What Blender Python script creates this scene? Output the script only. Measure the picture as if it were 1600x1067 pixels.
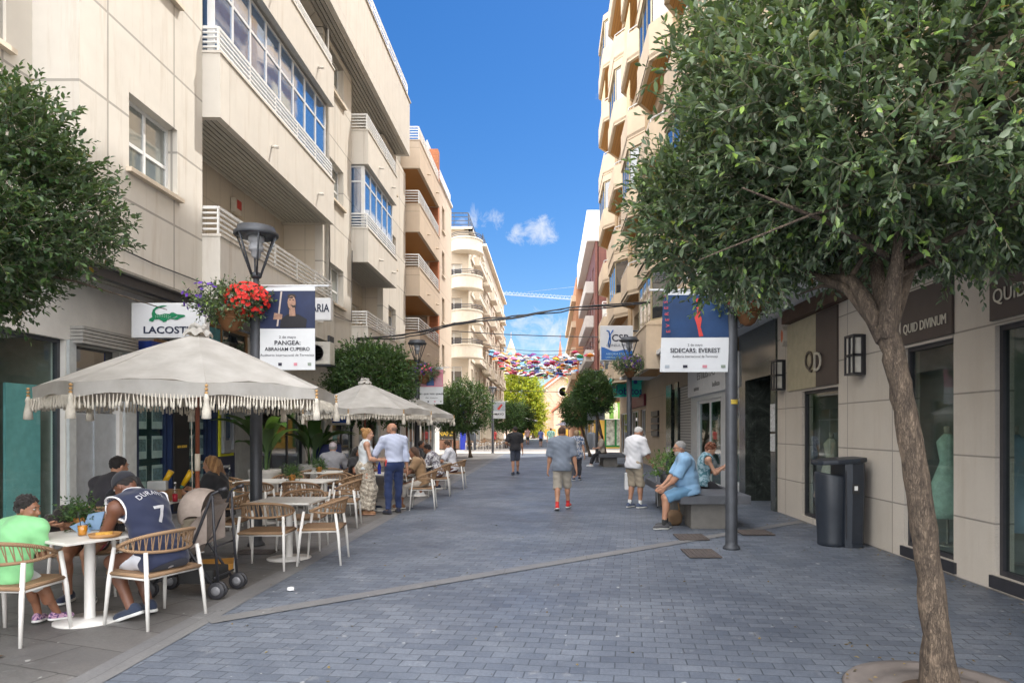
import bpy, bmesh, math, random
import numpy as np
from math import sin, cos, pi, radians, sqrt
from mathutils import Vector, Matrix

for o in list(bpy.data.objects): bpy.data.objects.remove(o)
C = bpy.context.scene.collection
sc = bpy.context.scene

# ------------------------------------------------------------------ camera, sky, sun, exposure
EYE = 1.65
cam = bpy.data.cameras.new('camera'); camo = bpy.data.objects.new('camera', cam); C.objects.link(camo)
camo.location = (0, 0, EYE); camo.rotation_euler = (pi/2, 0, 0)
cam.sensor_width = 36; cam.lens = 24; cam.shift_x = -0.03625; cam.shift_y = 0.0853
cam.clip_start = 0.05; cam.clip_end = 4000
sc.camera = camo

SUN_DIR = Vector((0.39, 0.33, 0.85)).normalized()          # towards the sun: ahead and to the right
sun_el = math.asin(SUN_DIR.z); sun_az = math.atan2(SUN_DIR.x, SUN_DIR.y)
W = bpy.data.worlds.new('World'); sc.world = W; W.use_nodes = True
SKY_STRENGTH, SUN_STRENGTH, EXPOSURE = 0.10, 2.0, 1.53
nt = W.node_tree; nt.nodes.clear()
def wn(t, **k):
    n = nt.nodes.new(t)
    for a, b in k.items(): setattr(n, a, b)
    return n
def wmath(op, a, b=None, c=None):
    n = wn('ShaderNodeMath', operation=op)
    for i, s in enumerate((a, b, c)):
        if s is None: continue
        if isinstance(s, (int, float)): n.inputs[i].default_value = s
        else: nt.links.new(s, n.inputs[i])
    return n.outputs[0]
sky = wn('ShaderNodeTexSky', sky_type='NISHITA'); sky.sun_disc = False
sky.sun_elevation = sun_el; sky.sun_rotation = sun_az
sky.air_density = 1.0; sky.dust_density = 0.3; sky.ozone_density = 3.0
hs = wn('ShaderNodeHueSaturation'); hs.inputs['Saturation'].default_value = 1.35; hs.inputs['Hue'].default_value = 0.506; hs.inputs['Value'].default_value = 0.53
nt.links.new(sky.outputs[0], hs.inputs['Color'])
tc = wn('ShaderNodeTexCoord'); sx = wn('ShaderNodeSeparateXYZ'); nt.links.new(tc.outputs['Generated'], sx.inputs[0])
ym = wmath('MAXIMUM', sx.outputs[1], 0.02)
tu = wmath('DIVIDE', sx.outputs[0], ym); tv = wmath('DIVIDE', sx.outputs[2], ym)     # tangents of the compass direction
def blob(cu, cv, ru, rv):
    a = wmath('DIVIDE', wmath('SUBTRACT', tu, cu), ru); b = wmath('DIVIDE', wmath('SUBTRACT', tv, cv), rv)
    d = wmath('ADD', wmath('MULTIPLY', a, a), wmath('MULTIPLY', b, b))
    return wmath('MAXIMUM', wmath('SUBTRACT', 1.0, d), 0.0)
nz = wn('ShaderNodeTexNoise'); nz.inputs['Scale'].default_value = 34; nz.inputs['Detail'].default_value = 10; nz.inputs['Roughness'].default_value = 0.66; nz.inputs['Distortion'].default_value = 0.5
nt.links.new(tc.outputs['Generated'], nz.inputs['Vector'])
cl = None
for b_, amp in ((blob(-0.012, 0.290, 0.034, 0.032), 1.0), (blob(-0.05, 0.285, 0.022, 0.026), .8), (blob(-0.11, 0.305, 0.055, 0.035), .6),
                (blob(0.01, 0.13, 0.16, 0.055), .75), (blob(0.08, 0.50, 0.02, 0.05), .3)):
    t_ = wmath('MULTIPLY', b_, amp); cl = t_ if cl is None else wmath('MAXIMUM', cl, t_)
den = wmath('SUBTRACT', wmath('ADD', wmath('MULTIPLY', cl, 0.45), wmath('MULTIPLY', nz.outputs[0], 1.5)), 0.95)
den = wmath('MINIMUM', wmath('MAXIMUM', wmath('MULTIPLY', den, 2.0), 0.0), 0.8)
den = wmath('MULTIPLY', den, wmath('MINIMUM', wmath('MULTIPLY', cl, 6.0), 1.0))
# unseen white cloud bank added behind and above the camera to fill the shade
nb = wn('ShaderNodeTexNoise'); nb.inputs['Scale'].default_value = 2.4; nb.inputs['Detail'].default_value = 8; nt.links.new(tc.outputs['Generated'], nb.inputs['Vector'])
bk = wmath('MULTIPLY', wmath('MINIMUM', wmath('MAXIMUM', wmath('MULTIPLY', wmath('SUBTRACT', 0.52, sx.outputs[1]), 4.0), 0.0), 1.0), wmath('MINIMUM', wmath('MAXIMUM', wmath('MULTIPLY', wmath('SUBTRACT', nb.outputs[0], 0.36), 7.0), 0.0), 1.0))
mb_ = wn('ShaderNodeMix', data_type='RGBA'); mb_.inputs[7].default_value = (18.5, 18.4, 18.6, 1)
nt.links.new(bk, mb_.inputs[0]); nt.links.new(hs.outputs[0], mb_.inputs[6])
mx = wn('ShaderNodeMix', data_type='RGBA'); mx.inputs[7].default_value = (3.4, 3.5, 3.65, 1)
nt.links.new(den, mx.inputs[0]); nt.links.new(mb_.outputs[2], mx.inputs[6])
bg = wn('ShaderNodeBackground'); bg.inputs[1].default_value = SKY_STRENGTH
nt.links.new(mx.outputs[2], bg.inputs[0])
wo = wn('ShaderNodeOutputWorld'); nt.links.new(bg.outputs[0], wo.inputs[0])

sl = bpy.data.lights.new('sun', 'SUN'); sl.energy = SUN_STRENGTH; sl.angle = radians(0.55); sl.color = (1, .95, .88)
so = bpy.data.objects.new('sun', sl); C.objects.link(so); so.location = (30, 40, 60)
so.rotation_euler = SUN_DIR.to_track_quat('Z', 'Y').to_euler()
vs = sc.view_settings; vs.view_transform = 'Standard'; vs.look = 'None'; vs.exposure = EXPOSURE; vs.gamma = 1
sc.cycles.max_bounces = 7; sc.cycles.transparent_max_bounces = 10; sc.cycles.caustics_reflective = False; sc.cycles.caustics_refractive = False
sc.cycles.use_denoising = True; sc.cycles.sample_clamp_indirect = 4

# ------------------------------------------------------------------ helpers
rnd = random.Random(5)
OFF = {}
class MB:
    """collects faces for ONE mesh; world coordinates (minus the thing's base when parented)"""
    def __init__(s): s.v = []; s.f = []; s.sm = []; s.mi = []
    def add(s, vs, fs, smooth=False, mi=0):
        b = len(s.v); s.v += [tuple(v) for v in vs]
        for f in fs: s.f.append(tuple(b + i for i in f)); s.sm.append(smooth); s.mi.append(mi)
        return s
    def box2(s, x0, x1, y0, y1, z0, z1, mi=0, fn=None):
        vs = [(x, y, z) for x in (x0, x1) for y in (y0, y1) for z in (z0, z1)]
        if fn: vs = [fn(*v) for v in vs]
        e = [Vector(vs[k])-Vector(vs[0]) for k in (4, 2, 1)]; fs = [(0, 1, 3, 2), (4, 6, 7, 5), (0, 4, 5, 1), (2, 3, 7, 6), (0, 2, 6, 4), (1, 5, 7, 3)]
        if (e[0].cross(e[1])).dot(e[2]) < 0: fs = [f[::-1] for f in fs]                  # keep every box facing outward
        return s.add(vs, fs, False, mi)
    def box(s, c, d, rz=0, mi=0, mat=None):
        m = Matrix.Translation(c) @ (mat if mat else Matrix.Rotation(rz, 4, 'Z'))
        return s.box2(-d[0]/2, d[0]/2, -d[1]/2, d[1]/2, -d[2]/2, d[2]/2, mi, lambda x, y, z: m @ Vector((x, y, z)))
    def tube(s, pts, r, n=8, mi=0, smooth=True, cap=True, ph=0, flat=None):
        P = [Vector(p) for p in pts]; R = r if isinstance(r, (list, tuple)) else [r]*len(P)
        b = len(s.v); up = None; rings = []
        for i, p in enumerate(P):
            t = (P[min(i+1, len(P)-1)] - P[max(i-1, 0)]); t = t.normalized() if t.length > 1e-9 else Vector((0, 0, 1))
            if up is None:
                up = Vector((0, 0, 1)) if abs(t.z) < .9 else Vector((1, 0, 0))
            a = t.cross(up)
            if a.length < 1e-6: a = t.orthogonal()
            a.normalize(); up = a.cross(t).normalized()
            rings.append([p + (a*cos(2*pi*k/n+ph) + up*sin(2*pi*k/n+ph)*(flat or 1))*R[i] for k in range(n)])
        vs = [v for g in rings for v in g]; fs = []
        for i in range(len(P)-1):
            for k in range(n):
                fs.append((i*n+k, i*n+(k+1) % n, (i+1)*n+(k+1) % n, (i+1)*n+k))
        s.add(vs, fs, smooth, mi)
        if cap:
            s.f.append(tuple(b+k for k in range(n))[::-1]); s.sm.append(False); s.mi.append(mi)
            e = b+(len(P)-1)*n; s.f.append(tuple(e+k for k in range(n))); s.sm.append(False); s.mi.append(mi)
        return s
    def lathe(s, prof, c=(0, 0, 0), n=16, mi=0, smooth=True, ph=0, sx=1, sy=1, rz=0):
        vs = []; fs = []
        for r, z in prof:
            for k in range(n):
                a = 2*pi*k/n+ph; x, y = r*cos(a)*sx, r*sin(a)*sy
                vs.append((c[0]+x*cos(rz)-y*sin(rz), c[1]+x*sin(rz)+y*cos(rz), c[2]+z))
        for i in range(len(prof)-1):
            for k in range(n): fs.append((i*n+k, i*n+(k+1) % n, (i+1)*n+(k+1) % n, (i+1)*n+k))
        b = len(s.v); s.add(vs, fs, smooth, mi)
        for q, flip in ((0, True), (len(prof)-1, False)):
            if prof[q][0] > 1e-4:
                t = tuple(b+q*n+k for k in range(n)); s.f.append(t[::-1] if flip else t); s.sm.append(False); s.mi.append(mi)
        return s
    def prism(s, poly, fn, w0, w1, mi=0, smooth=False):
        n = len(poly); vs = [fn(u, v, w0) for u, v in poly] + [fn(u, v, w1) for u, v in poly]
        s.add(vs, [tuple(range(n))[::-1], tuple(range(n, 2*n))] + [(k, (k+1) % n, n+(k+1) % n, n+k) for k in range(n)], smooth, mi)
        return s
    def quad(s, a, b, c, d, mi=0): return s.add([a, b, c, d], [(0, 1, 2, 3)], False, mi)
    def grid(s, fn, nu, nv, smooth=True, mi=0):
        vs = [fn(i/nu, j/nv) for i in range(nu+1) for j in range(nv+1)]
        return s.add(vs, [(i*(nv+1)+j, (i+1)*(nv+1)+j, (i+1)*(nv+1)+j+1, i*(nv+1)+j+1) for i in range(nu) for j in range(nv)], smooth, mi)
    def text(s, txt, o, r, u, size, width=None, depth=.004, mi=0, align='CENTER', squeeze=1, bold=0):
        cu = bpy.data.curves.new('t', 'FONT'); cu.body = txt; cu.align_x = align; cu.align_y = 'CENTER'; cu.resolution_u = 3
        cu.extrude = depth/2/size; cu.offset = bold
        ob = bpy.data.objects.new('t', cu); me = bpy.data.meshes.new_from_object(ob)
        co = np.empty(len(me.vertices)*3); me.vertices.foreach_get('co', co); co = co.reshape(-1, 3)
        fs = [tuple(p.vertices) for p in me.polygons]
        if len(co):
            k = size
            kx = (width/(co[:, 0].max()-co[:, 0].min())) if width else size*squeeze
            o = np.array(o); r = np.array(Vector(r).normalized()); u = np.array(Vector(u).normalized()); nn = np.cross(r, u)
            s.add(o + co[:, :1]*kx*r + co[:, 1:2]*k*u + co[:, 2:]*size*nn, fs, False, mi)
        bpy.data.objects.remove(ob); bpy.data.curves.remove(cu); bpy.data.meshes.remove(me)
        return s
    def build(s, name, mats, parent=None, bevel=0, seg=2):
        me = bpy.data.meshes.new(name); off = OFF.get(parent.name, (0, 0, 0)) if parent else (0, 0, 0)
        v = np.array(s.v, dtype=float).reshape(-1, 3) - np.array(off)
        me.from_pydata(v.tolist(), [], s.f)
        for m in (mats if isinstance(mats, (list, tuple)) else [mats]): me.materials.append(m)
        me.polygons.foreach_set('use_smooth', s.sm); me.polygons.foreach_set('material_index', s.mi); me.update()
        if bevel:
            bm = bmesh.new(); bm.from_mesh(me); bmesh.ops.remove_doubles(bm, verts=bm.verts, dist=1e-5)
            ed = [e for e in bm.edges if len(e.link_faces) == 2 and e.calc_face_angle(0) > .6]
            bmesh.ops.bevel(bm, geom=ed, offset=bevel, segments=seg, affect='EDGES', profile=.7, clamp_overlap=True); bm.to_mesh(me); bm.free()
        o = bpy.data.objects.new(name, me); C.objects.link(o)
        if parent: o.parent = parent; OFF[o.name] = off
        return o
def npmesh(name, v, f, mats, parent=None, smooth=True):
    """fast mesh from numpy arrays; f is (n,4) or (n,3) in world coordinates"""
    off = OFF.get(parent.name, (0, 0, 0)) if parent else (0, 0, 0)
    me = bpy.data.meshes.new(name); v = np.asarray(v, dtype=np.float32) - np.array(off, dtype=np.float32); f = np.asarray(f, dtype=np.int32)
    me.vertices.add(len(v)); me.vertices.foreach_set('co', v.ravel())
    k = f.shape[1]; me.loops.add(f.size); me.loops.foreach_set('vertex_index', f.ravel())
    me.polygons.add(len(f)); me.polygons.foreach_set('loop_start', np.arange(0, f.size, k, dtype=np.int32)); me.polygons.foreach_set('loop_total', np.full(len(f), k, dtype=np.int32))
    me.update(calc_edges=True); me.polygons.foreach_set('use_smooth', np.full(len(f), smooth))
    for m in (mats if isinstance(mats, (list, tuple)) else [mats]): me.materials.append(m)
    o = bpy.data.objects.new(name, me); C.objects.link(o)
    if parent: o.parent = parent; OFF[o.name] = off
    return o
def thing(name, label, cat, loc=(0, 0, 0), rz=0, group=None):
    o = bpy.data.objects.new(name, None); C.objects.link(o); o.location = loc; o.rotation_euler = (0, 0, rz); o.empty_display_size = .2
    o['label'] = label; o['category'] = cat; OFF[o.name] = tuple(loc)
    if group: o['group'] = group
    return o
def tag(o, label, cat, group=None):
    o['label'] = label; o['category'] = cat
    if group: o['group'] = group
    return o
def struct(o, kind='structure'): o['kind'] = kind; return o
def dup(root, loc, rz, label=None, group=None, cat=None):
    r = root.copy(); C.objects.link(r); r.location = loc; r.rotation_euler = (0, 0, rz)
    if label: r['label'] = label
    if group: r['group'] = group
    if cat: r['category'] = cat
    for ch in list(root.children):
        c = ch.copy(); C.objects.link(c); c.parent = r
        for g in ch.children:
            d = g.copy(); C.objects.link(d); d.parent = c
    return r
def at(px, py, Y): return Vector(((px-858)*Y/1067, Y, EYE-(py-670)*Y/1067))   # a point seen in the survey photo at depth Y

# ------------------------------------------------------------------ materials
MC = {}
def nodes(name):
    m = bpy.data.materials.new(name); m.use_nodes = True; n = m.node_tree; p = n.nodes['Principled BSDF']
    return m, n, p
def setc(n, p, name, sock): n.links.new(sock, p.inputs[name])
def mixc(n, fac, a, b, blend='MIX'):
    x = n.nodes.new('ShaderNodeMix'); x.data_type = 'RGBA'; x.blend_type = blend
    for i, s in ((0, fac), (6, a), (7, b)):
        if isinstance(s, (int, float)): x.inputs[i].default_value = s
        elif isinstance(s, (tuple, list)): x.inputs[i].default_value = (*s[:3], 1)
        else: n.links.new(s, x.inputs[i])
    return x.outputs[2]
def noise(n, scale, detail=4, rough=.55, vec=None, dist=0):
    t = n.nodes.new('ShaderNodeTexNoise'); t.inputs['Scale'].default_value = scale; t.inputs['Detail'].default_value = detail
    t.inputs['Roughness'].default_value = rough; t.inputs['Distortion'].default_value = dist
    if vec is not None: n.links.new(vec, t.inputs['Vector'])
    return t.outputs[0]
def ramp(n, fac, stops):
    r = n.nodes.new('ShaderNodeValToRGB'); n.links.new(fac, r.inputs[0]); e = r.color_ramp.elements
    while len(e) < len(stops): e.new(.5)
    for k, (p, c) in enumerate(stops):
        e[k].position = p; e[k].color = (*c, 1) if isinstance(c, (tuple, list)) else (c, c, c, 1)
    return r.outputs[0]
def objco(n): return n.nodes.new('ShaderNodeTexCoord').outputs['Object']
def pos(n): return n.nodes.new('ShaderNodeNewGeometry').outputs['Position']
def nmath(n, op, a, b=None):
    x = n.nodes.new('ShaderNodeMath'); x.operation = op
    for i, s in enumerate((a, b)):
        if s is None: continue
        if isinstance(s, (int, float)): x.inputs[i].default_value = s
        else: n.links.new(s, x.inputs[i])
    return x.outputs[0]
def bump(n, p, h, strength=.3, dist=.01):
    b = n.nodes.new('ShaderNodeBump'); b.inputs['Strength'].default_value = strength; b.inputs['Distance'].default_value = dist
    n.links.new(h, b.inputs['Height']); n.links.new(b.outputs[0], p.inputs['Normal']); return b
def M(name, col, rough=.6, metal=0, var=.14, scale=7, bmp=.0, bscale=60, bdist=.004, spec=.5, sheen=0):
    if name in MC: return MC[name]
    m, n, p = nodes(name); v = objco(n)
    f = noise(n, scale, 6, .6, v)
    f = ramp(n, f, [(.25, 0.0), (.75, 1.0)])
    a = tuple(c*(1-var) for c in col); b = tuple(min(1, c*(1+var)) for c in col)
    setc(n, p, 'Base Color', mixc(n, f, a, b))
    p.inputs['Roughness'].default_value = rough; p.inputs['Metallic'].default_value = metal; p.inputs['Specular IOR Level'].default_value = spec
    if sheen: p.inputs['Sheen Weight'].default_value = sheen
    if bmp: bump(n, p, noise(n, bscale, 5, .6, v), bmp, bdist)
    MC[name] = m; return m
def uz(n):
    """(x+y, z) in metres: runs along any axis-aligned wall"""
    s = n.nodes.new('ShaderNodeSeparateXYZ'); n.links.new(pos(n), s.inputs[0])
    c = n.nodes.new('ShaderNodeCombineXYZ'); n.links.new(nmath(n, 'ADD', s.outputs[0], s.outputs[1]), c.inputs[0]); n.links.new(s.outputs[2], c.inputs[1])
    return c.outputs[0], s.outputs
def brick(n, vec, w, h, mortar, c1, c2, cm, off=.5, smooth=.1, bias=0):
    t = n.nodes.new('ShaderNodeTexBrick'); n.links.new(vec, t.inputs['Vector']); t.inputs['Scale'].default_value = 1
    t.inputs['Brick Width'].default_value = w; t.inputs['Row Height'].default_value = h; t.inputs['Mortar Size'].default_value = mortar
    t.inputs['Mortar Smooth'].default_value = smooth; t.inputs['Bias'].default_value = bias; t.offset = off
    t.inputs['Color1'].default_value = (*c1, 1); t.inputs['Color2'].default_value = (*c2, 1); t.inputs['Mortar'].default_value = (*cm, 1)
    return t
def wallmat(name, col, w=1.7, h=1.28, mortar=.012, var=.06, line=.55, off=0, streak=.14, rough=.75, bmp=.15, speck=0):
    m, n, p = nodes(name); vec, xyz = uz(n)
    c1 = tuple(c*(1-var) for c in col); c2 = tuple(c*(1+var) for c in col)
    b = brick(n, vec, w, h, mortar, c1, c2, tuple(c*line for c in col), off)
    f = noise(n, 2.2, 7, .65, pos(n))
    c = mixc(n, .3, b.outputs[0], ramp(n, f, [(.3, tuple(x*.8 for x in col)), (.7, tuple(min(1, x*1.08) for x in col))]))
    mp = n.nodes.new('ShaderNodeMapping'); n.links.new(vec, mp.inputs[0]); mp.inputs['Scale'].default_value = (3.2, .22, 1)
    st = ramp(n, noise(n, 1.6, 6, .7, mp.outputs[0]), [(.52, 0.0), (.78, 1.0)])
    c = mixc(n, nmath(n, 'MULTIPLY', st, streak*2), c, tuple(x*y for x, y in zip(col, (.62, .52, .42))))
    if speck:
        c = mixc(n, nmath(n, 'MULTIPLY', ramp(n, noise(n, 160, 2, .5, pos(n)), [(.42, 1.0), (.5, 0.0)]), speck), c, tuple(x*.45 for x in col))
    setc(n, p, 'Base Color', c); p.inputs['Roughness'].default_value = rough
    bb = bump(n, p, b.outputs[1], .6, .012); bb.invert = True
    if bmp:
        b2 = n.nodes.new('ShaderNodeBump'); b2.inputs['Strength'].default_value = bmp; b2.inputs['Distance'].default_value = .004
        n.links.new(noise(n, 60, 4, .6, pos(n)), b2.inputs['Height']); n.links.new(b2.outputs[0], bb.inputs['Normal'])
    return m
def glassmat(name, tint=(.02, .03, .04), refl=.25, rough=.03):
    """window glass backed by a dim room or drawn blinds"""
    m, n, p = nodes(name); vec, xyz = uz(n)
    f = noise(n, .9, 3, .5, pos(n))
    setc(n, p, 'Base Color', mixc(n, f, tuple(c*.6 for c in tint), tuple(c*1.5 for c in tint)))
    p.inputs['Roughness'].default_value = rough; p.inputs['Specular IOR Level'].default_value = .5+refl*2; p.inputs['IOR'].default_value = 1.5+refl
    bump(n, p, noise(n, 1.4, 2, .5, pos(n)), .05, .02)
    return m
def clearglass(name, refl=1.0, tint=(.82, .9, .88)):
    m, n, p = nodes(name); n.nodes.remove(p); out = [x for x in n.nodes if x.type == 'OUTPUT_MATERIAL'][0]
    tr = n.nodes.new('ShaderNodeBsdfTransparent'); tr.inputs[0].default_value = (*tint, 1)
    gl = n.nodes.new('ShaderNodeBsdfGlossy'); gl.inputs['Roughness'].default_value = .02; gl.inputs[0].default_value = (.95, .97, 1, 1)
    fr = n.nodes.new('ShaderNodeFresnel'); fr.inputs[0].default_value = 1.6
    bf = n.nodes.new('ShaderNodeNewGeometry').outputs['Backfacing']
    mx = n.nodes.new('ShaderNodeMixShader'); n.links.new(nmath(n, 'MULTIPLY', nmath(n, 'MINIMUM', nmath(n, 'MULTIPLY', fr.outputs[0], refl), 1.0), nmath(n, 'SUBTRACT', 1.0, bf)), mx.inputs[0])
    n.links.new(tr.outputs[0], mx.inputs[1]); n.links.new(gl.outputs[0], mx.inputs[2]); n.links.new(mx.outputs[0], out.inputs[0])
    return m
def stripes(name, ca, cb, axis='x', period=.1, duty=.5, rough=.7, off=0):
    m, n, p = nodes(name); s = n.nodes.new('ShaderNodeSeparateXYZ'); n.links.new(pos(n), s.inputs[0])
    q = nmath(n, 'FRACT', nmath(n, 'DIVIDE', nmath(n, 'ADD', s.outputs['xyz'.index(axis)], 100+off), period))
    f = nmath(n, 'LESS_THAN', q, duty)
    k = noise(n, 5, 4, .6, pos(n))
    c = mixc(n, f, cb, ca); c = mixc(n, .25, c, mixc(n, k, tuple(x*.6 for x in ca), ca))
    setc(n, p, 'Base Color', c); p.inputs['Roughness'].default_value = rough
    return m
def leafmat(name, stops, trans=.35, rough=.42):
    m, n, p = nodes(name); out = [x for x in n.nodes if x.type == 'OUTPUT_MATERIAL'][0]
    g = n.nodes.new('ShaderNodeNewGeometry')
    c = ramp(n, g.outputs['Random Per Island'], stops)
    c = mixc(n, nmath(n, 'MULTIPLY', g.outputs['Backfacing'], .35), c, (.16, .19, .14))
    setc(n, p, 'Base Color', c); p.inputs['Roughness'].default_value = rough; p.inputs['Specular IOR Level'].default_value = .45
    t = n.nodes.new('ShaderNodeBsdfTranslucent'); n.links.new(mixc(n, 1.0, c, (1.5, 1.6, .6), 'MULTIPLY'), t.inputs[0])
    x = n.nodes.new('ShaderNodeMixShader'); x.inputs[0].default_value = trans
    n.links.new(p.outputs[0], x.inputs[1]); n.links.new(t.outputs[0], x.inputs[2]); n.links.new(x.outputs[0], out.inputs[0])
    return m
def barkmat(name, c1, c2, sc_=(18, 18, 4.5)):
    m, n, p = nodes(name); mp = n.nodes.new('ShaderNodeMapping'); mp.inputs['Scale'].default_value = sc_; n.links.new(pos(n), mp.inputs[0])
    f = noise(n, 1.4, 9, .7, mp.outputs[0], .6); f2 = noise(n, 5, 5, .6, pos(n))
    vo = n.nodes.new('ShaderNodeTexVoronoi'); vo.feature = 'DISTANCE_TO_EDGE'; vo.inputs['Scale'].default_value = 4.2; m2 = n.nodes.new('ShaderNodeVectorMath'); m2.operation = 'ADD'; n.links.new(mp.outputs[0], m2.inputs[0]); n.links.new(mixc(n, 1.0, f, f2, 'ADD'), m2.inputs[1]); n.links.new(m2.outputs[0], vo.inputs['Vector']); ck = ramp(n, vo.outputs[0], [(.0, 0.0), (.16, 1.0)])
    c = mixc(n, ramp(n, f, [(.32, 0.0), (.68, 1.0)]), c1, c2); c = mixc(n, nmath(n, 'MULTIPLY', nmath(n, 'SUBTRACT', 1.0, ck), .28), c, tuple(x*.45 for x in c1)); c = mixc(n, ramp(n, f2, [(.58, 0.0), (.72, .7)]), c, tuple(x*1.5 for x in c2))
    setc(n, p, 'Base Color', c); p.inputs['Roughness'].default_value = .9; bump(n, p, nmath(n, 'ADD', nmath(n, 'MULTIPLY', ck, .22), f), 1.0, .03); return m
white_paint = M('white_paint', (.74, .74, .72), .4, var=.06)
white_frame = M('white_frame', (.72, .73, .73), .35, var=.06)
black_metal = M('black_metal', (.03, .03, .035), .45, var=.3)
dark_metal = M('dark_metal', (.06, .065, .075), .5, .3, var=.25, scale=5, bmp=.15)
steel = M('steel', (.42, .43, .44), .35, .8)
# ------------------------------------------------------------------ ground
def setts_mat(name, cols, mort, w, h, rot=0, msize=.006, bstr=.5, scalev=1.0, big=.5):
    m, n, p = nodes(name); mp = n.nodes.new('ShaderNodeMapping'); mp.inputs['Rotation'].default_value = (0, 0, rot); n.links.new(pos(n), mp.inputs[0])
    wob = noise(n, 1.6, 4, .6, pos(n)); wv = n.nodes.new('ShaderNodeVectorMath'); wv.operation = 'ADD'
    wc = n.nodes.new('ShaderNodeCombineXYZ'); n.links.new(nmath(n, 'MULTIPLY', wob, .035), wc.inputs[0]); n.links.new(nmath(n, 'MULTIPLY', wob, .05), wc.inputs[1])
    n.links.new(mp.outputs[0], wv.inputs[0]); n.links.new(wc.outputs[0], wv.inputs[1])
    b = brick(n, wv.outputs[0], w, h, msize, cols[0], cols[1], mort, .5, .25)
    c = mixc(n, big, b.outputs[0], ramp(n, noise(n, .45, 8, .68, pos(n)), [(.28, tuple(x*.62 for x in cols[0])), (.45, tuple(x*1.1 for x in cols[0])), (.6, tuple(x*.85 for x in cols[1])), (.74, tuple(x*1.2 for x in cols[1]))]), 'MIX')
    lo = ramp(n, noise(n, .22, 4, .6, pos(n), 1.5), [(.35, (.78, .78, .79)), (.65, (1.22, 1.2, 1.16))]); c = mixc(n, 1.0, c, lo, 'MULTIPLY')      # trodden tracks and older patches
    jf = ramp(n, noise(n, 2.3, 5, .7, pos(n)), [(.36, .15), (.6, 1.0)]); c = mixc(n, nmath(n, 'MULTIPLY', b.outputs[1], jf), c, mort)      # joints partly filled with dirt
    c = mixc(n, ramp(n, noise(n, 42, 5, .7, pos(n)), [(.3, .45), (.6, 0.0)]), c, tuple(x*.6 for x in cols[0]))
    st = nmath(n, 'MULTIPLY', ramp(n, noise(n, 3.4, 5, .75, pos(n)), [(.60, 0.0), (.76, 1.0)]), .42)     # pale worn scuffs
    c = mixc(n, st, c, (.42, .42, .41))
    sp = ramp(n, noise(n, 12, 2, .4, pos(n)), [(.735, 0.0), (.765, .55)])                                # gum and droppings
    c = mixc(n, sp, c, (.52, .52, .50))
    dk = nmath(n, 'MULTIPLY', ramp(n, noise(n, 1.7, 6, .72, pos(n), .8), [(.56, 0.0), (.72, 1.0)]), .38)     # spilt drinks, drip marks
    c = mixc(n, dk, c, tuple(x*.45 for x in cols[0])); setc(n, p, 'Base Color', c)
    rr = ramp(n, noise(n, 1.3, 5, .6, pos(n)), [(.3, .42), (.7, .62)]); setc(n, p, 'Roughness', rr)
    b1 = bump(n, p, b.outputs[1], bstr, .008); b1.invert = True
    b2 = n.nodes.new('ShaderNodeBump'); b2.inputs['Strength'].default_value = .35; b2.inputs['Distance'].default_value = .004
    n.links.new(noise(n, 55, 5, .65, pos(n)), b2.inputs['Height']); n.links.new(b2.outputs[0], b1.inputs['Normal'])
    return m
m_setts = setts_mat('setts', ((.088, .106, .140), (.196, .222, .264)), (.04, .047, .058), .2, .125, .12, .005, .45, big=.5)
m_slab = setts_mat('terrace_slabs', ((.12, .116, .115), (.185, .178, .172)), (.05, .048, .046), .85, .46, .35, .007, .4, big=.45)
m_strip = setts_mat('stone_strip', ((.165, .165, .172), (.21, .21, .21)), (.09, .09, .09), 1.0, 3.1, 0, .004, .3)
m_light = setts_mat('pale_sunlit_paving', ((.42, .39, .36), (.5, .47, .43)), (.3, .28, .26), .6, .4)
def sheet(name, pts, z, mat):
    mb = MB(); mb.add([(x, y, z) for x, y in pts], [tuple(range(len(pts)))]); return struct(mb.build(name, mat))
R4 = lambda x0, x1, y0, y1: [(x0, y0), (x1, y0), (x1, y1), (x0, y1)]
sheet('ground', R4(-1500, 1500, -300, 2500), -.02, M('earth', (.2, .19, .18), .9))
sheet('street_paving', R4(-3.0, 60, -12, 240), 0, m_setts)
sheet('terrace_paving', R4(-60, -3.0, -12, 240), 0, m_slab)
sheet('kerb_strip', R4(-3.14, -2.9, -12, 44), .004, m_strip)
def band(x0, y0, x1, y1, w):
    d = Vector((x1-x0, y1-y0)).normalized(); n_ = Vector((-d.y, d.x))*w/2
    return [(x0-n_.x, y0-n_.y), (x1-n_.x, y1-n_.y), (x1+n_.x, y1+n_.y), (x0+n_.x, y0+n_.y)]
sheet('paving_band', band(-2.92, 5.85, 4.55, 12.2, .2), .008, m_strip)
sheet('cross_street', R4(-80, 80, 45.5, 55.5), .012, m_light)  # same setts drawn paler: sunlight on the crossing is put into the colour
sheet('square_paving', R4(-60, 60, 108, 240), .016, m_light)
sheet('terrace_gravel', R4(-60, -6.9, 30, 45.4), .02, m_light)

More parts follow.
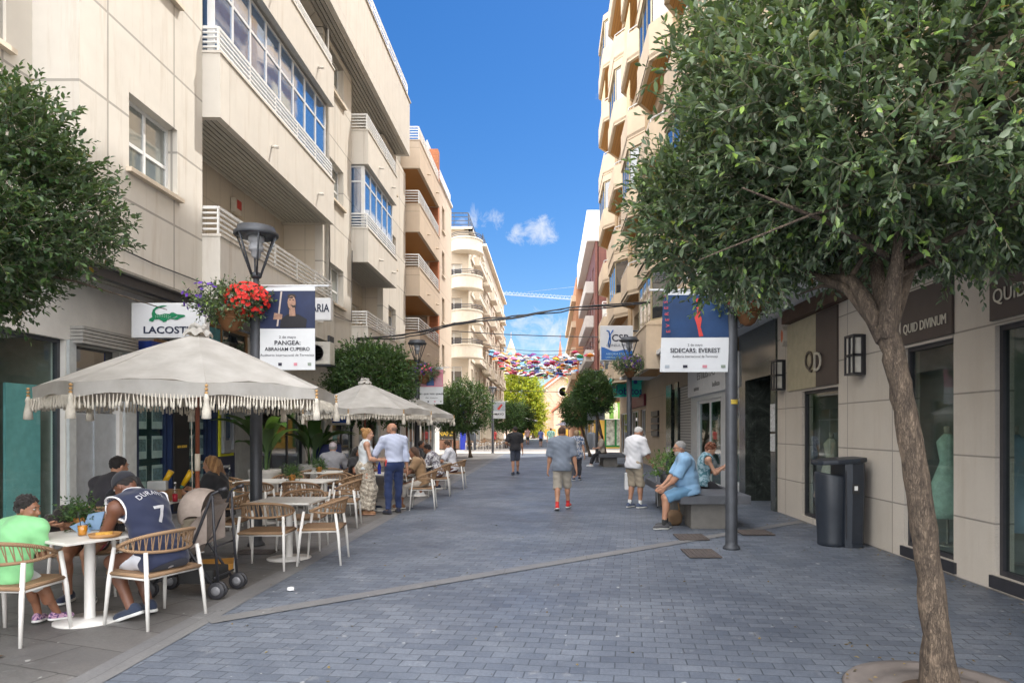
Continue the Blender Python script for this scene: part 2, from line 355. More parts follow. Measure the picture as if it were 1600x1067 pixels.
# ------------------------------------------------------------------ wall frames: u along the wall, v height, d depth into the building
def left(X): return lambda u, v, d: (X-d, u, v)
def right(X): return lambda u, v, d: (X+d, u, v)
def front(Y): return lambda u, v, d: (u, Y+d, v)
def wall(mb, F, u0, u1, v0, v1, holes=(), t=.22, mi=0):
    us = sorted({u0, u1, *[h[0] for h in holes], *[h[1] for h in holes]}); vv = sorted({v0, v1, *[h[2] for h in holes], *[h[3] for h in holes]})
    us = [u for u in us if u0 <= u <= u1]; vv = [v for v in vv if v0 <= v <= v1]
    for a, b in zip(us, us[1:]):
        for c, d in zip(vv, vv[1:]):
            mu, mv = (a+b)/2, (c+d)/2
            if any(h[0] < mu < h[1] and h[2] < mv < h[3] for h in holes): continue
            mb.quad(F(a, c, 0), F(b, c, 0), F(b, d, 0), F(a, d, 0), mi)
    for a, b, c, d in holes:
        for p, q in (((a, c), (a, d)), ((a, d), (b, d)), ((b, d), (b, c)), ((b, c), (a, c))):
            mb.quad(F(*p, 0), F(*q, 0), F(*q, t), F(*p, t), mi)
    for p, q in (((u0, v0), (u0, v1)), ((u0, v1), (u1, v1)), ((u1, v1), (u1, v0)), ((u1, v0), (u0, v0))):
        mb.quad(F(*p, 0), F(*q, 0), F(*q, t), F(*p, t), mi)
def fbox(mb, F, u0, u1, v0, v1, d0, d1, mi=0):
    return mb.box2(u0, u1, v0, v1, d0, d1, mi, F)
def bars(mb, F, u0, u1, v0, v1, us, vs_, w, d0, d1, mi=0):
    """frame with mullions: us/vs_ are fractions of inner bars"""
    fbox(mb, F, u0, u1, v0, v0+w, d0, d1, mi); fbox(mb, F, u0, u1, v1-w, v1, d0, d1, mi)
    fbox(mb, F, u0, u0+w, v0+w, v1-w, d0, d1, mi); fbox(mb, F, u1-w, u1, v0+w, v1-w, d0, d1, mi)
    for f in us:
        u = u0+(u1-u0)*f; fbox(mb, F, u-w/2, u+w/2, v0+w, v1-w, d0+.004, d1-.004, mi)
    for f in vs_:
        v = v0+(v1-v0)*f; fbox(mb, F, u0+w, u1-w, v-w/2, v+w/2, d0+.008, d1-.008, mi)
g_dark = glassmat('dark_window_glass', (.03, .035, .04), .3)
g_blue = glassmat('sky_tinted_glass', (.045, .12, .26), .55)  # blue base tint stands in for the reflected sky
g_green = glassmat('curtained_glass', (.16, .18, .17), .35)
m_blind = stripes('roller_blind', (.62, .58, .5), (.42, .39, .33), 'z', .05, .8)
m_curtain = M('net_curtain', (.6, .6, .57), .9, var=.2, scale=9)
def window(F, u0, u1, v0, v1, parent, frame=white_frame, glass=None, nx=1, vs_=(), d=.14, blind=0, sill=None, w=.055, curtain=0):
    mb = MB(); bars(mb, F, u0, u1, v0, v1, [k/(nx+1) for k in range(1, nx+1)], vs_, w, d, d+.06)
    fr = mb.build('window', frame, parent)
    vt = v1-(v1-v0)*blind
    g = MB(); fbox(g, F, u0+w*.5, u1-w*.5, v0+w*.5, v1-w*.5, d+.028, d+.036); g.build('pane', glass or g_dark, fr)
    if blind:
        b = MB(); fbox(b, F, u0+w+.004, u1-w-.004, vt, v1-w-.002, d+.006, d+.024); b.build('blind', m_blind, fr)
    if sill:
        b = MB(); fbox(b, F, u0-.08, u1+.08, v0-.07, v0-.003, -.09, d); b.build('sill', sill, fr)
    return fr
def railing(mb, F, u0, u1, z0, z1, d, n=5, ends=None, r=.016, posts=1.1):
    """horizontal bar railing along u at depth d (and back to depth `ends` at both ends)"""
    zs = [z0+(z1-z0)*(k+1)/n for k in range(n)]
    for z in zs:
        h = r*1.6 if z == zs[-1] else r
        fbox(mb, F, u0, u1, z-h, z+h, d-.02, d+.02)
        if ends is not None:
            for u in (u0, u1): fbox(mb, F, u-.02, u+.02, z-h, z+h, d+.02, ends)
    k = max(1, int((u1-u0)/posts))
    for i in range(k+1):
        u = u0+(u1-u0)*i/k; fbox(mb, F, u-.022, u+.022, z0, z1+.002, d-.016, d+.016)
    if ends is not None:
        for u in (u0, u1): fbox(mb, F, u-.018, u+.018, z0, z1, ends-.05, ends-.01)
def balcony(F, u0, u1, zb, zp, zr, dout, din, parent, m_par, m_sof, m_rail, th=.14, slat=None, drip=True):
    mb = MB()
    fbox(mb, F, u0, u1, zb, zp, dout, dout+th)
    for a, b in ((u0, u0+th), (u1-th, u1)): fbox(mb, F, a, b, zb, zp, dout+th, din)
    fbox(mb, F, u0+th, u1-th, zb+.05, zb+.22, dout+th, din)
    fbox(mb, F, u0-.02, u1+.02, zp, zp+.05, dout-.025, dout+th+.02)
    for a, b in ((u0-.02, u0+th+.02), (u1-th-.02, u1+.02)): fbox(mb, F, a, b, zp+.002, zp+.048, dout+th+.02, din)
    b = mb.build('balcony', m_par, parent)
    s = MB()
    if slat:
        n = int((din-dout-th-.02)/slat)
        for k in range(n):
            q = dout+th+.02+k*slat; fbox(s, F, u0+th+.004, u1-th-.004, zb+.012, zb+.05, q, q+slat*.8)
    else:
        fbox(s, F, u0+th, u1-th, zb+.015, zb+.048, dout+th, din)
    s.build('soffit', m_sof, b)
    if zr > zp+.1:
        r = MB(); railing(r, F, u0+.05, u1-.05, zp+.05, zr, dout+.06, 5, din); r.build('railing', m_rail, b)
    if drip:
        s = MB()
        for f in (.35, .8):
            u = u0+(u1-u0)*f; s.tube([F(u, zb+.42, dout+.01), F(u, zb+.4, dout-.16)], .035, 8)
        s.build('drain_spout', m_par, b)
    return b

# ------------------------------------------------------------------ left: cream apartment house
m_cream = wallmat('cream_panels', (.61, .575, .515), 1.75, 1.28, .02, .05, .4, 0, .3, .7)
m_creamp = wallmat('cream_parapet', (.61, .575, .515), 2.3, 3.35, .006, .04, .6, 0, .3, .7)
m_recess = wallmat('cream_recess', (.60, .535, .44), .62, 6.7, .008, .03, .6, 0, .05, .75)
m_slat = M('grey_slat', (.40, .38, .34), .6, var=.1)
m_plaster = M('white_plaster', (.72, .70, .66), .85, var=.1, scale=3, bmp=.1)
B = thing('apartment_building', 'tall cream panelled apartment house with white balcony rails over the cafe terrace', 'building', (-6.4, 20, 0))
XF = -6.4; F = left(XF)
win = [(10.4, 11.75, 5.62, 6.78), (10.4, 11.75, 8.95, 10.1), (10.4, 11.75, 12.2, 13.3)]
mid = [(19.85, 21.25, z, z+1.15) for z in (5.38, 8.45, 11.65)]
end = [(27.2, 28.5, z, z+1.3) for z in (5.3, 8.3, 11.4)]
mb = MB(); wall(mb, F, 9.3, 12.6, 4.05, 16, win); wall(mb, F, 19.3, 22.1, 4.05, 13.0, mid); wall(mb, F, 26.3, 30.4, 4.05, 13.0, end)
wall(mb, F, 12.6, 19.3, 13.02, 16); 
mb.quad((-6.62, 9.3, 4.05), (-7.04, 9.3, 4.05), (-7.04, 9.3, 16), (-6.62, 9.3, 16))
F7 = left(-7.04); wall(mb, F7, 2.0, 9.3, 4.05, 16, [(7.2, 8.85, 6.6, 8.2)])
mb.quad((-6.62, 30.4, 4.05), (-12, 30.4, 4.05), (-12, 30.4, 15.4), (-6.62, 30.4, 15.4))
mb.build('wall', m_cream, B)
mb = MB()
for F_, u0, u1 in ((left(-7.5), 12.6, 19.3), (left(-7.2), 22.1, 26.3)):
    hs_ = []
    for z in (4.3, 7.65, 10.9) if u0 < 15 else (4.1, 7.3, 10.45):
        hs_ += [(u0+1.0, u0+2.3, z, z+2.15), (u0+(u1-u0)*.6, u0+(u1-u0)*.6+1.2, z, z+2.15)]
    wall(mb, F_, u0, u1, 3.9, 13.1, hs_)
    for h in hs_: window(F_, *h, B, white_frame, g_dark, 1, (), .1, rnd.choice((0, .3, .45)))
mb.quad((-6.624, 12.6, 3.9), (-7.5, 12.6, 3.9), (-7.5, 12.6, 16), (-6.624, 12.6, 16)); mb.quad((-6.624, 19.3, 3.9), (-7.5, 19.3, 3.9), (-7.5, 19.3, 13.0), (-6.624, 19.3, 13.0))
mb.quad((-6.624, 22.1, 3.9), (-7.2, 22.1, 3.9), (-7.2, 22.1, 13.0), (-6.624, 22.1, 13.0)); mb.quad((-6.624, 26.3, 3.9), (-7.2, 26.3, 3.9), (-7.2, 26.3, 13.0), (-6.624, 26.3, 13.0))
mb.build('recess_wall', m_recess, B)
m_sill = M('cream_sill', (.66, .57, .45), .7)
for h in win: window(F, *h, B, white_frame, g_green, 1, (.42,), .16, 0, m_sill)
for h in mid: window(F, *h, B, white_frame, g_green, 1, (.4,), .16, .0, m_sill)
for h in end: window(F, *h, B, white_frame, g_dark, 1, (), .16, .25, m_sill)
window(F7, 7.2, 8.85, 6.6, 8.2, B, white_frame, g_dark, 1, (), .14, .95, m_sill)
o_ = .33
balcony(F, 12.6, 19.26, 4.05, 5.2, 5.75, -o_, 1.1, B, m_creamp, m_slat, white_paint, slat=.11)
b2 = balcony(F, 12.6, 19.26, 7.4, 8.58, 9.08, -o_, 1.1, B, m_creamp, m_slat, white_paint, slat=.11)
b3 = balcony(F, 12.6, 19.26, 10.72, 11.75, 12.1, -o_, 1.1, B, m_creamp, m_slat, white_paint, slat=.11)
def glazing(u0, u1, v0, v1, d, n, tr, end_d=None):
    mb = MB(); bars(mb, F, u0, u1, v0, v1, [k/n for k in range(1, n)], (tr,), .06, d, d+.06)
    if end_d is not None:
        E = lambda q: (lambda u, v, dd: F(q+dd, v, u))
        for q in (u0, u1-.06): bars(mb, E(q), d+.06, end_d, v0, v1, (), (tr,), .055, 0, .055)
    g = mb.build('glazing', white_frame, B)
    p_ = MB(); fbox(p_, F, u0+.03, u1-.03, v0+.03, v1-.03, d+.026, d+.034)
    if end_d is not None:
        for q in (u0+.024, u1-.032): fbox(p_, F, q, q+.008, v0+.03, v1-.03, d+.05, end_d)
    p_.build('pane', g_blue, g)
    k_ = MB()
    for i in range(n): fbox(k_, F, u0+(u1-u0)*i/n+.1, u0+(u1-u0)*(i+1)/n-.1, v0+.05, v1-.1, d+.5, d+.51)
    k_.build('curtain', m_curtain, g)
glazing(12.75, 19.15, 8.63, 10.70, -o_+.2, 8, .68, 1.1)
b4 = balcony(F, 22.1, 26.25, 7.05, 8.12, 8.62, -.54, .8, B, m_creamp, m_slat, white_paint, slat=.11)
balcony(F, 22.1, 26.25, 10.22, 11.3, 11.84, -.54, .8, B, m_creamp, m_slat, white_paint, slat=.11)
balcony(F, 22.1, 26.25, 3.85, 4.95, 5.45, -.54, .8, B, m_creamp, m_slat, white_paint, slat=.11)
glazing(22.2, 26.15, 8.18, 10.2, -.4, 5, .75, .8)
# projecting top storey with slatted underside
mb = MB(); fbox(mb, F, 12.6, 28.6, 13.06, 15.3, -.56, -.4); fbox(mb, F, 12.6, 12.76, 13.06, 15.3, -.4, 1.2); fbox(mb, F, 28.44, 28.6, 13.06, 15.3, -.4, 1.2)
fbox(mb, F, 12.76, 28.44, 13.12, 13.3, -.4, 1.2); fbox(mb, F, 12.5, 28.7, 15.3, 15.36, -.6, 1.2)
ts = mb.build('top_storey', m_creamp, B)
mb = MB()
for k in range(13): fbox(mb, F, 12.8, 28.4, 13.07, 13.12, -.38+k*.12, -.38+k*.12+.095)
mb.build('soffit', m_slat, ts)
mb = MB(); railing(mb, F, 16, 28.4, 15.36, 15.9, -.5, 3); mb.build('railing', white_paint, ts)
mb = MB(); bars(mb, F, 24.6, 26.6, 15.4, 17.3, (.5,), (), .08, .3, .38); tg = mb.build('roof_screen', white_frame, B)
mb = MB(); fbox(mb, F, 24.65, 26.55, 15.45, 17.25, .33, .34); mb.build('pane', g_blue, tg)
mb = MB(); mb.box2(-16, -7.6, 2, 30.35, 3.3, 15.3); mb.box2(-7.6, -6.42, 12.7, 28.5, 13.32, 15.25); mb.box2(-16, -7.1, 2, 12.5, 4.2, 15.95); mb.build('roof', m_cream, B)
# soffit over the shop fronts
mb = MB()
for k in range(8): fbox(mb, F, 9.3, 12.6, 4.02, 4.06, .01+k*.12, .01+k*.12+.095)
mb.box2(-7.4, -7.04, 2, 9.3, 4.0, 4.05); mb.build('soffit', m_slat, B)
mb = MB(); mb.box2(-6.62, -6.5, 9.3, 12.6, 3.86, 4.015); mb.box2(-7.4, -6.1, 12.62, 12.74, 3.75, 4.0); mb.build('awning_cassette', black_metal, B)

# ground-floor fronts of the cream house
S = -7.3; FS = left(S)
m_navy = M('navy_panel', (.012, .025, .075), .35, var=.2)
m_black = M('black_panel', (.02, .02, .022), .4)
g_clear = clearglass('shop_glass', .75, (.88, .95, .93))
holes = [(5.2, 10.3, .12, 3.0), (10.5, 11.6, .05, 2.95), (12.15, 13.2, .35, 2.75), (13.85, 14.75, .1, 2.75), (17.0, 20.4, .05, 3.0), (20.9, 22.5, .05, 3.0), (23, 25.6, .05, 2.9), (26.2, 29.6, .05, 2.9)]
mb = MB(); wall(mb, FS, 2, 12.02, 0, 4.02, holes[:2]); wall(mb, FS, 12.02, 15.7, 2.98, 4.02); wall(mb, FS, 15.7, 30.4, 0, 3.86, holes[4:]); mb.build('ground_floor_wall', m_plaster, B)
mb = MB(); wall(mb, FS, 12.02, 15.7, 0, 2.98, holes[2:4]); mb.build('shop_front', m_navy, B)
def shopglass(F, u0, u1, v0, v1, parent, frame, n=1, d=.1, vs_=(), w=.06, glass=None):
    mb = MB(); bars(mb, F, u0, u1, v0, v1, [k/n for k in range(1, n)], vs_, w, d, d+.07); f_ = mb.build('shop_window', frame, parent)
    mb = MB(); fbox(mb, F, u0+w/2, u1-w/2, v0+w/2, v1-w/2, d+.03, d+.038); mb.build('pane', glass or g_clear, f_); return f_
def room(F, u0, u1, v1, depth, parent, m_wall, m_floor):
    mb = MB(); E = .235
    mb.quad(F(u0, 0.03, depth), F(u1, .03, depth), F(u1, v1, depth), F(u0, v1, depth)); mb.quad(F(u0, .03, E), F(u0, .03, depth), F(u0, v1, depth), F(u0, v1, E))
    mb.quad(F(u1, .03, E), F(u1, .03, depth), F(u1, v1, depth), F(u1, v1, E)); mb.quad(F(u0, v1, E), F(u1, v1, E), F(u1, v1, depth), F(u0, v1, depth))
    mb.add([F(u0, .03, E), F(u1, .03, E), F(u1, .03, depth), F(u0, .03, depth)], [(0, 1, 2, 3)], False, 1)
    return mb.build('interior', [m_wall, m_floor], parent)
m_in = M('interior_wall', (.3, .28, .25), .8); m_inf = M('interior_floor', (.22, .2, .17), .5); m_dkin = M('dark_interior', (.09, .085, .08), .8)
shopglass(FS, 5.2, 10.3, .12, 3.0, B, dark_metal, 4, .08)
ro = room(FS, 4.6, 10.45, 3.05, 2.6, B, m_in, m_inf)
mb = MB(); fbox(mb, FS, 9.55, 10.2, .2, 2.3, .3, .34); mb.build('display_panel', M('teal_panel', (.28, .58, .62), .4), ro)
mb = MB(); fbox(mb, FS, 9.0, 9.2, .03, 3, .28, .5); mb.build('pillar', M('olive_paint', (.42, .42, .12), .6), ro)
mb = MB(); fbox(mb, FS, 10.5, 11.6, .05, 1.9, .06, .1); fbox(mb, FS, 11.02, 11.06, .05, 2.5, .04, .06); mb.build('door', M('pale_door', (.48, .52, .56), .35, .2), B)
mb = MB(); fbox(mb, FS, 10.5, 11.6, 1.9, 2.95, .12, .15); mb.build('door_glass', g_dark, B)
mb = MB()
for k in range(5): fbox(mb, FS, 10.4, 11.8, 2.96+k*.055, 2.96+k*.055+.045, -.2, 0)
mb.build('shutter_box', M('grey_shutter', (.36, .35, .33), .5), B)
for q in ((11.68, 12.0, 0, 3.0, -.05), (15.72, 16.75, 0, 3.4, -.08), (10.32, 10.47, 0, 3.0, -.05)): mb = MB(); fbox(mb, FS, *q, -.003); mb.build('pilaster', M('pale_pilaster', (.52, .55, .55), .5), B)
# estate-agent window cards, door panel with lettering, cash machine
m_card = M('property_card', (.62, .66, .68), .5); m_photo = M('property_photo', (.18, .24, .28), .5, var=.6, scale=18)
for a, b in ((12.15, 13.2), (13.85, 14.75)):
    sw = shopglass(FS, a, b, .35 if a < 13 else .1, 2.75, B, m_navy, 1, .08); room(FS, a-.05, b+.05, 2.8, 1.6, B, M('teal_dim', (.10, .17, .18), .7), m_inf)
    mb = MB()
    for i in range(2):
        for j in range(4):
            u = a+.12+i*(b-a)*.5; v = .55+j*.55; w_ = (b-a)*.34
            fbox(mb, FS, u, u+w_, v, v+.42, .145, .15); fbox(mb, FS, u+.03, u+w_-.03, v+.14, v+.36, .139, .1445, 1)
    mb.build('window_card', [m_card, m_photo], sw)
m_wtext = M('white_lettering', (.8, .8, .78), .5, var=.02); m_ytext = M('yellow_lettering', (.75, .5, .06), .5, var=.02); m_dtext = M('dark_lettering', (.03, .03, .05), .5, var=.02)
UY = (0, 1, 0); UZ = (0, 0, 1)
mb = MB(); fbox(mb, FS, 13.24, 13.8, .05, 2.9, -.03, -.003); dp = mb.build('door_panel', m_black, B)
for q in (('INMOBILIARIA', 2.42, .1, .42), ('ALQUILER', 2.15, .12, .36), ('REAL ESTATE', 1.3, .07, .34)): MB().text(q[0], (S+.036, 13.52, q[1]), UY, UZ, q[2], q[3]).build('lettering', m_ytext, dp)
mb = MB(); fbox(mb, FS, 14.8, 15.66, .0, 2.95, -.09, -.003); atm = mb.build('cash_machine', m_navy, B)
mb = MB(); bars(mb, FS, 14.86, 15.5, 1.05, 2.75, (), (), .05, -.14, -.092); mb.build('yellow_trim', M('yellow_trim', (.62, .62, .03), .5), atm)
mb = MB(); bars(mb, FS, 14.92, 15.44, 1.12, 2.7, (), (), .07, -.2, -.1); fbox(mb, FS, 14.99, 15.37, 1.19, 1.4, -.15, -.1); mb.build('surround', M('atm_grey', (.32, .34, .36), .4), atm)
mb = MB(); fbox(mb, FS, 15.0, 15.36, 1.45, 2.55, -.12, -.1); mb.build('screen', M('atm_screen', (.05, .09, .16), .2), atm)
mb = MB(); mb.text('Euronet', (S+.096, 15.2, .82), UY, UZ, .13, .42); mb.build('lettering', m_wtext, atm)
mb = MB(); mb.prism([(14.82, .05), (15.64, .05), (15.64, .38), (14.82, .16)], lambda u, v, w: FS(u, v, w), -.1, -.092); mb.build('yellow_base', MC['yellow_trim'], atm)
mb = MB(); fbox(mb, FS, 12.02, 15.7, 2.78, 3.2, -.3, -.003); mb.build('fascia', M('royal_fascia', (.02, .06, .36), .5), B)
mb = MB(); bars(mb, FS, 12.6, 16.4, 3.24, 3.92, (.33, .66), (), .07, -.06, -.004); uw = mb.build('upper_window', M('oak_frame', (.32, .18, .08), .6), B)
mb = MB(); fbox(mb, FS, 12.65, 16.35, 3.28, 3.88, -.03, -.024); mb.build('pane', g_dark, uw)
mb = MB(); fbox(mb, FS, 14.2, 15.2, 3.32, 3.84, -.04, -.032); mb.build('picture', M('teal_picture', (.10, .32, .36), .5, var=.5, scale=6), uw)
shopglass(FS, 17.0, 20.4, .05, 3.0, B, dark_metal, 3, .08); room(FS, 16.9, 20.5, 3.05, 2.5, B, m_dkin, m_inf)
shopglass(FS, 20.9, 22.5, .05, 3.0, B, white_frame, 2, .08); room(FS, 20.8, 22.6, 3.05, 2.5, B, m_in, m_inf)
shopglass(FS, 23, 25.6, .05, 2.9, B, dark_metal, 2, .08, (.3,)); room(FS, 22.9, 25.7, 3, 2.5, B, m_dkin, m_inf)
shopglass(FS, 26.2, 29.6, .05, 2.9, B, white_frame, 3, .08); room(FS, 26.1, 29.8, 3, 2.5, B, m_in, m_inf)

# ------------------------------------------------------------------ left: beige house with timber balcony undersides
m_beige = wallmat('beige_render', (.56, .455, .35), 2.6, 1.42, .02, .04, .72, 0, .1, .8)
m_wood = stripes('orange_timber', (.42, .19, .05), (.24, .10, .025), 'y', .12, .9)
g_pipe = M('grey_pipe', (.45, .43, .39), .5)
mb = MB(); mb.tube([(-6.34, 19.55, 4.1), (-6.34, 19.55, 15.2)], .05, 8); mb.build('drain_pipe', g_pipe, B)
for pts in ([(-6.37, 9.5, 4.35), (-6.36, 11, 4.3), (-6.36, 12.55, 4.33)], [(-6.37, 19.4, 5.05), (-6.36, 20.4, 5.0), (-6.37, 22.0, 5.1), (-6.36, 22.05, 7.4)], [(-6.37, 26.4, 5.0), (-6.36, 28, 4.9), (-6.37, 30.3, 5.02)], [(-6.36, 19.7, 5.0), (-6.34, 19.75, 6.7), (-6.36, 19.7, 9.9)]):
    mb = MB(); mb.tube(pts, .012, 5); mb.build('wall_cable', m_black, B)
m_redbrick = wallmat('orange_brick', (.45, .17, .08), .24, .075, .012, .2, .8, .5, .05, .85)
B = thing('apartment_building', 'beige apartment house with orange timber balcony undersides and brick piers, behind the cream house', 'building', (-6.5, 38, 0))
F = left(-6.5)
hol = [(u, u+1.0, z, z+1.5) for u in (38.2, 41.4) for z in (5.3, 8.15, 11.0, 13.7)]
mb = MB(); wall(mb, F, 36.2, 45.4, 3.6, 16.3, hol); wall(mb, left(-8), 30.45, 36.2, 3.6, 16.3, [(31.5, 33.2, z, z+2.1) for z in (5.0, 7.9, 10.75, 13.6)]); mb.quad((-6.72, 36.2, 3.6), (-8, 36.2, 3.6), (-8, 36.2, 16.3), (-6.72, 36.2, 16.3))
mb.quad((-6.72, 45.4, 3.6), (-20, 45.4, 3.6), (-20, 45.4, 16.3), (-6.72, 45.4, 16.3)); mb.build('wall', m_beige, B)
for h in hol: window(F, *h, B, white_frame, g_dark, 1, (), .14, .3, m_sill)
for z in (5.0, 7.9, 10.75, 13.6): window(left(-8), 31.5, 33.2, z, z+2.1, B, white_frame, g_dark, 1, (), .1, .2)
for zb, top in ((4.75, 0), (7.6, 0), (10.45, 0), (13.3, 1)):
    balcony(F, 30.5, 36.0, zb, zb+1.22, zb+1.85, -.72, 1.5, B, m_beige, m_wood, white_paint)
    mb = MB(); mb.box2(-6.32, -5.86, 36.0, 36.5, zb+.3, zb+3.1); mb.build('brick_pier', m_redbrick, B)
    mb = MB(); fbox(mb, F, 36.55, 38.0, zb+.1, zb+1.1, -.25, -.004); mb.build('parapet', m_beige, B)
mb = MB(); fbox(mb, F, 36.2, 45.4, 16.3, 16.45, -.1, .3); railing(mb, F, 36.6, 45.2, 16.45, 17.1, .05, 4); mb.build('roof_rail', white_paint, B)
mb = MB(); mb.box2(-20, -8.2, 30.5, 45.3, .5, 16.2); mb.box2(-8.2, -6.75, 36.4, 45.3, 3.5, 16.2); mb.build('roof', m_beige, B)
FS = left(-7.3)
mb = MB(); wall(mb, FS, 30.4, 45.4, 0, 3.62, [(31, 34, .1, 2.9), (35, 38, .1, 2.9), (39, 43.6, .1, 2.9)]); mb.quad((-7.52, 45.4, 0), (-20, 45.4, 0), (-20, 45.4, 3.6), (-7.52, 45.4, 3.6)); mb.box2(-7.4, -6.5, 30.4, 45.4, 3.54, 3.59); mb.build('ground_floor_wall', m_plaster, B)
for a, b in ((31, 34), (35, 38), (39, 43.6)): shopglass(FS, a, b, .1, 2.9, B, white_frame, 3, .08, (.75,), .07, g_dark)

# ------------------------------------------------------------------ left: far corner house with curved balconies
m_ochre = wallmat('sunny_ochre', (.58, .5, .39), 4, 2.7, .02, .05, .7, 0, .1, .8)
m_pale = M('pale_moulding', (.68, .61, .50), .7, var=.08)
B = thing('corner_building', 'far corner apartment house with rounded cream balconies and dark roof rail above the blue shop', 'building', (-6.4, 60, 0))
F = left(-6.4); FF = front(54.0)
hol = [(u, u+1.1, z, z+1.7) for u in (56.2, 59.4, 62.4) for z in (4.9, 7.6, 10.3, 13.0)] + [(u, u+1.1, 15.1, 16.5) for u in (56.2, 59.4, 62.4)]
mb = MB(); wall(mb, F, 54, 64.4, 0, 17.4, hol+[(57, 63.5, .1, 3)])
holf = [(u, u+1.3, z, z+1.9) for u in (-8.2, -11.5, -15) for z in (4.7, 7.4, 10.1, 12.8)]
wall(mb, FF, -20, -6.62, 0, 17.4, holf+[(-11.2, -7.05, .1, 3.1)]); mb.build('wall', m_ochre, B)
for h in hol: window(F, *h, B, white_frame, g_dark, 1, (), .14, .3)
for h in holf: window(FF, *h, B, white_frame, g_dark, 1, (), .14, .2)
shopglass(F, 57, 63.5, .1, 3, B, white_frame, 7, .05, (), .12, g_green)
for z in (7.3, 10.0, 12.7, 15.6):
    mb = MB(); cx, cy, rr = -6.55, 54.2, 1.25
    arc = [(cx+rr*cos(a), cy+rr*sin(a)*1.15) for a in [radians(q) for q in range(200, 381, 15)]]
    for (x0, y0), (x1, y1) in zip(arc, arc[1:]):
        for za, zb_, e in ((z, z+.9, 0), (z-.1, z+.05, .09), (z+.85, z+.95, .06)):
            k0 = 1+e/rr; p0 = (cx+(x0-cx)*k0, cy+(y0-cy)*k0); p1 = (cx+(x1-cx)*k0, cy+(y1-cy)*k0)
            mb.quad((*p0, za), (*p1, za), (*p1, zb_), (*p0, zb_)); mb.quad((*p0, zb_), (*p1, zb_), (cx, cy, zb_), (cx, cy, zb_)); mb.quad((*p0, za), (*p1, za), (cx, cy, za), (cx, cy, za))
    b = mb.build('balcony', m_pale, B)
    mb = MB()
    for q in (1.05, 1.18, 1.3): mb.tube([(x, y, z+q) for x, y in arc], .03, 5)
    mb.build('railing', dark_metal, b)
    mb = MB(); fbox(mb, F, 55.6, 64.3, z-.15, z+.1, -.12, -.003); mb.build('moulding', m_pale, B)
    for u in (58.0, 61.3):
        mb = MB(); fbox(mb, F, u, u+3.0, z, z+.55, -.5, -.003); fbox(mb, F, u-.1, u+3.1, z-.12, z-.002, -.6, -.003); fbox(mb, F, u, u+3.0, z+.55, z+.62, -.55, -.003); mb.build('balcony', m_pale, B)
mb = MB(); railing(mb, F, 54.2, 64.2, 17.5, 18.7, 0, 4, None, .025); railing(mb, FF, -12, -6.4, 17.5, 18.7, 0, 4, None, .025); mb.build('roof_rail', dark_metal, B)
mb = MB(); fbox(mb, F, 53.7, 64.4, 17.36, 17.56, -.35, .3); fbox(mb, FF, -20, -6.05, 17.36, 17.55, -.35, .3); mb.build('cornice', m_pale, B)
mb = MB(); mb.box2(-20, -6.7, 54.3, 64.3, 3.3, 17.3); mb.build('roof', m_ochre, B)
B = thing('apartment_building', 'far tall cream apartment terrace with rows of small balconies, last on the left side', 'building', (-6.3, 82, 0))
F = left(-6.3)
hol = [(u, u+1.2, z, z+1.8) for u in np.arange(65.5, 93, 3.7) for z in (4.6, 7.4, 10.2, 13.0, 15.8)]
mb = MB(); wall(mb, F, 64.4, 95, 0, 19, hol); mb.quad((-6.52, 64.4, 17), (-16, 64.4, 17), (-16, 64.4, 19), (-6.52, 64.4, 19)); mb.build('wall', m_ochre, B)
for h in hol: window(F, *h, B, white_frame, g_dark, 1, (), .14, .3)
for z in (4.2, 7.0, 9.8, 12.6, 15.4):
    for u in np.arange(65.0, 91, 7.4):
        mb = MB(); fbox(mb, F, u, u+3.0, z, z+.8, -.55, -.003); fbox(mb, F, u-.1, u+3.1, z-.14, z-.002, -.65, -.003); fbox(mb, F, u, u+3.0, z+.8, z+.9, -.6, -.003); mb.build('balcony', m_pale, B)
    mb = MB(); fbox(mb, F, 64.5, 95, z-.05, z+.12, -.1, -.003); mb.build('moulding', m_pale, B)
mb = MB(); railing(mb, F, 64.6, 94.8, 19.1, 20.1, 0, 4, None, .025, 2); mb.build('roof_rail', dark_metal, B)
mb = MB(); fbox(mb, F, 64.4, 95, 18.9, 19.1, -.4, .3); mb.build('cornice', m_pale, B)
mb = MB(); mb.box2(-18, -6.6, 64.5, 94.9, .2, 18.8); mb.build('roof', m_ochre, B)
# blue shop in the corner house
FF = front(54.0)
mb = MB(); bars(mb, FF, -11.2, -7.05, .1, 3.1, (.33, .66), (.55,), .08, .05, .12); sh = thing('snack_shop', 'small blue snack shop front with yellow lettering, far left past the trees', 'shop', (-9.1, 54, 0))
OFF[sh.name] = (-9.1, 54, 0)
mb.build('window_frame', white_frame, sh); mb = MB(); fbox(mb, FF, -11.1, -7.1, .15, 3.0, .08, .09); mb.build('pane', g_green, sh)
for x in (-11.6, -7.0):
    mb = MB(); fbox(mb, FF, x, x+.42, 0, 3.5, -.3, -.003); mb.build('column', M('bright_blue', (.03, .06, .55), .5), sh)
mb = MB(); fbox(mb, FF, -9.45, -7.3, .95, 1.6, -.25, -.18); sg = mb.build('sign_board', M('sign_brown', (.05, .045, .03), .5), sh)
mb = MB(); mb.text('CANAPES', (-8.38, 53.745, 1.27), (1, 0, 0), UZ, .5, 1.85, .01, bold=.02); mb.build('lettering', m_ytext, sg)
mb = MB(); fbox(mb, FF, -11.2, -7.1, .1, .75, -.3, -.2); mb.build('counter', M('counter_terracotta', (.32, .17, .11), .7), sh)
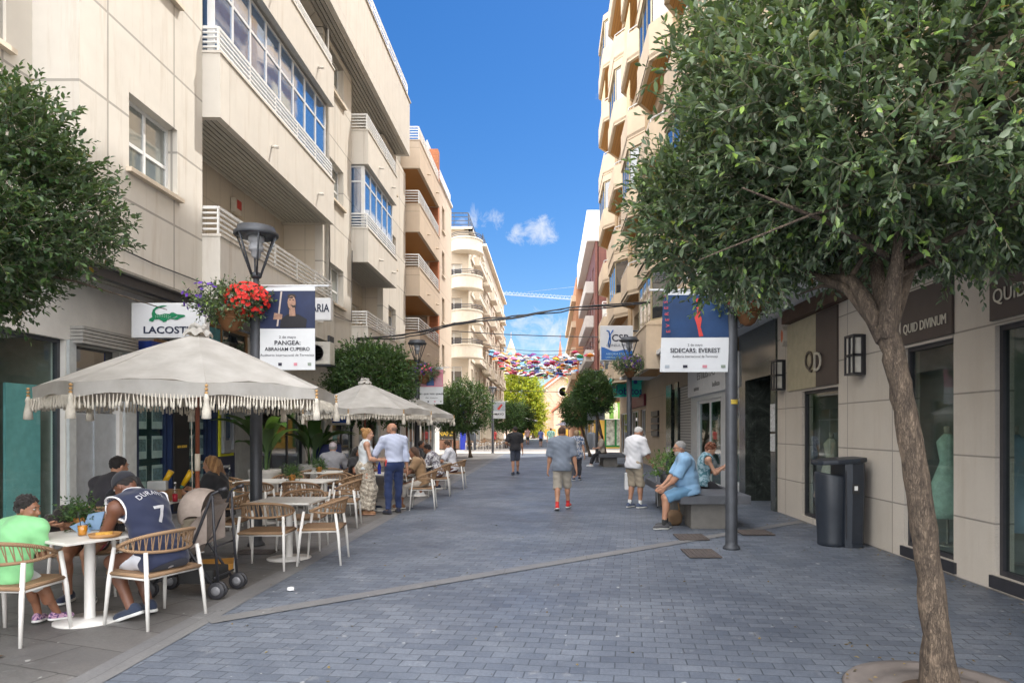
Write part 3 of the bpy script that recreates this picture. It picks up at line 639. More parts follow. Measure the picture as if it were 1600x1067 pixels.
# ------------------------------------------------------------------ right: long house with stone shop fronts below
m_stone = wallmat('speckled_stone', (.62, .56, .48), 1.36, .68, .01, .06, .25, 0, .16, .8, .3, .5)
m_stone2 = wallmat('beige_stone', (.44, .35, .25), 1.1, 1.5, .008, .05, .5, 0, .1, .7)
m_rcream = wallmat('peach_render', (.56, .44, .31), 5.0, 3.0, .02, .04, .75, 0, .12, .8)
m_rcream2 = M('peach_parapet', (.60, .475, .335), .8, var=.08, scale=2, bmp=.1)
m_tan = wallmat('tan_brick', (.46, .32, .18), .26, .085, .01, .15, .8, .5, .05, .85)
m_rwood = stripes('timber_soffit', (.46, .23, .06), (.2, .09, .02), 'x', .13, .88)
m_alu = M('bronze_frame', (.42, .35, .22), .4, .3)
m_lamp = M('frosted_lamp', (.62, .6, .54), .4)
m_soff = M('white_soffit', (.78, .78, .77), .8, var=.06)
B = thing('apartment_building', 'tall peach apartment house with timber balcony undersides over the stone boutique front', 'building', (4.55, 22, 0))
F = right(4.55); U = right(3.7)
W1 = (10.74, 12.29, .1, 2.32); W2 = (7.68, 8.75, .16, 2.68); W3 = (4.6, 6.97, .16, 2.7)
mb = MB(); wall(mb, F, 1.5, 13.6, 0, 3.98, [W1, W2, W3], .2); wl = mb.build('stone_wall', m_stone, B)
g_shop = clearglass('boutique_glass', 1.1, (.82, .88, .86))
m_brown = M('brown_sign_panel', (.06, .045, .04), .45, var=.2, scale=3)
m_creams = M('cream_sign_panel', (.45, .40, .27), .6)
for (a, b, c, d) in (W1, W2, W3):
    shopglass(F, a, b, c, d, B, black_metal, 1, .05, (), .05, g_shop); room(F, a-.3, b+.3, d+.1, 1.9, B, M('boutique_wall', (.34, .34, .31), .8), M('boutique_floor', (.3, .28, .24), .5))
for (a, b) in ((7.62, 8.8), (4.5, 7.02)):
    mb = MB(); fbox(mb, F, a, b, .03, .155, -.03, .1); mb.build('kick_plate', black_metal, B)
DY = (0, -1, 0)
def rsign(a, b, z0, z1, txt, size, w, m, zt, yc=None, bold=0):
    mb = MB(); fbox(mb, F, a, b, z0, z1, -.035, -.002); s = mb.build('sign_panel', m, B)
    if txt:
        mb = MB(); mb.text(txt, (4.55-.045, yc or (a+b)/2, zt), DY, UZ, size, w, .008, bold=bold); mb.build('lettering', M('cream_lettering', (.62, .58, .48), .5), s)
    return s
rsign(7.66, 8.77, 2.72, 3.36, 'QUID DIVINUM', .165, .93, m_brown, 2.9)
rsign(4.5, 7.0, 2.75, 3.5, 'QUID DIVINUM', .2, 1.35, m_brown, 2.98, 6.25)
rsign(10.72, 11.56, 2.36, 3.6, '', .1, 1, m_brown, 2.7)
s = rsign(11.565, 12.95, 2.36, 3.6, '', .1, 1, m_creams, 2.7)
mb = MB(); mb.text('Q', (4.495, 11.82, 2.82), DY, UZ, .46, None, .02); mb.build('lettering', M('brown_lettering', (.10, .08, .06), .5), s)
mb = MB(); mb.text('D', (4.485, 11.42, 2.76), DY, UZ, .46, None, .02); mb.build('lettering', MC['cream_lettering'], s)
mb = MB(); fbox(mb, F, 9.6, 12.9, 3.62, 3.85, -.16, -.002); mb.build('brown_fascia', M('rust_fascia', (.09, .05, .03), .7, var=.3), B)
def sconce(y, z0, lab):
    t = thing('wall_lamp', lab, 'wall lamp', (4.55, y, z0)); fb = MB(); h = .58
    fbox(fb, F, y-.12, y+.12, z0, z0+h, -.05, -.002)
    for v in (z0, z0+h/2-.02, z0+h-.03): fbox(fb, F, y-.15, y+.15, v, v+.03, -.2, -.05)
    for u in (y-.15, y+.125, y-.012): 
        for d in (-.2, -.075): fbox(fb, F, u, u+.025, z0+.03, z0+h-.03, d, d+.025)
    fb.build('cage', black_metal, t)
    for v in (z0+.035, z0+h/2+.015):
        g = MB(); fbox(g, F, y-.12, y+.12, v, v+h/2-.06, -.17, -.055); g.build('frosted_glass', m_lamp, t)
sconce(9.92, 2.43, 'black two-tier wall lamp on the stone wall between the QD sign and the second window'); sconce(13.25, 2.4, 'black two-tier wall lamp beside the dark granite doorway')
t = thing('alarm_box', 'cream hexagonal alarm box with an orange emblem above the lamp by the granite doorway', 'alarm', (4.55, 13.05, 3.2))
hexa = [(13.05+.15*cos(a)*.8, 3.42+.2*sin(a)) for a in [radians(30+60*k) for k in range(6)]]
mb = MB(); mb.prism(hexa, F, -.1, -.003); mb.build('case', M('cream_plastic', (.55, .5, .42), .5), t, .01)
mb = MB(); mb.prism([(13.05+(u-13.05)*.5, 3.42+(v-3.42)*.6) for u, v in hexa], F, -.106, -.101); mb.build('emblem', M('orange_emblem', (.6, .13, .03), .5), t)
# granite portal
m_gran, n, p = nodes('dark_green_granite'); MC['granite'] = m_gran
f_ = ramp(n, noise(n, 3.2, 10, .75, pos(n), 1.2), [(.35, (.018, .022, .02)), (.55, (.05, .058, .052)), (.72, (.14, .155, .14))]); setc(n, p, 'Base Color', f_); p.inputs['Roughness'].default_value = .16
mb = MB(); fbox(mb, F, 13.6, 13.9, 0, 3.85, -.04, .2); fbox(mb, F, 15.7, 16.2, 0, 3.85, -.04, .2); fbox(mb, F, 13.9, 15.7, 2.75, 3.85, -.04, .2); mb.build('portal', m_gran, B, .004)
mb = MB(); mb.quad(F(13.9, 0, .9), F(15.7, 0, .9), F(15.7, 2.75, .9), F(13.9, 2.75, .9)); mb.quad(F(15.7, 0, .2), F(15.7, 0, .9), F(15.7, 2.75, .9), F(15.7, 2.75, .2)); mb.quad(F(13.9, 0, .2), F(13.9, 0, .9), F(13.9, 2.75, .9), F(13.9, 2.75, .2)); mb.quad(F(13.9, 2.75, .2), F(15.7, 2.75, .2), F(15.7, 2.75, .9), F(13.9, 2.75, .9)); dr = mb.build('doorway', m_gran, B)
mb = MB(); fbox(mb, F, 14.3, 15.1, .95, 1.45, .72, .88)
mb.build('letter_box', M('bronze_box', (.06, .05, .035), .35, .5), dr)
mb = MB(); fbox(mb, F, 13.62, 13.88, 1.6, 2.15, -.055, -.042); fbox(mb, F, 13.62, 13.88, 1.2, 1.55, -.055, -.042); mb.build('intercom_plate', M('white_notice', (.55, .56, .56), .5, var=.5, scale=22), B)
# white shop with blank lettered fascia
mb = MB(); fbox(mb, F, 16.2, 21.9, 2.65, 3.5, -.1, .2); fs = mb.build('shop_fascia', m_soff, B)
for q in (('ESTILISTAS', 19.4, 3.2, .3, 2.2), ('belleza', 18.2, 2.86, .2, .8), ('unisex', 20.6, 2.86, .2, .7)): MB().text(q[0], (4.44, q[1], q[2]), DY, UZ, q[3], q[4]).build('lettering', M('grey_lettering', (.2, .2, .2), .5), fs)
mb = MB(); wall(mb, F, 16.2, 21.9, 0, 2.65, [(16.35, 17.6, .3, 2.45), (18.1, 21.0, .05, 2.5)], .15); mb.build('shop_front', M('white_shop_frame', (.55, .57, .57), .4), B)
shopglass(F, 16.35, 17.6, .3, 2.45, B, white_frame, 1, .03, (), .05); shopglass(F, 18.1, 21.0, .05, 2.5, B, white_frame, 2, .05, (), .09, clearglass('teal_glass', 1.2, (.55, .74, .68)))
room(F, 16.25, 21.5, 2.6, 2.2, B, M('salon_wall', (.3, .36, .33), .8), m_inf)
# perforated roller shutter
m_sh, n, p = nodes('perforated_shutter'); vec, _ = uz(n); bb = brick(n, vec, .16, .095, .03, (.02, .02, .02), (.03, .03, .03), (.45, .44, .41), .0, 0); setc(n, p, 'Base Color', bb.outputs[0]); p.inputs['Roughness'].default_value = .5
mb = MB(); fbox(mb, F, 21.9, 23.9, 0, 3.1, .04, .1); mb.build('roller_shutter', m_sh, B)
mb = MB(); fbox(mb, F, 23.9, 24.5, 0, 3.3, -.05, .2); fbox(mb, F, 25.2, 26.3, 0, 3.3, -.05, .2); mb.build('black_column', m_gran, B)
mb = MB(); fbox(mb, F, 24.5, 25.2, 0, 3.1, .1, .14); mb.build('door', g_dark, B)
mb = MB(); wall(mb, F, 21.9, 44, 3.1, 3.98, ()); wall(mb, F, 26.3, 44, 0, 3.1, [(32.2, 34, .4, 2.6), (34.8, 38, .1, 2.6), (39, 43.5, .1, 2.6)]); wall(mb, F, 13.6, 21.9, 3.9, 3.98); mb.quad((4.77, 44, 0), (20, 44, 0), (20, 44, 4), (4.77, 44, 4)); mb.build('ground_floor_wall', m_stone2, B)
for a, b, z in ((32.2, 34, .4), (34.8, 38, .1), (39, 43.5, .1)): shopglass(F, a, b, z, 2.6, B, white_frame, 3, .08, (), .06, g_dark)
mb = MB()
for k in range(4): fbox(mb, F, 28.2, 30.0, 1.35+k*.28, 1.35+k*.28+.22, -.08, -.002)
mb.build('letter_box', black_metal, B)
mb = MB(); fbox(mb, F, 32, 38.4, 2.75, 3.3, -.12, -.002); mb.build('red_fascia', M('dark_red', (.16, .02, .04), .5), B)
# upper storeys: flat wall with canted timber-soffited balconies and bay windows
SECT = [(3.5, 8.5), (9.2, 13.6), (14.6, 19.2), (20.2, 24.8), (26.0, 30.2), (31.6, 36.6), (38, 43.4)]
mb = MB(); hol = []
FL = [3.98+3.05*k for k in range(8)]
for (a, b) in SECT:
    for z in FL[:-1]: hol.append((a+.5, b-.5, z+.12, z+2.5))
wall(mb, U, 1.5, 44, 3.98, 27.6, hol); mb.quad((3.92, 44, 3.98), (20, 44, 3.98), (20, 44, 27.6), (3.92, 44, 27.6)); mb.build('wall', m_rcream, B)
mb = MB()
for (a, b), (c, d) in zip(SECT, SECT[1:]): fbox(mb, U, b+.1, c-.1, 4.2, 27.2, -.06, -.003)
mb.build('brick_panel', m_tan, B)
mb = MB(); mb.box2(3.2, 4.545, 1.5, 31, 3.86, 3.98) ; mb.build('soffit', m_soff, B)
mb = MB(); mb.box2(4.85, 20, 1.5, 43.9, 4.1, 27.5); mb.box2(4.2, 4.9, 1.6, 43.9, 27.4, 27.55); mb.box2(6.9, 20, 1.5, 43.9, 0, 4.2); mb.build('roof', m_rcream, B)
rr = random.Random(3)
for i, (a, b) in enumerate(SECT):
    for k, z in enumerate(FL[:-1]):
        kind = 'bay' if (i+k) % 3 == 0 else 'balcony'
        pr = .62; o = .9
        out = [(a, 0), (a+o, -pr), (b-o, -pr), (b, 0)]
        mb = MB()
        for (u0, d0), (u1, d1) in zip(out, out[1:]):
            for za, zb in ((z-.12, z+1.0),):
                dx, dd = u1-u0, d1-d0; L = sqrt(dx*dx+dd*dd); nx, nd = -dd/L*.13, dx/L*.13
                q = [(u0, d0), (u1, d1), (u1+nx, d1+nd), (u0+nx, d0+nd)]
                mb.prism(q, lambda u, v, w: U(u, w, v), za, zb)
        mb.prism(out, lambda u, v, w: U(u, w, v), z-.06, z+.06)
        bl = mb.build('balcony' if kind == 'balcony' else 'bay_window', m_rcream2, B)
        mb = MB(); mb.prism([(a+.25, -.0), (a+o, -pr+.1), (b-o, -pr+.1), (b-.25, 0)], lambda u, v, w: U(u, w, v), z-.11, z-.07); mb.build('soffit', m_rwood, bl)
        if kind == 'bay':
            f_ = MB(); p_ = MB()
            for (u0, d0), (u1, d1) in zip(out, out[1:]):
                L = sqrt((u1-u0)**2+(d1-d0)**2); E = lambda s_, v, d, u0=u0, d0=d0, ux=(u1-u0)/L, ud=(d1-d0)/L: U(u0+ux*s_-ud*(d+.06), v, d0+ud*s_+ux*(d+.06))
                bars(f_, E, .02, L-.02, z+1.0, z+2.55, [k_/3 for k_ in range(1, 3)] if L > 2 else (), (), .06, 0, .05)
                fbox(p_, E, .05, L-.05, z+1.03, z+2.52, .02, .028)
            f_.build('window_frame', m_alu, bl); p_.build('pane', g_dark, bl)
            mb = MB(); mb.prism([(a, 0), (a+o, -pr), (b-o, -pr), (b, 0)], lambda u, v, w: U(u, w, v), z+2.56, z+2.9); mb.build('hood', m_rcream2, bl)
        else:
            r_ = MB()
            for (u0, d0), (u1, d1) in zip(out, out[1:]): r_.tube([U(u0, z+1.14, d0+.06), U(u1, z+1.14, d1+.06)], .025, 6)
            for (u0, d0) in out[1:3]: r_.tube([U(u0, z+1.0, d0+.06), U(u0, z+1.14, d0+.06)], .02, 5)
            r_.build('railing', white_paint, bl)
            if rr.random() < .35:
                g_ = MB(); L0 = rr.uniform(.25, .5)*(b-a); fbox(g_, U, a+o+.1, a+o+L0, z+1.2, z+2.3, -pr+.1, -pr+.12); g_.build('awning', M('sand_awning', (.6, .5, .3), .8), bl)
        w0, w1 = a+.5, b-.5; m_ = (w0+w1)/2
        window(U, w0, w1, z+.12, z+2.5, B, m_alu, g_dark, 3, (), .14, rr.choice((0, .2, .5, .9)))
# rounded first-floor balcony nearest the poster
m_peach = M('peach_balcony', (.58, .46, .33), .8, var=.06)
bl = balcony(U, 20.4, 23.6, 3.45, 4.75, 4.8, -.8, 0, B, m_peach, m_rwood, white_paint, drip=False)

# ------------------------------------------------------------------ right: houses past the crossing
m_brownt = wallmat('brown_tile', (.17, .06, .045), .3, .3, .012, .2, .6, 0, .05, .5)
m_yel = M('yellow_wall', (.62, .38, .07), .8, var=.08)
B = thing('apartment_building', 'brown tiled apartment house with a white top storey past the crossing on the right', 'building', (3.2, 70, 0))
FF = front(58); F = right(3.2)
mb = MB(); wall(mb, FF, 4.2, 24, 4.0, 17.6, [(u, u+1.4, z, z+1.8) for u in (5.2, 8.4) for z in (5, 8, 11, 14)]); wall(mb, right(3.9), 58, 78, 4, 17.6, [(u, u+1.6, z, z+1.9) for u in (60, 64, 68, 72) for z in (5, 8, 11, 14)]); mb.build('wall', m_brownt, B)
mb = MB(); mb.box2(3.2, 24, 57.9, 78, 17.6, 20.2); mb.build('white_storey', M('white_storey', (.68, .67, .64), .7), B)
mb = MB(); wall(mb, FF, 4.12, 24, 0, 4.0, [(4.7, 7.0, .1, 2.7)]); wall(mb, right(3.9), 58, 78, 0, 4, [(60, 66, .1, 2.8), (68, 76, .1, 2.8)]); mb.build('shop_wall', m_yel, B)
m_grn = M('green_frame', (.01, .16, .04), .4)
bars_ = MB(); bars(bars_, FF, 4.7, 7.0, .1, 2.7, (.42,), (), .16, .03, .12); gd = bars_.build('green_door', m_grn, B)
mb = MB(); fbox(mb, FF, 4.8, 6.9, .15, 2.6, .1, .12); mb.build('pane', M('poster_glass', (.4, .42, .36), .3, var=.8, scale=4), gd)
for z in (4.6, 7.6, 10.6, 13.6):
    mb = MB(); mb.box2(3.2, 3.9, 60, 74, z, z+1.0); mb.box2(4.5, 6.4, 57.2, 58, z+.2, z+1.1); b = mb.build('balcony', M('white_balcony', (.6, .57, .53), .7), B)
    mb = MB(); railing(mb, FF, 4.5, 6.4, z+1.1, z+1.7, -.75, 3, 0, .02); mb.build('railing', white_paint, b)
for u in (60, 64, 68, 72):
    for z in (5, 8, 11, 14): window(right(3.9), u, u+1.6, z, z+1.9, B, white_frame, g_dark, 1, (), .1)
for u in (5.2, 8.4):
    for z in (5, 8, 11, 14): window(FF, u, u+1.4, z, z+1.8, B, white_frame, g_dark, 1, (), .1)
for a, b in ((60, 66), (68, 76)): shopglass(right(3.9), a, b, .1, 2.8, B, white_frame, 3, .08, (), .1, g_dark)
mb = MB()
n = 9
for k in range(n):
    y0 = 57.98; x0 = 4.3+k*.36
    for j in range(5):
        a0, a1 = j*pi/10, (j+1)*pi/10
        mb.quad((x0, y0-1.1*sin(a0), 2.7+1.2*cos(a0)), (x0+.36, y0-1.1*sin(a0), 2.7+1.2*cos(a0)), (x0+.36, y0-1.1*sin(a1), 2.7+1.2*cos(a1)), (x0, y0-1.1*sin(a1), 2.7+1.2*cos(a1)), k % 2)
    mb.quad((x0, y0-1.1, 2.7), (x0+.36, y0-1.1, 2.7), (x0+.36, y0-1.1, 2.45), (x0, y0-1.1, 2.45), k % 2)
OFFK = thing('awning', 'green and cream striped awning over the green door of the yellow shop', 'awning', (5.9, 58, 2.7))
mb.build('awning_cloth', [M('awning_green', (.18, .38, .06), .8), M('awning_cream', (.62, .62, .42), .8)], OFFK)
mb = MB(); mb.tube([(4.3, 56.9, 2.46), (7.54, 56.9, 2.46)], .03, 6); mb.build('bar', white_paint, OFFK)
mb = MB(); mb.box2(4.3, 24, 58.3, 77.8, .2, 17.5); mb.build('roof', m_brownt, B)
B = thing('apartment_building', 'orange brick apartment house farthest down the right side', 'building', (3.1, 95, 0))
F = right(3.1)
hol = [(u, u+1.5, z, z+1.9) for u in np.arange(80, 108, 4) for z in (5, 8, 11, 14)]
mb = MB(); wall(mb, F, 78.2, 112, 0, 19, hol); mb.quad((3.32, 78.2, 0), (20, 78.2, 0), (20, 78.2, 19), (3.32, 78.2, 19)); mb.build('wall', wallmat('orange_render', (.5, .25, .13), 4, 3, .02), B)
for h in hol: window(F, *h, B, white_frame, g_dark, 1, (), .1)
for z in (4.4, 7.4, 10.4, 13.4, 16.4):
    mb = MB(); fbox(mb, F, 79, 111, z, z+.7, -.5, -.003); mb.build('balcony', m_rcream2, B)
mb = MB(); mb.box2(3.5, 20, 78.4, 111.8, .1, 18.9); mb.build('roof', m_rcream, B)

# ------------------------------------------------------------------ church at the end of the street
m_ch = wallmat('church_stone', (.6, .40, .28), 1.2, .6, .03, .1, .75, .5, .08, .85)
m_chl = M('church_trim', (.66, .53, .42), .8)
m_roof = M('clay_roof', (.38, .13, .07), .85, var=.25, scale=3)
CY = 152
ch = thing('church', 'pink stone church with a gabled front and round window at the end of the street', 'church', (2.9, CY, 0))
g = lambda u, v, w: (u, w, v)
mb = MB(); mb.prism([(-3.6, 0), (9.4, 0), (9.4, 8.6), (2.9, 13.4), (-3.6, 8.6)], g, CY, CY+34); mb.build('nave_wall', m_ch, ch)
mb = MB(); mb.prism([(-4.1, 8.5), (2.9, 13.7), (9.9, 8.5), (9.9, 9.2), (2.9, 14.5), (-4.1, 9.2)], g, CY-.5, CY+34.3); mb.build('roof', m_roof, ch)
mb = MB(); mb.prism([(-4.0, 8.3), (2.9, 13.4), (9.8, 8.3), (9.8, 8.6), (2.9, 13.85), (-4.0, 8.6)], g, CY-.75, CY-.52); mb.build('gable_trim', m_chl, ch)
rw = MB(); rw.lathe([(1.0, -.1), (1.35, -.1), (1.35, .1), (1.0, .1), (1.0, -.1)], (0, 0, 0), 24); rw.v = [(3.2+x, CY-.12+z, 9.9+y) for x, y, z in rw.v]; fr = rw.build('round_window', m_chl, ch)
mb = MB(); mb.prism([(3.2+cos(a), 9.9+sin(a)) for a in [2*pi*k/20 for k in range(20)]], g, CY-.05, CY-.02); mb.build('pane', g_blue, fr)
mb = MB(); mb.prism([(-3.6, 0), (1.0, 0), (5.8, 0), (5.8, 5.4), (3.4, 7.2), (1.0, 5.4), (-3.6, 5.4)][1:6], g, CY-2.6, CY-.02); po = mb.build('porch', m_ch, ch)
mb = MB(); mb.prism([(.5, 5.3), (3.4, 7.5), (6.3, 5.3), (6.3, 5.7), (3.4, 8.0), (.5, 5.7)], g, CY-2.9, CY-.03); mb.build('roof', m_roof, po)
mb = MB(); mb.prism([(2.5, 0)]+[(3.4+.9*cos(a), 2.6+.9*sin(a)) for a in [pi-pi*k/8 for k in range(9)]]+[(4.3, 0)], g, CY-2.66, CY-2.61); mb.build('door', M('church_door', (.08, .04, .02), .7), po)
tw = MB(); tx, ty = -9.2, 165
tw.box2(tx-1.7, tx+1.7, ty-1.7, ty+1.7, 0, 17.8); t_ = tw.build('bell_tower', m_chl, ch)
mb = MB(); mb.box2(tx-2.2, tx+2.2, ty-2.2, ty+2.2, 17.8, 18.4); mb.lathe([(2.1, 18.4), (1.2, 20.2), (.12, 23.4)], (tx, ty, 0), 8); mb.tube([(tx, ty, 23), (tx, ty, 25)], .07, 5); mb.build('roof', M('tower_roof', (.42, .29, .19), .8), t_)
for q in (-.75,):
    mb = MB(); mb.prism([(tx+.75*cos(a), 15.6+.75*sin(a)) for a in [pi-pi*k/8 for k in range(9)]]+[(tx+.75, 13.8), (tx-.75, 13.8)], g, ty-1.75, ty-1.71); mb.build('bell_opening', m_black, t_)
mb = MB(); sx_, sy_ = 3.1, 190; mb.box2(sx_-1, sx_+1, sy_-1, sy_+1, 8, 19); mb.lathe([(1.3, 19), (.5, 22.5), (.08, 26)], (sx_, sy_, 0), 6); mb.tube([(sx_, sy_, 26), (sx_, sy_, 28)], .06, 5); mb.tube([(sx_-.5, sy_, 27.3), (sx_+.5, sy_, 27.3)], .06, 5); mb.build('red_spire', m_roof, ch)
# distant tower crane
cr = thing('tower_crane', 'distant pale tower crane with a long lattice jib in the sky', 'crane', (22, 240, 0))
mb = MB(); zj = lambda x: 1.65+47.3-(x+17)*.075
for (dy, dz) in ((-.6, 0), (.6, 0), (0, 1.5)): mb.tube([(-17, 240+dy, zj(-17)+dz*.4), (30, 240+dy, zj(30)+dz)], .09, 4, cap=False)
for k in range(36):
    x = -17+k*1.3; e = 1 if k % 2 else 0
    for dy in (-.6, .6): mb.tube([(x, 240+dy, zj(x)), (x+.65, 240, zj(x)+1.3), (x+1.3, 240+dy, zj(x+1.3))], .05, 3, cap=False)
mb.tube([(-8, 240, zj(-8)+1.4), (22, 240, zj(22)+7)], .05, 3); mb.tube([(22, 240, zj(22)+7), (30, 240, zj(30)+1.4)], .05, 3)
mb.build('jib', M('crane_pale', (.30, .34, .40), .6), cr)
mb = MB()
for dx in (-.8, .8):
    for dy in (-.8, .8): mb.tube([(22+dx, 240+dy, 0), (22+dx, 240+dy, zj(22)), (22, 240, zj(22)+7)], .1, 4)
for k in range(22): mb.tube([(21.2, 239.2, k*2), (22.8, 239.2, k*2+2)], .06, 3)
mb.build('mast', MC['crane_pale'], cr)
# ------------------------------------------------------------------ trees
bark = barkmat('bark', (.05, .036, .027), (.25, .185, .13))
leaf_near = leafmat('olive_green_leaves', [(0, (.036, .07, .028)), (.35, (.068, .118, .048)), (.6, (.11, .165, .085)), (.78, (.22, .255, .185)), (.93, (.18, .29, .07)), (.985, (.24, .36, .07)), (1, (.30, .16, .05))], .2, .34)
leaf_mid = leafmat('dark_green_leaves', [(0, (.02, .055, .015)), (.45, (.035, .085, .022)), (.8, (.06, .13, .03)), (1, (.10, .19, .04))], .28, .4)
leaf_yel = leafmat('yellow_green_leaves', [(0, (.16, .22, .02)), (.5, (.32, .36, .03)), (1, (.52, .46, .04))], .45, .5)
twigm = M('twig', (.22, .19, .13), .8)
def leaf_mesh(name, P, D, N, L, Wd, mat, parent, rs):
    """P base, D direction, N normal hint (n,3); two folded quads per leaf"""
    n = len(P); D = D/np.linalg.norm(D, axis=1, keepdims=True); S = np.cross(D, N); S /= np.linalg.norm(S, axis=1, keepdims=True)+1e-9; U = np.cross(S, D)
    L = L[:, None]; w = (Wd[:, None] if hasattr(Wd, '__len__') else Wd)*np.ones((n, 1)); dr = rs.uniform(-.22, .02, (n, 1))*L; fo = w*.35
    v = np.stack([P, P+D*L*.33+S*w*.85+U*fo, P+D*L*.68+S*w*.8+U*(fo+dr*.4), P+D*L+U*dr, P+D*L*.68-S*w*.8+U*(fo+dr*.4), P+D*L*.33-S*w*.85+U*fo], 1).reshape(-1, 3)
    b = np.arange(n)[:, None]*6; f = np.concatenate([b+np.array([[0, 1, 2, 3]]), b+np.array([[0, 3, 4, 5]])])
    return npmesh(name, v, f, mat, parent, True)
def twig_mesh(P, D, L, r, parent):
    n = len(P); D = D/np.linalg.norm(D, axis=1, keepdims=True); A = np.cross(D, np.array([.31, .52, .79])); A /= np.linalg.norm(A, axis=1, keepdims=True); Bv = np.cross(D, A)
    rings = []
    for t, k in ((0, 1), (1, .35)):
        for q in range(3): rings.append(P+D*L[:, None]*t+(A*cos(q*2.094)+Bv*sin(q*2.094))*r*k)
    v = np.stack(rings, 1).reshape(-1, 3); b = np.arange(n)[:, None]*6
    f = np.concatenate([b+np.array([[q, (q+1) % 3, 3+(q+1) % 3, 3+q]]) for q in range(3)])
    return npmesh('twigs', v, f, twigm, parent, True)
def crown(parent, c, r, shoots, per, ll, lw, mat, seed, twigs=True, shell=.55, pw=2.6, lump=.16, up=.35, gaps=.25, flat=None):
    rs = np.random.RandomState(seed); c = np.array(c); r = np.array(r)
    n = int(shoots*1.5)
    d = rs.normal(size=(n, 3)); d /= np.linalg.norm(d, axis=1, keepdims=True)
    se = (np.abs(d)**pw).sum(1)**(-1/pw)                                   # superellipsoid: clipped crowns are boxy
    ph = rs.uniform(0, 6.28, (6, 1)); fr = rs.normal(size=(6, 3))*3.2
    lu = sum(np.sin(d@fr[k]+ph[k]) for k in range(6))/6*2
    rad = se*(1+lump*lu)*(shell+(1-shell)*rs.uniform(0, 1, n)**.55)
    keep = rs.uniform(0, 1, n) > gaps*(np.sin(d@fr[2]*1.7+1)+1)/2
    d, rad = d[keep][:shoots], rad[keep][:shoots]; n = len(d)
    P = c+d*rad[:, None]*r
    if flat is not None: P[:, 2] = np.maximum(P[:, 2], flat+rs.uniform(-.06, .1, n))
    D = d*.9+rs.normal(size=(n, 3))*.5+np.array([0, 0, up]); D /= np.linalg.norm(D, axis=1, keepdims=True)
    SL = ll*rs.uniform(2.2, 5.0, n)*(per/14)**.5
    if twigs: twig_mesh(P, D, SL, ll*.035, parent)
    k = np.repeat(np.arange(n), per); t = np.tile(np.linspace(.08, 1, per), n)
    Pk = P[k]+D[k]*(SL[k]*t)[:, None]
    A = np.cross(D, rs.normal(size=(n, 3))); A /= np.linalg.norm(A, axis=1, keepdims=True); Bv = np.cross(D, A)
    an = np.tile(np.arange(per)*pi+(np.arange(per)//2)*1.2, n)+rs.uniform(-.5, .5, n*per)
    O = A[k]*np.cos(an)[:, None]+Bv[k]*np.sin(an)[:, None]
    LD = O*(1.05-.55*t[:, None])+D[k]*(.35+.7*t[:, None])+rs.normal(size=(n*per, 3))*.22
    N = np.array([0, 0, 1.0])+rs.normal(size=(n*per, 3))*.45+D[k]*.3
    L = ll*rs.uniform(.42, 1.3, n*per)*(1.05-.35*t)
    return leaf_mesh('crown', Pk, LD, N, L, L*lw, mat, parent, rs)
def tree(name, label, base, path, r0, r1, limbs, c, r, group=None, cat='tree', **kw):
    t = thing(name, label, cat, base, 0, group)
    mb = MB(); n = len(path); rs = random.Random(kw.get('seed', 1))
    q = [Vector(p) for p in path]; pts = []; rad = []
    for i in range(n-1):
        for k in range(5):
            f = k/5; p = q[i].lerp(q[i+1], f); g = (i+f)/(n-1); pts.append(p+Vector((rs.uniform(-1, 1), rs.uniform(-1, 1), 0))*r0*.07); rad.append((r0+(r1-r0)*g)*(1+rs.uniform(-.06, .06))*(1+.5*max(0, .12-g)/.12))
    pts.append(q[-1]); rad.append(r1)
    mb.tube(pts, rad, 14); fk = q[-1]
    for e, ra in limbs:
        e = Vector(e); m1 = fk.lerp(e, .35)+Vector((0, 0, .05)); m2 = fk.lerp(e, .7)+Vector((rs.uniform(-.1, .1), rs.uniform(-.1, .1), .04))
        mb.tube([fk-Vector((0, 0, .1)), m1, m2, e], [ra, ra*.8, ra*.55, ra*.25], 8)
        for k in range(4):
            s_ = m1.lerp(e, rs.uniform(.2, .9)); o_ = Vector((rs.gauss(0, 1)*r[0], rs.gauss(0, 1)*r[1], rs.gauss(.4, .8)*r[2]))*.42
            mb.tube([s_, s_+o_*.5+Vector((0, 0, .04)), s_+o_], [ra*.32, ra*.2, ra*.07], 5)
    mb.build('trunk', bark, t)
    crown(t, c, r, **{k_: v_ for k_, v_ in kw.items() if k_ != 'extra'})
    for c2, r2, n2 in kw.get('extra', ()): crown(t, c2, r2, **{**{k_: v_ for k_, v_ in kw.items() if k_ != 'extra'}, 'shoots': n2, 'flat': None})
    return t
Y0 = 4.24
tree('street_tree', 'large clipped olive-green street tree with a leaning bare trunk in front of the boutique wall', (2.43, Y0, 0), [at(1470, 1085, Y0), at(1458, 930, Y0), at(1440, 800, Y0), at(1418, 660, Y0), at(1398, 560, Y0), at(1385, 505, Y0)], .084, .064,
     [(at(1290, 430, 4.7), .065), (at(1415, 380, 4.2), .07), (at(1230, 400, 5.0), .04), (at(1500, 250, 4.9), .05), (at(1330, 200, 5.2), .05), (at(1440, 180, 3.9), .04)], (2.52, 4.6, 3.72), (1.5, 1.45, 1.1), shoots=7000, per=15, ll=.074, lw=.22, mat=leaf_near, seed=11, extra=[((1.38, 5.0, 3.22), (.62, .65, .5), 1100), ((2.5, 5.5, 3.4), (.9, .5, .4), 500)], flat=2.93, gaps=.15, lump=.13, pw=2.35)
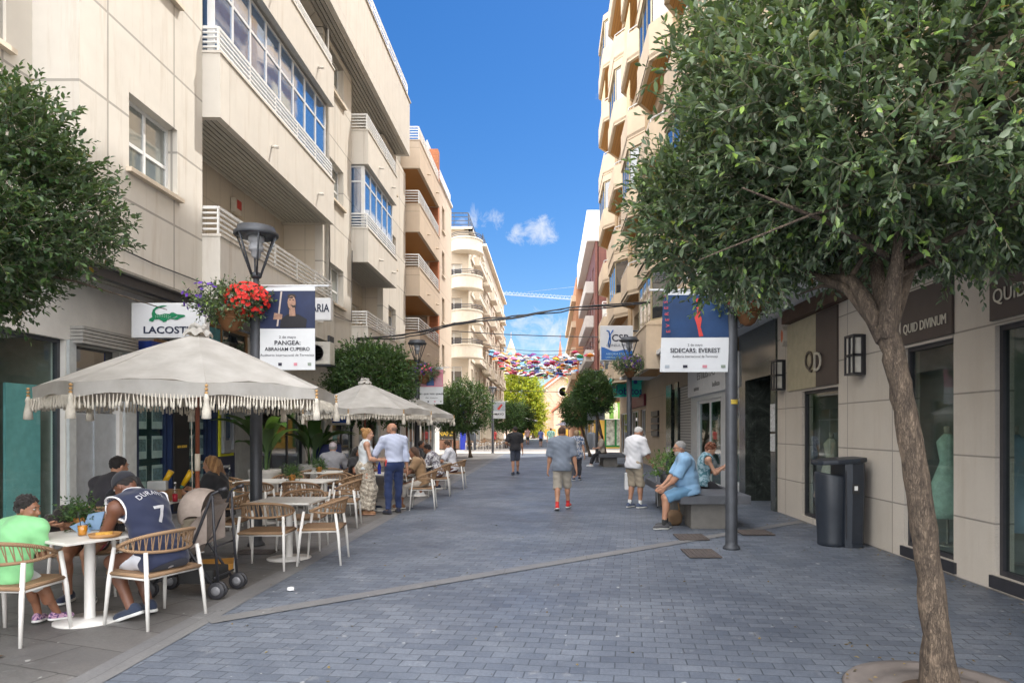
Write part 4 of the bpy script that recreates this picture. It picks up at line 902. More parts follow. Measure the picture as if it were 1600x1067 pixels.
tree('street_tree', 'clipped dark green street tree at the left edge above the cafe terrace', (-4.75, 4.85, 0), [(-4.75, 4.85, 0), (-4.72, 4.85, 1.2), (-4.65, 4.88, 2.3)], .09, .07,
     [((-4.2, 5.2, 3.1), .05), ((-5.2, 4.8, 3.2), .05), ((-4.6, 4.3, 3.2), .05), ((-4.5, 5.4, 3.3), .04)], (-4.72, 4.9, 3.36), (1.2, 1.2, .9), shoots=4300, per=14, ll=.066, lw=.25, mat=leafmat('deep_green_leaves', [(0, (.018, .045, .014)), (.4, (.03, .07, .02)), (.75, (.055, .115, .03)), (.93, (.085, .15, .045)), (.99, (.15, .22, .05)), (1, (.3, .2, .04))], .25, .36), seed=4, flat=2.45, gaps=.2, lump=.12)
GT = 'clipped street trees along the middle of the street'
def midtree(label, x, y, zc, rx, rz, seed, lean=0, shoots=900, ll=.1):
    tree('street_tree', label, (x+lean, y, 0), [(x+lean, y, 0), (x+lean*.6, y, zc*.35), (x+lean*.1, y, zc-rz*.8)], .09, .06, [((x+rx*.5*cos(a), y+rx*.5*sin(a), zc+rz*.1), .04) for a in (.3, 1.9, 3.4, 5)], (x, y, zc), (rx, rx, rz), GT, shoots=int(shoots*1.5), per=10, ll=ll*1.15, lw=.3, mat=leaf_mid, seed=seed, twigs=False, lump=.18, gaps=.3, flat=zc-rz*.95)
midtree('full clipped street tree behind the second parasol on the left', -5.0, 19.2, 2.85, 1.05, 1.02, 21, shoots=1700, ll=.085)
midtree('clipped street tree with a dark forked trunk by the blue snack shop', -5.75, 41, 2.75, 1.0, 1.15, 22, .1)
midtree('clipped street tree on a straight trunk, third along the left row', -4.75, 39.5, 2.85, 1.25, 1.3, 23, .2, 1100)
midtree('leaning clipped street tree beside the far bench on the right', 1.98, 30.2, 3.2, .76, .74, 24, .62, 1000, .085)
midtree('smaller clipped street tree behind the leaning one on the right', 1.75, 40.5, 2.75, .85, .8, 25, .7)
midtree('clipped street tree behind the far poster at the crossing on the left', -3.75, 60, 2.6, 1.3, 1.1, 26, 0, 700, .13)
midtree('clipped street tree farthest along the left row', -3.6, 82, 2.7, 1.5, 1.25, 27, 0, 600, .16)
def bigtree(name, label, x, y, zc, rx, rz, seed, mat, shoots, ll, group=None, cat='tree'):
    tree(name, label, (x, y, 0), [(x, y, 0), (x, y, zc*.4), (x, y, zc-rz*.5)], .3, .2, [((x+rx*.5*cos(a), y+rx*.5*sin(a), zc), .15) for a in (.3, 1.9, 3.4, 5)], (x, y, zc), (rx, rx, rz), group, cat, shoots=shoots, per=9, ll=ll, lw=.3, mat=mat, seed=seed, twigs=False, lump=.28, gaps=.2, pw=2.1)
bigtree('plane_tree', 'tall yellow-green tree in front of the church', -4.9, 118, 7.2, 3.0, 4.6, 31, leaf_yel, 1300, .5)
bigtree('plane_tree', 'lower yellow-green tree bulging to the right before the church', -2.7, 116, 3.9, 1.6, 2.6, 32, leaf_yel, 700, .45)
bigtree('garden_tree', 'dark green rounded tree under the yellow-green one', -4.4, 100, 3.0, 1.7, 2.0, 33, leaf_mid, 500, .3)
bigtree('plane_tree', 'small yellow-green tree beside the church behind the right row', 6.2, 128, 8.6, 2.4, 2.4, 34, leaf_yel, 500, .45)
def palm(x, y, h, label):
    t = thing('palm_tree', label, 'palm', (x, y, 0)); mb = MB(); mb.tube([(x, y, 0), (x+.2, y, h*.5), (x, y, h)], [.35, .25, .22], 8); mb.build('trunk', bark, t); mb = MB()
    for k in range(18):
        a = k*2.4; el = .9-.07*k; pts = [Vector((x, y, h))+Vector((cos(a)*s_*3.2*max(.3, cos(el)), sin(a)*s_*3.2*max(.3, cos(el)), s_*3.2*sin(el)-2.2*s_*s_)) for s_ in (0, .25, .5, .75, 1)]
        for p, q in zip(pts, pts[1:]):
            d = (q-p).normalized(); sd = d.cross(Vector((0, 0, 1))).normalized()
            for j in range(4):
                b = p.lerp(q, j/4)
                for sg in (-1, 1): mb.add([b, b+d*.12, b+d*.35+sd*sg*.6+Vector((0, 0, -.25))], [(0, 1, 2)])
    mb.build('crown', leaf_mid, t)
palm(-2.2, 122, 8.6, 'palm with arching fronds in front of the church gable'); palm(4.9, 135, 12.5, 'tall palm behind the brown house on the right')

# ------------------------------------------------------------------ terrace furniture
rope = stripes('tan_rope', (.44, .29, .165), (.30, .185, .10), 'z', .012, .62); MC['rope'] = rope
ropem, n, p = nodes('woven_rope'); oc = objco(n); wv = n.nodes.new('ShaderNodeTexWave'); wv.inputs['Scale'].default_value = 55; wv.inputs['Distortion'].default_value = 1.5; n.links.new(oc, wv.inputs[0])
setc(n, p, 'Base Color', mixc(n, wv.outputs[1], (.20, .115, .06), (.40, .26, .15))); p.inputs['Roughness'].default_value = .8; bump(n, p, wv.outputs[1], .6, .004)
chairw = M('chair_white', (.72, .70, .66), .45, var=.06)
def make_chair(label):
    t = thing('terrace_chair', label, 'chair')
    for sx, sy in ((-1, -1), (1, -1), (-1, 1), (1, 1)):
        mb = MB(); x1, y1 = sx*.285, (.24 if sy > 0 else -.27); top = (sx*.25, .17 if sy > 0 else -.2, .655 if sy > 0 else .63)
        mb.tube([(x1, y1, 0), (sx*.268, y1*.88, .36), top], [.013, .019, .017], 8); mb.build('leg', chairw, t)
    mb = MB()
    for y in (-.2, .18): mb.tube([(-.262, y, .41), (.262, y, .41)], .013, 6)
    for x in (-.255, .255): mb.tube([(x, -.2, .41), (x, .19, .41)], .013, 6)
    mb.build('seat_frame', chairw, t)
    mb = MB(); mb.grid(lambda a, b: ((a-.5)*.52, (b-.5)*.46, .452-.018*sin(pi*a)*sin(pi*b)), 6, 6); mb.grid(lambda a, b: ((a-.5)*.52, (b-.5)*.46, .418), 2, 2)
    for a, b, c, d in ((-.26, -.23, .26, -.23), (.26, -.23, .26, .23), (.26, .23, -.26, .23), (-.26, .23, -.26, -.23)): mb.tube([(a, b, .436), (c, d, .436)], .019, 6)
    mb.build('seat', ropem, t)
    # curved woven back: two rails that part towards the back, ropes strung between
    mb = MB(); N = 44; up = []; lo = []
    for k in range(N+1):
        a = -.62*pi/2+ (pi+.62*pi)*k/N; a = pi+(-.5+k/N)*pi*1.3-pi/2+pi/2
        th = (k/N-.5)*2                         # -1 .. 1 from one arm round the back to the other
        ang = -pi/2+th*1.95; x, y = .285*cos(ang)*1.02, .27*sin(ang)+.0
        if abs(th) > .81: y = y
        bk = max(0, 1-(abs(th)/.95)**2.2)
        up.append(Vector((x, y-.03*bk, .665+.125*bk))); lo.append(Vector((x*.985, y*.97, .655-.05*bk+.015*bk)))
    mb.tube(up, .017, 7); mb.tube(lo, .014, 6)
    for k in range(1, N, 1):
        j = min(N, k+1)
        if (up[k]-lo[k]).length > .03: mb.tube([up[k], lo[j] if k % 2 else lo[k]], .0058, 4, cap=False)
    mb.build('backrest', ropem, t); return t
def make_table(label):
    t = thing('terrace_table', label, 'table'); mb = MB(); mb.box((0, 0, .735), (.78, .78, .024)); mb.build('tabletop', M('table_white', (.66, .64, .59), .45, var=.08), t, .006)
    mb = MB(); mb.lathe([(.27, 0), (.27, .012), (.05, .022), (.042, .03), (.042, .7), (.06, .722)], (0, 0, 0), 20); mb.build('pedestal', chairw, t); return t
GC = 'woven rope chairs on the cafe terrace'; H = pi/2
CH = [(-4.25, 5.42, -.05, 'woven chair under the boy in the green shirt'), (-3.42, 5.93, 1.2, 'woven chair under the man in the navy basketball vest'),
      (-3.36, 8.16, .03, 'empty woven chair with its back to the camera at the single table'), (-2.82, 8.5, H+.12, 'empty woven chair on the paved side of the single table, back turned to the street'),
      (-3.4, 9.42, pi+.1, 'empty woven chair tucked in on the far side of the single table'), (-4.28, 8.95, H+.1, 'woven chair under the long-haired woman'),
      (-5.0, 7.75, .05, 'woven chair under the man in the dark shirt at the back table'), (-5.45, 12.1, -H+.2, 'empty woven chair behind the lamp post, by the cash machine'),
      (-4.9, 11.35, .05, 'empty woven chair before the two joined tables, next to the lamp post'), (-4.1, 11.3, -.05, 'empty woven chair before the two joined tables, nearer the street'),
      (-3.5, 11.6, H+.15, 'empty woven chair at the street end of the two joined tables'), (-4.9, 12.75, pi, 'empty woven chair behind the joined tables by the planter'),
      (-4.1, 12.8, pi-.1, 'empty woven chair behind the joined tables beside the blond woman'), (-3.85, 13.0, H, 'woven chair at the far corner of the joined tables, behind the blond woman'),
      (-4.85, 15.2, .0, 'woven chair under the man in the grey cap'), (-2.62, 14.15, H+.1, 'woven chair under the woman in the tan top'),
      (-2.72, 16.9, H+.1, 'woven chair under the person in the patterned white shirt'), (-2.6, 18.9, H, 'woven chair under the man in the white shirt on the terrace'),
      (-3.9, 14.0, -H, 'woven chair across the table from the woman in the tan top'), (-3.7, 17.0, -H, 'woven chair across from the patterned white shirt'), (-3.6, 19.0, -H, 'farthest woven chair on the terrace'),
      (-4.62, 6.85, pi+.35, 'woven chair under the woman with her head down on the table'), (-5.3, 14.3, pi/2, 'woven chair at the table with the small pot by the planters')]
chair0 = make_chair(CH[0][3]); chair0['group'] = GC; chair0.location = CH[0][:2]+(0,); chair0.rotation_euler.z = CH[0][2]
for x, y, r_, l in CH[1:]: dup(chair0, (x, y, 0), r_, l, GC)
GTB = 'white pedestal tables on the cafe terrace'
TB = [(-3.97, 5.9, radians(-27), 'white table where the boy and the man in the vest sit'), (-5.05, 8.6, 0, 'white table at the back with sauce bottles'), (-3.32, 8.72, 0, 'empty white table beside the kerb strip'),
      (-5.0, 12.0, 0, 'white table behind the lamp post, left of the joined pair'), (-4.2, 12.0, 0, 'white table with a small plant, right of the joined pair'), (-4.75, 14.5, 0, 'white table with a small pot near the planters'),
      (-3.3, 13.95, 0, 'white table with a blue bottle between the standing couple'), (-3.25, 16.9, 0, 'white table before the patterned white shirt'), (-3.1, 19.0, 0, 'farthest white table of the terrace')]
tab0 = make_table(TB[0][3]); tab0['group'] = GTB; tab0.location = TB[0][:2]+(0,); tab0.rotation_euler.z = TB[0][2]
for x, y, r_, l in TB[1:]: dup(tab0, (x, y, 0), r_, l, GTB)
TT = .748
def lathe_thing(name, label, cat, x, y, z, prof, m, n=16, extra=None):
    t = thing(name, label, cat, (x, y, z)); mb = MB(); mb.lathe(prof, (x, y, z), n); mb.build(extra or 'body', m, t); return t
terra = M('orange_pot', (.50, .22, .05), .7)
def potplant(x, y, z, label, s=1):
    t = lathe_thing('potted_plant', label, 'potted plant', x, y, z, [(.045*s, 0), (.062*s, .1*s), (.066*s, .105*s), (.055*s, .105*s), (.05*s, .09*s)], terra, extra='pot')
    crown(t, (x, y, z+.14*s), (.085*s, .085*s, .05*s), 60, 8, .045*s, .3, leaf_mid, 5, False, .3); return t
potplant(-4.18, 6.1, TT, 'small green plant in an orange pot beside the juice glass'); potplant(-4.5, 11.95, TT, 'small green plant in an orange pot on the joined tables'); potplant(-4.85, 14.4, TT, 'small green plant in an orange pot on the table by the planters')
gl = lathe_thing('juice_glass', 'glass of orange juice with a dark straw in front of the boy', 'glass', -3.95, 5.78, TT, [(.035, 0), (.04, .1), (.037, .1), (.033, .006)], clearglass('tumbler', 1, (.95, .95, .95)), extra='glass')
mb = MB(); mb.lathe([(.032, .006), (.036, .085), (.001, .085)], (-3.95, 5.78, TT), 14); mb.build('juice', M('orange_juice', (.75, .30, .01), .3), gl); mb = MB(); mb.tube([(-3.95, 5.78, TT+.02), (-3.99, 5.78, TT+.2)], .004, 5); mb.build('straw', m_black, gl)
mb = MB(); q = [(-4.08, 5.82), (-3.97, 5.84), (-3.99, 5.92), (-4.1, 5.9)]
mb.prism([(0, 0), (.13, .01), (.17, .17), (.05, .15)], lambda u, v, w: (-4.13+u, 6.03+w+u*.3, TT+v), 0, .012); mb.prism([(0, 0), (.12, 0), (.06, .1), (-.06, .05)], lambda u, v, w: (-4.13+u, 5.97+w-v*.2, TT+v), 0, .01)
tag(mb.build('napkin', M('blue_napkin', (.22, .34, .5), .8)), 'crumpled pale blue napkin standing beside the juice glass', 'napkin')
tr = lathe_thing('bread_tray', 'small round brown tray with food under the man\'s forearm', 'tray', -3.72, 5.72, TT, [(.11, 0), (.125, .03), (.118, .03), (.1, .008)], M('tray_brown', (.36, .19, .07), .6), extra='tray')
mb = MB(); mb.box((-3.74, 5.74, TT+.022), (.12, .07, .028), .5); mb.build('food', M('food', (.55, .3, .05), .8, var=.4, scale=30), tr, .01)
mb = MB(); mb.tube([(-3.86, 5.98, TT+.06), (-3.74, 6.02, TT+.06)], .012, 6); 
for k in range(9): mb.box((-3.86+k*.014, 5.98+k*.0045, TT+.03), (.006, .05, .055), .3)
tag(mb.build('wire_rack', black_metal), 'black wire holder beside the bread tray', 'rack')
for x, l in ((-4.98, 'yellow sauce squeezer tilted in the box, left one'), (-4.72, 'yellow sauce squeezer tilted in the box, right one')):
    t = thing('sauce_bottle', l, 'sauce bottle', (x, 8.8, TT+.16)); mb = MB(); mb.tube([(x, 8.8, TT+.18), (x+.11, 8.8, TT+.36)], [.03, .04], 8); mb.build('body', M('mustard_yellow', (.7, .42, .01), .4), t); mb = MB(); mb.tube([(x-.03, 8.8, TT+.13), (x, 8.8, TT+.18)], [.012, .028], 8); mb.build('nozzle', M('nozzle_dark', (.05, .15, .1), .5), t)
t = thing('condiment_box', 'wooden condiment box with paper at the back table', 'box', (-4.95, 8.6, TT)); mb = MB(); mb.box2(-5.1, -4.76, 8.5, 8.85, TT, TT+.13); mb.build('box', M('box_wood', (.34, .2, .09), .7), t, .006); mb = MB(); mb.box((-4.93, 8.6, TT+.19), (.22, .1, .12), .2); mb.build('napkins', M('paper', (.5, .52, .52), .8), t, .02)
bt = lathe_thing('water_bottle', 'clear plastic bottle of red drink at the back table', 'bottle', -4.63, 8.45, TT, [(.032, 0), (.034, .11), (.03, .14), (.012, .2), (.012, .225)], clearglass('pet', .8, (.9, .93, .95)), extra='bottle'); mb = MB(); mb.lathe([(.03, .004), (.031, .1), (.001, .1)], (-4.63, 8.45, TT), 12); mb.build('drink', M('red_drink', (.45, .015, .03), .3), bt); mb = MB(); mb.lathe([(.014, .225), (.014, .245)], (-4.63, 8.45, TT), 10); mb.build('cap', white_paint, bt)
bt = lathe_thing('water_bottle', 'blue bottle on the table between the standing couple', 'bottle', -3.42, 13.75, TT, [(.035, 0), (.036, .15), (.014, .21), (.014, .24)], M('blue_bottle', (.01, .03, .42), .2), extra='bottle'); mb = MB(); mb.lathe([(.016, .24), (.016, .265)], (-3.42, 13.75, TT), 10); mb.build('cap', white_paint, bt)
bt = lathe_thing('water_bottle', 'clear bottle on the ledge under the cash machine', 'bottle', -5.62, 12.0, TT, [(.03, 0), (.03, .13), (.012, .17), (.012, .2)], clearglass('pet2', .8, (.8, .85, .85)), extra='bottle'); mb = MB(); mb.lathe([(.014, .2), (.014, .215)], (-5.62, 12.0, TT), 8); mb.build('cap', white_paint, bt)
mb = MB(); mb.box((-3.95, 8.1, .04), (.42, .4, .08), .35); tag(mb.build('wooden_board', M('amber_board', (.55, .26, .04), .6), None, .008), 'flat amber wooden block on the paving beside the stroller', 'wooden block')
for x, y, l in ((-2.63, 6.95, 'crumpled white paper on the dark paving near the kerb strip'),):
    mb = MB(); rs_ = random.Random(2); mb.lathe([(.001, .0), (.04, .008), (.035, .03), (.001, .04)], (x, y, .004), 9); mb.v = [(a+rs_.uniform(-.012, .012), b+rs_.uniform(-.012, .012), max(.003, c+rs_.uniform(-.01, .01))) for a, b, c in mb.v]; tag(mb.build('paper_scrap', M('scrap_white', (.75, .75, .75), .8)), l, 'litter')

# ------------------------------------------------------------------ fringed parasols
canv, n, p = nodes('natural_canvas'); oc = objco(n); f1 = noise(n, 4, 6, .6, oc); wv = noise(n, 240, 2, .5, oc); stv = n.nodes.new('ShaderNodeMapping'); stv.inputs['Scale'].default_value = (.35, .35, 5); n.links.new(oc, stv.inputs[0])
setc(n, p, 'Base Color', mixc(n, ramp(n, f1, [(.3, 0.0), (.7, 1.0)]), mixc(n, nmath(n, 'MULTIPLY', noise(n, 30, 4, .7, stv.outputs[0]), .5), (.43, .415, .385), (.36, .345, .315)), (.56, .545, .515))); p.inputs['Roughness'].default_value = .9; bump(n, p, wv, .5, .003)
tl = n.nodes.new('ShaderNodeBsdfTranslucent'); tl.inputs[0].default_value = (.7, .6, .45, 1); xs = n.nodes.new('ShaderNodeMixShader'); xs.inputs[0].default_value = .18
n.links.new(p.outputs[0], xs.inputs[1]); n.links.new(tl.outputs[0], xs.inputs[2]); n.links.new(xs.outputs[0], [q for q in n.nodes if q.type == 'OUTPUT_MATERIAL'][0].inputs[0])
fringem = M('fringe_cotton', (.66, .61, .52), .95, var=.15, scale=40); polem = M('parasol_pole', (.20, .06, .03), .45); beadm = M('wooden_bead', (.5, .3, .12), .6)
def make_parasol(label):
    t = thing('parasol', label, 'parasol'); R = 1.56; AP, RIM = 2.76, 2.09; a0 = radians(-15)
    def rim(k, s):
        A, Bq = a0+k*pi/4, a0+(k+1)*pi/4; p0, p1 = Vector((cos(A), sin(A), 0))*R, Vector((cos(Bq), sin(Bq), 0))*R
        q = p0.lerp(p1, s); e = sin(pi*s); q *= 1-.035*e; q.z = RIM+.045*e; return q
    mb = MB()
    for k in range(8):
        def fn(s, r, k=k):
            q = rim(k, s); e = sin(pi*s); h = AP-.0; z = h-(h-q.z)*(r**1.12)-.075*e*sin(pi*r)*r
            return (q.x*r, q.y*r, z+.007*sin(31*r+k*2+3*s)*e*(.4+r)+.006*sin(19*s+7*r+k)*r)
        mb.grid(lambda s, r: fn(s, .02+.98*r), 8, 12)
    mb.build('canopy', canv, t)
    mb = MB(); fr = MB(); rs = random.Random(8)
    for k in range(8):
        mb.grid(lambda s, r, k=k: tuple(rim(k, s)*(1+.006*r+.012*sin(7*s+k)*r)-Vector((0, 0, r*(.135+.02*sin(pi*s))))+Vector((0, 0, rim(k, s).z*-.006*r))), 12, 3)
        for j in range(34):
            s = (j+.5)/34; q = rim(k, s)*1.006; z0 = rim(k, s).z-.14-.02*sin(pi*s); L = rs.uniform(.085, .13); dx, dy = rs.gauss(0, .007), rs.gauss(0, .007)
            fr.tube([(q.x, q.y, z0+.02), (q.x+dx*.4, q.y+dy*.4, z0-L*.35), (q.x+dx, q.y+dy, z0-L*.75), (q.x+dx, q.y+dy, z0-L)], [.0045, .008, .013, .010], 5)
    mb.build('valance', canv, t); fr.build('fringe', fringem, t)
    for k in range(8):
        q = rim(k, 0); x, y = q.x*1.02, q.y*1.02; tb = MB(); tb.lathe([(.012, -.1), (.02, -.12), (.03, -.15), (.022, -.165), (.04, -.27), (.045, -.34), (.02, -.345)], (x, y, RIM), 10)
        ts_ = tb.build('tassel', fringem, t); bb = MB()
        for z in (-.0, -.035, -.07): bb.lathe([(.003, -.016), (.015, -.008), (.018, 0), (.015, .008), (.003, .016)], (x, y, RIM+z-.02), 8)
        bb.build('bead', beadm, ts_)
        rb = MB(); rb.tube([(q.x*.02, q.y*.02, AP-.06), (q.x*.5, q.y*.5, (AP+RIM)/2-.03), (q.x*.97, q.y*.97, RIM-.0)], .011, 5); rb.build('rib', polem, t)
    mb = MB(); mb.tube([(0, 0, 0), (0, 0, 1.18)], .024, 12); mb.tube([(0, 0, 1.34), (0, 0, AP)], .024, 12); mb.build('pole', polem, t)
    mb = MB(); mb.tube([(0, 0, 1.16), (0, 0, 1.36)], .03, 12); mb.build('sleeve', M('pole_sleeve', (.55, .48, .38), .5), t)
    mb = MB(); mb.tube([(-.06, -.03, 2.2), (-.055, -.03, 1.6), (-.045, -.03, .9)], .005, 4); mb.build('cord', fringem, t)
    mb = MB(); mb.lathe([(.23, 0), (.23, .03), (.2, .06), (.04, .07), (.032, .3)], (0, 0, 0), 20); mb.build('base', dark_metal, t)
    cp = MB(); 
    def ruf(a, r): th = a*2*pi; rr_ = .02+.13*r; return (rr_*cos(th)*(1+.12*sin(5*th)*r), rr_*sin(th)*(1+.12*sin(5*th)*r), AP+.085-.10*r**2+.025*sin(7*th+1)*r)
    cp.grid(ruf, 40, 6); cp.tube([(.08*cos(a), .06*sin(a), AP+.075+.025*sin(3*a)) for a in [2*pi*k/16 for k in range(17)]], .028, 7); cp.lathe([(.045, .05), (.05, .08), (.035, .105), (.001, .11)], (0, 0, AP), 10); cp.build('cap', canv, t)
    return t
GP = 'fringed cream parasols over the cafe terrace'
pr0 = make_parasol('nearest fringed cream parasol with hanging tassels'); pr0['group'] = GP; pr0.location = (-4.12, 8.0, 0); pr0.rotation_euler.z = .0
dup(pr0, (-4.45, 16.5, 0), .3, 'second fringed cream parasol behind the standing couple', GP); dup(pr0, (-4.6, 22, 0), .1, 'third fringed cream parasol, half hidden behind the second', GP)

# ------------------------------------------------------------------ lamp posts, baskets, banners
lampg = clearglass('lantern_glass', .8, (.97, .97, .98))
def make_lamp(label, pole=.082):
    t = thing('lamp_post', label, 'lamp post'); mb = MB(); mb.lathe([(pole*1.45, 0), (pole*1.4, .03), (pole*1.05, .06), (pole, .1), (pole, 3.6), (pole*.5, 3.64), (pole*.45, 3.85)], (0, 0, 0), 20); mb.build('pole', dark_metal, t)
    mb = MB(); mb.lathe([(.06, 3.82), (.27, 4.38)], (0, 0, 0), 12, smooth=False); mb.build('lantern_glass', lampg, t)
    mb = MB()
    for k in range(6):
        a = k*pi/3; mb.tube([(.06*cos(a), .06*sin(a), 3.8), (.28*cos(a), .28*sin(a), 4.4)], .014, 5)
    mb.lathe([(.055, 3.78), (.075, 3.8), (.075, 3.85), (.055, 3.86)], (0, 0, 0), 12); mb.build('cage', dark_metal, t)
    mb = MB(); mb.lathe([(.285, 4.37), (.3, 4.38), (.3, 4.42), (.26, 4.45), (.25, 4.5), (.001, 4.52)], (0, 0, 0), 20); mb.build('cap', dark_metal, t)
    mb = MB(); mb.lathe([(.11, 4.37), (.11, 4.3), (.085, 4.29), (.085, 4.24), (.1, 4.23), (.1, 4.17), (.07, 4.16), (.06, 4.08), (.03, 4.06)], (0, 0, 0), 12); mb.build('lamp_unit', M('lamp_grey', (.4, .41, .43), .4), t); return t
GL = 'grey lamp posts with cone lanterns'
lp = make_lamp('cone-topped lamp post on the terrace with the red flower basket'); lp['group'] = GL; lp.location = (-4.15, 9.67, 0)
for x, y, l in ((2.51, 9.4, 'thick lamp post in front of the bench on the right, rising into the tree'), (2.5, 21.3, 'cone-topped lamp post with purple flowers in front of the blue consulting sign'), (-4.25, 22, 'lamp post behind the third parasol with the pink poster'),
                (-3.8, 46, 'slim lamp post at the crossing on the left with a small poster'), (2.55, 47, 'lamp post at the crossing on the right beside the leaning tree'), (2.35, 33.5, 'lamp post over the far bench on the right')): dup(lp, (x, y, 0), .4, l, GL)
petal = lambda nm, c: M(nm, c, .6, var=.25, scale=20)
def basket(label, x, y, z, cols, seed, s=1, px=None, pole=None):
    t = thing('flower_basket', label, 'flower basket', (x, y, z)); mb = MB(); mb.lathe([(.04*s, -.24*s), (.1*s, -.2*s), (.19*s, -.03*s), (.215*s, 0), (.2*s, .02*s), (.15*s, .0)], (x, y, z), 18)
    for k in range(3): mb.tube([(x+.2*s*cos(a)*(.6+.2*k), y+.2*s*sin(a)*(.6+.2*k), z-(.14-.06*k)*s) for a in [2*pi*j/18 for j in range(19)]], .012*s, 5)
    mb.build('bowl', M('basket_brown', (.20, .09, .035), .8, bmp=.4), t)
    if pole: mb = MB(); mb.tube([(pole[0], pole[1], z-.1), (x, y, z-.12)], .02, 6); mb.tube([(pole[0], pole[1], z-.3), (x, y, z-.2)], .015, 6); mb.build('bracket', dark_metal, t)
    crown(t, (x, y, z+.1*s), (.4*s, .3*s, .17*s), 330, 9, .05*s, .32, leaf_near, seed, False, .4)
    rs = random.Random(seed)
    for (nm, c, cx, n_) in cols:
        mb = MB()
        for k in range(n_):
            d = Vector((rs.gauss(0, 1), rs.gauss(0, 1), rs.gauss(.25, 1))).normalized(); c_ = Vector((x+cx*s+d.x*.3*s*(1 if cx == 0 else .8), y+d.y*.3*s, z+.13*s+d.z*.19*s+.03)); d = (d+Vector((0, -.4, .2))).normalized()
            a = d.orthogonal().normalized(); b = d.cross(a); r_ = rs.uniform(.022, .036)*s
            ring = [c_+(a*cos(q*pi/5)+b*sin(q*pi/5))*(r_ if q % 2 == 0 else r_*.72)+d*.012*s for q in range(10)]
            mb.add([c_]+ring, [(0, 1+q, 1+(q+1) % 10) for q in range(10)], True)
        mb.build('blossoms', petal(nm, c), t)
    return t
RED, PUR, PNK = ('red_petal', (.62, .02, .012)), ('purple_petal', (.11, .03, .34)), ('pink_petal', (.6, .08, .12))
basket('hanging basket of red and purple petunias on the terrace lamp post', -4.42, 9.5, 3.27, [(*RED, .2, 210), (*PUR, -.3, 60)], 3, 1.15, pole=(-4.15, 9.67))
basket('basket of pinkish red flowers half hidden under the big tree on the right lamp post', 2.72, 9.35, 3.3, [(*RED, 0, 60), (*PNK, .05, 40)], 4, 1, pole=(2.51, 9.4))
basket('basket of purple petunias under the blue consulting sign', 2.5, 21.05, 3.5, [(*PUR, 0, 130), ('mauve_petal', (.4, .2, .5), .1, 25)], 6, 1.15, pole=(2.5, 21.3))
basket('basket of mauve flowers behind the tree by the pink poster', -4.0, 21.8, 3.35, [(*PUR, 0, 70), (*PNK, 0, 40)], 7, 1.1, pole=(-4.25, 22))
bwhite = M('banner_white', (.66, .68, .70), .6, var=.06, scale=2); bnavy = M('banner_navy', (.012, .022, .07), .5, var=.3, scale=3)
def banner(label, xa, xb, y, zt, zb, split, pic, lines, skew=0, logos=True, wav=.02, tilt=0):
    """cloth on an arm from xa (pole side) to xb; split = height where picture ends"""
    t = thing('banner', label, 'banner', (xa, y, zt)); w = abs(xb-xa); x0 = min(xa, xb)
    Pn = lambda u, v, d=0: Vector((x0+u*w+skew*(1-v)*w*(u-.5)*2, y-d+wav*sin(3.3*u+2*v)*(1-v*.6)+tilt*(u-.5), zb+(zt-zb)*v))
    vs = (split-zb)/(zt-zb)
    mb = MB(); mb.grid(lambda a, b: Pn(a, b*vs), 10, 8); mb.grid(lambda a, b: Pn(a, b*vs, -.012), 10, 8); cl = mb.build('cloth', bwhite, t)
    mb = MB(); mb.grid(lambda a, b: Pn(a, vs+b*(.94-vs)), 10, 10); mb.grid(lambda a, b: Pn(a, vs+b*(1-vs), -.012), 10, 10); mb.build('picture', pic[0], t)
    mb = MB(); mb.grid(lambda a, b: Pn(a, .94+b*.06), 10, 2); mb.tube([(xa, y, zt), (xb+(.2 if xb > xa else -.2), y, zt)], .014, 6); mb.build('top_arm', [bwhite], t)
    for nm, m, polys in pic[1]:
        mb = MB()
        for poly in polys:
            q = [Pn(u, v, .006) for u, v in poly]; mb.add(q, [tuple(range(len(q)))])
        mb.build(nm, m, t)
    for txt, u, v, sz, wd, m in lines:
        mb = MB(); o = Pn(u, v, .008); mb.text(txt, o, (1, 0, 0), (0, 0, 1), sz, wd, .002, bold=.012 if sz > .06 else 0); mb.v = [(q[0], Pn((q[0]-x0)/w, (q[2]-zb)/(zt-zb)).y-.009, q[2]) for q in mb.v]; mb.build('lettering', m, t)
    if logos:
        for k, (u, c) in enumerate(((.1, (.4, .45, .5)), (.36, (.03, .03, .05)), (.64, (.6, .25, .3)), (.9, (.25, .3, .25)))):
            mb = MB(); e = .065
            mb.add([Pn(u-e*.5, .05, .006), Pn(u+e*.5, .05, .006), Pn(u+e*.5, .085, .006), Pn(u-e*.5, .085, .006)], [(0, 1, 2, 3)]); mb.build('logo', M('logo_%d' % k, c, .5), t)
    return t
el = lambda cx, cy, rx, ry, n=14, a0=0, a1=2*pi: [(cx+rx*cos(a0+(a1-a0)*k/n), cy+ry*sin(a0+(a1-a0)*k/n)) for k in range(n)]
skinp = M('print_skin', (.34, .20, .14), .5, var=.3, scale=25); hairp = M('print_hair', (.035, .025, .022), .5); lightp = M('print_highlight', (.5, .42, .38), .5)
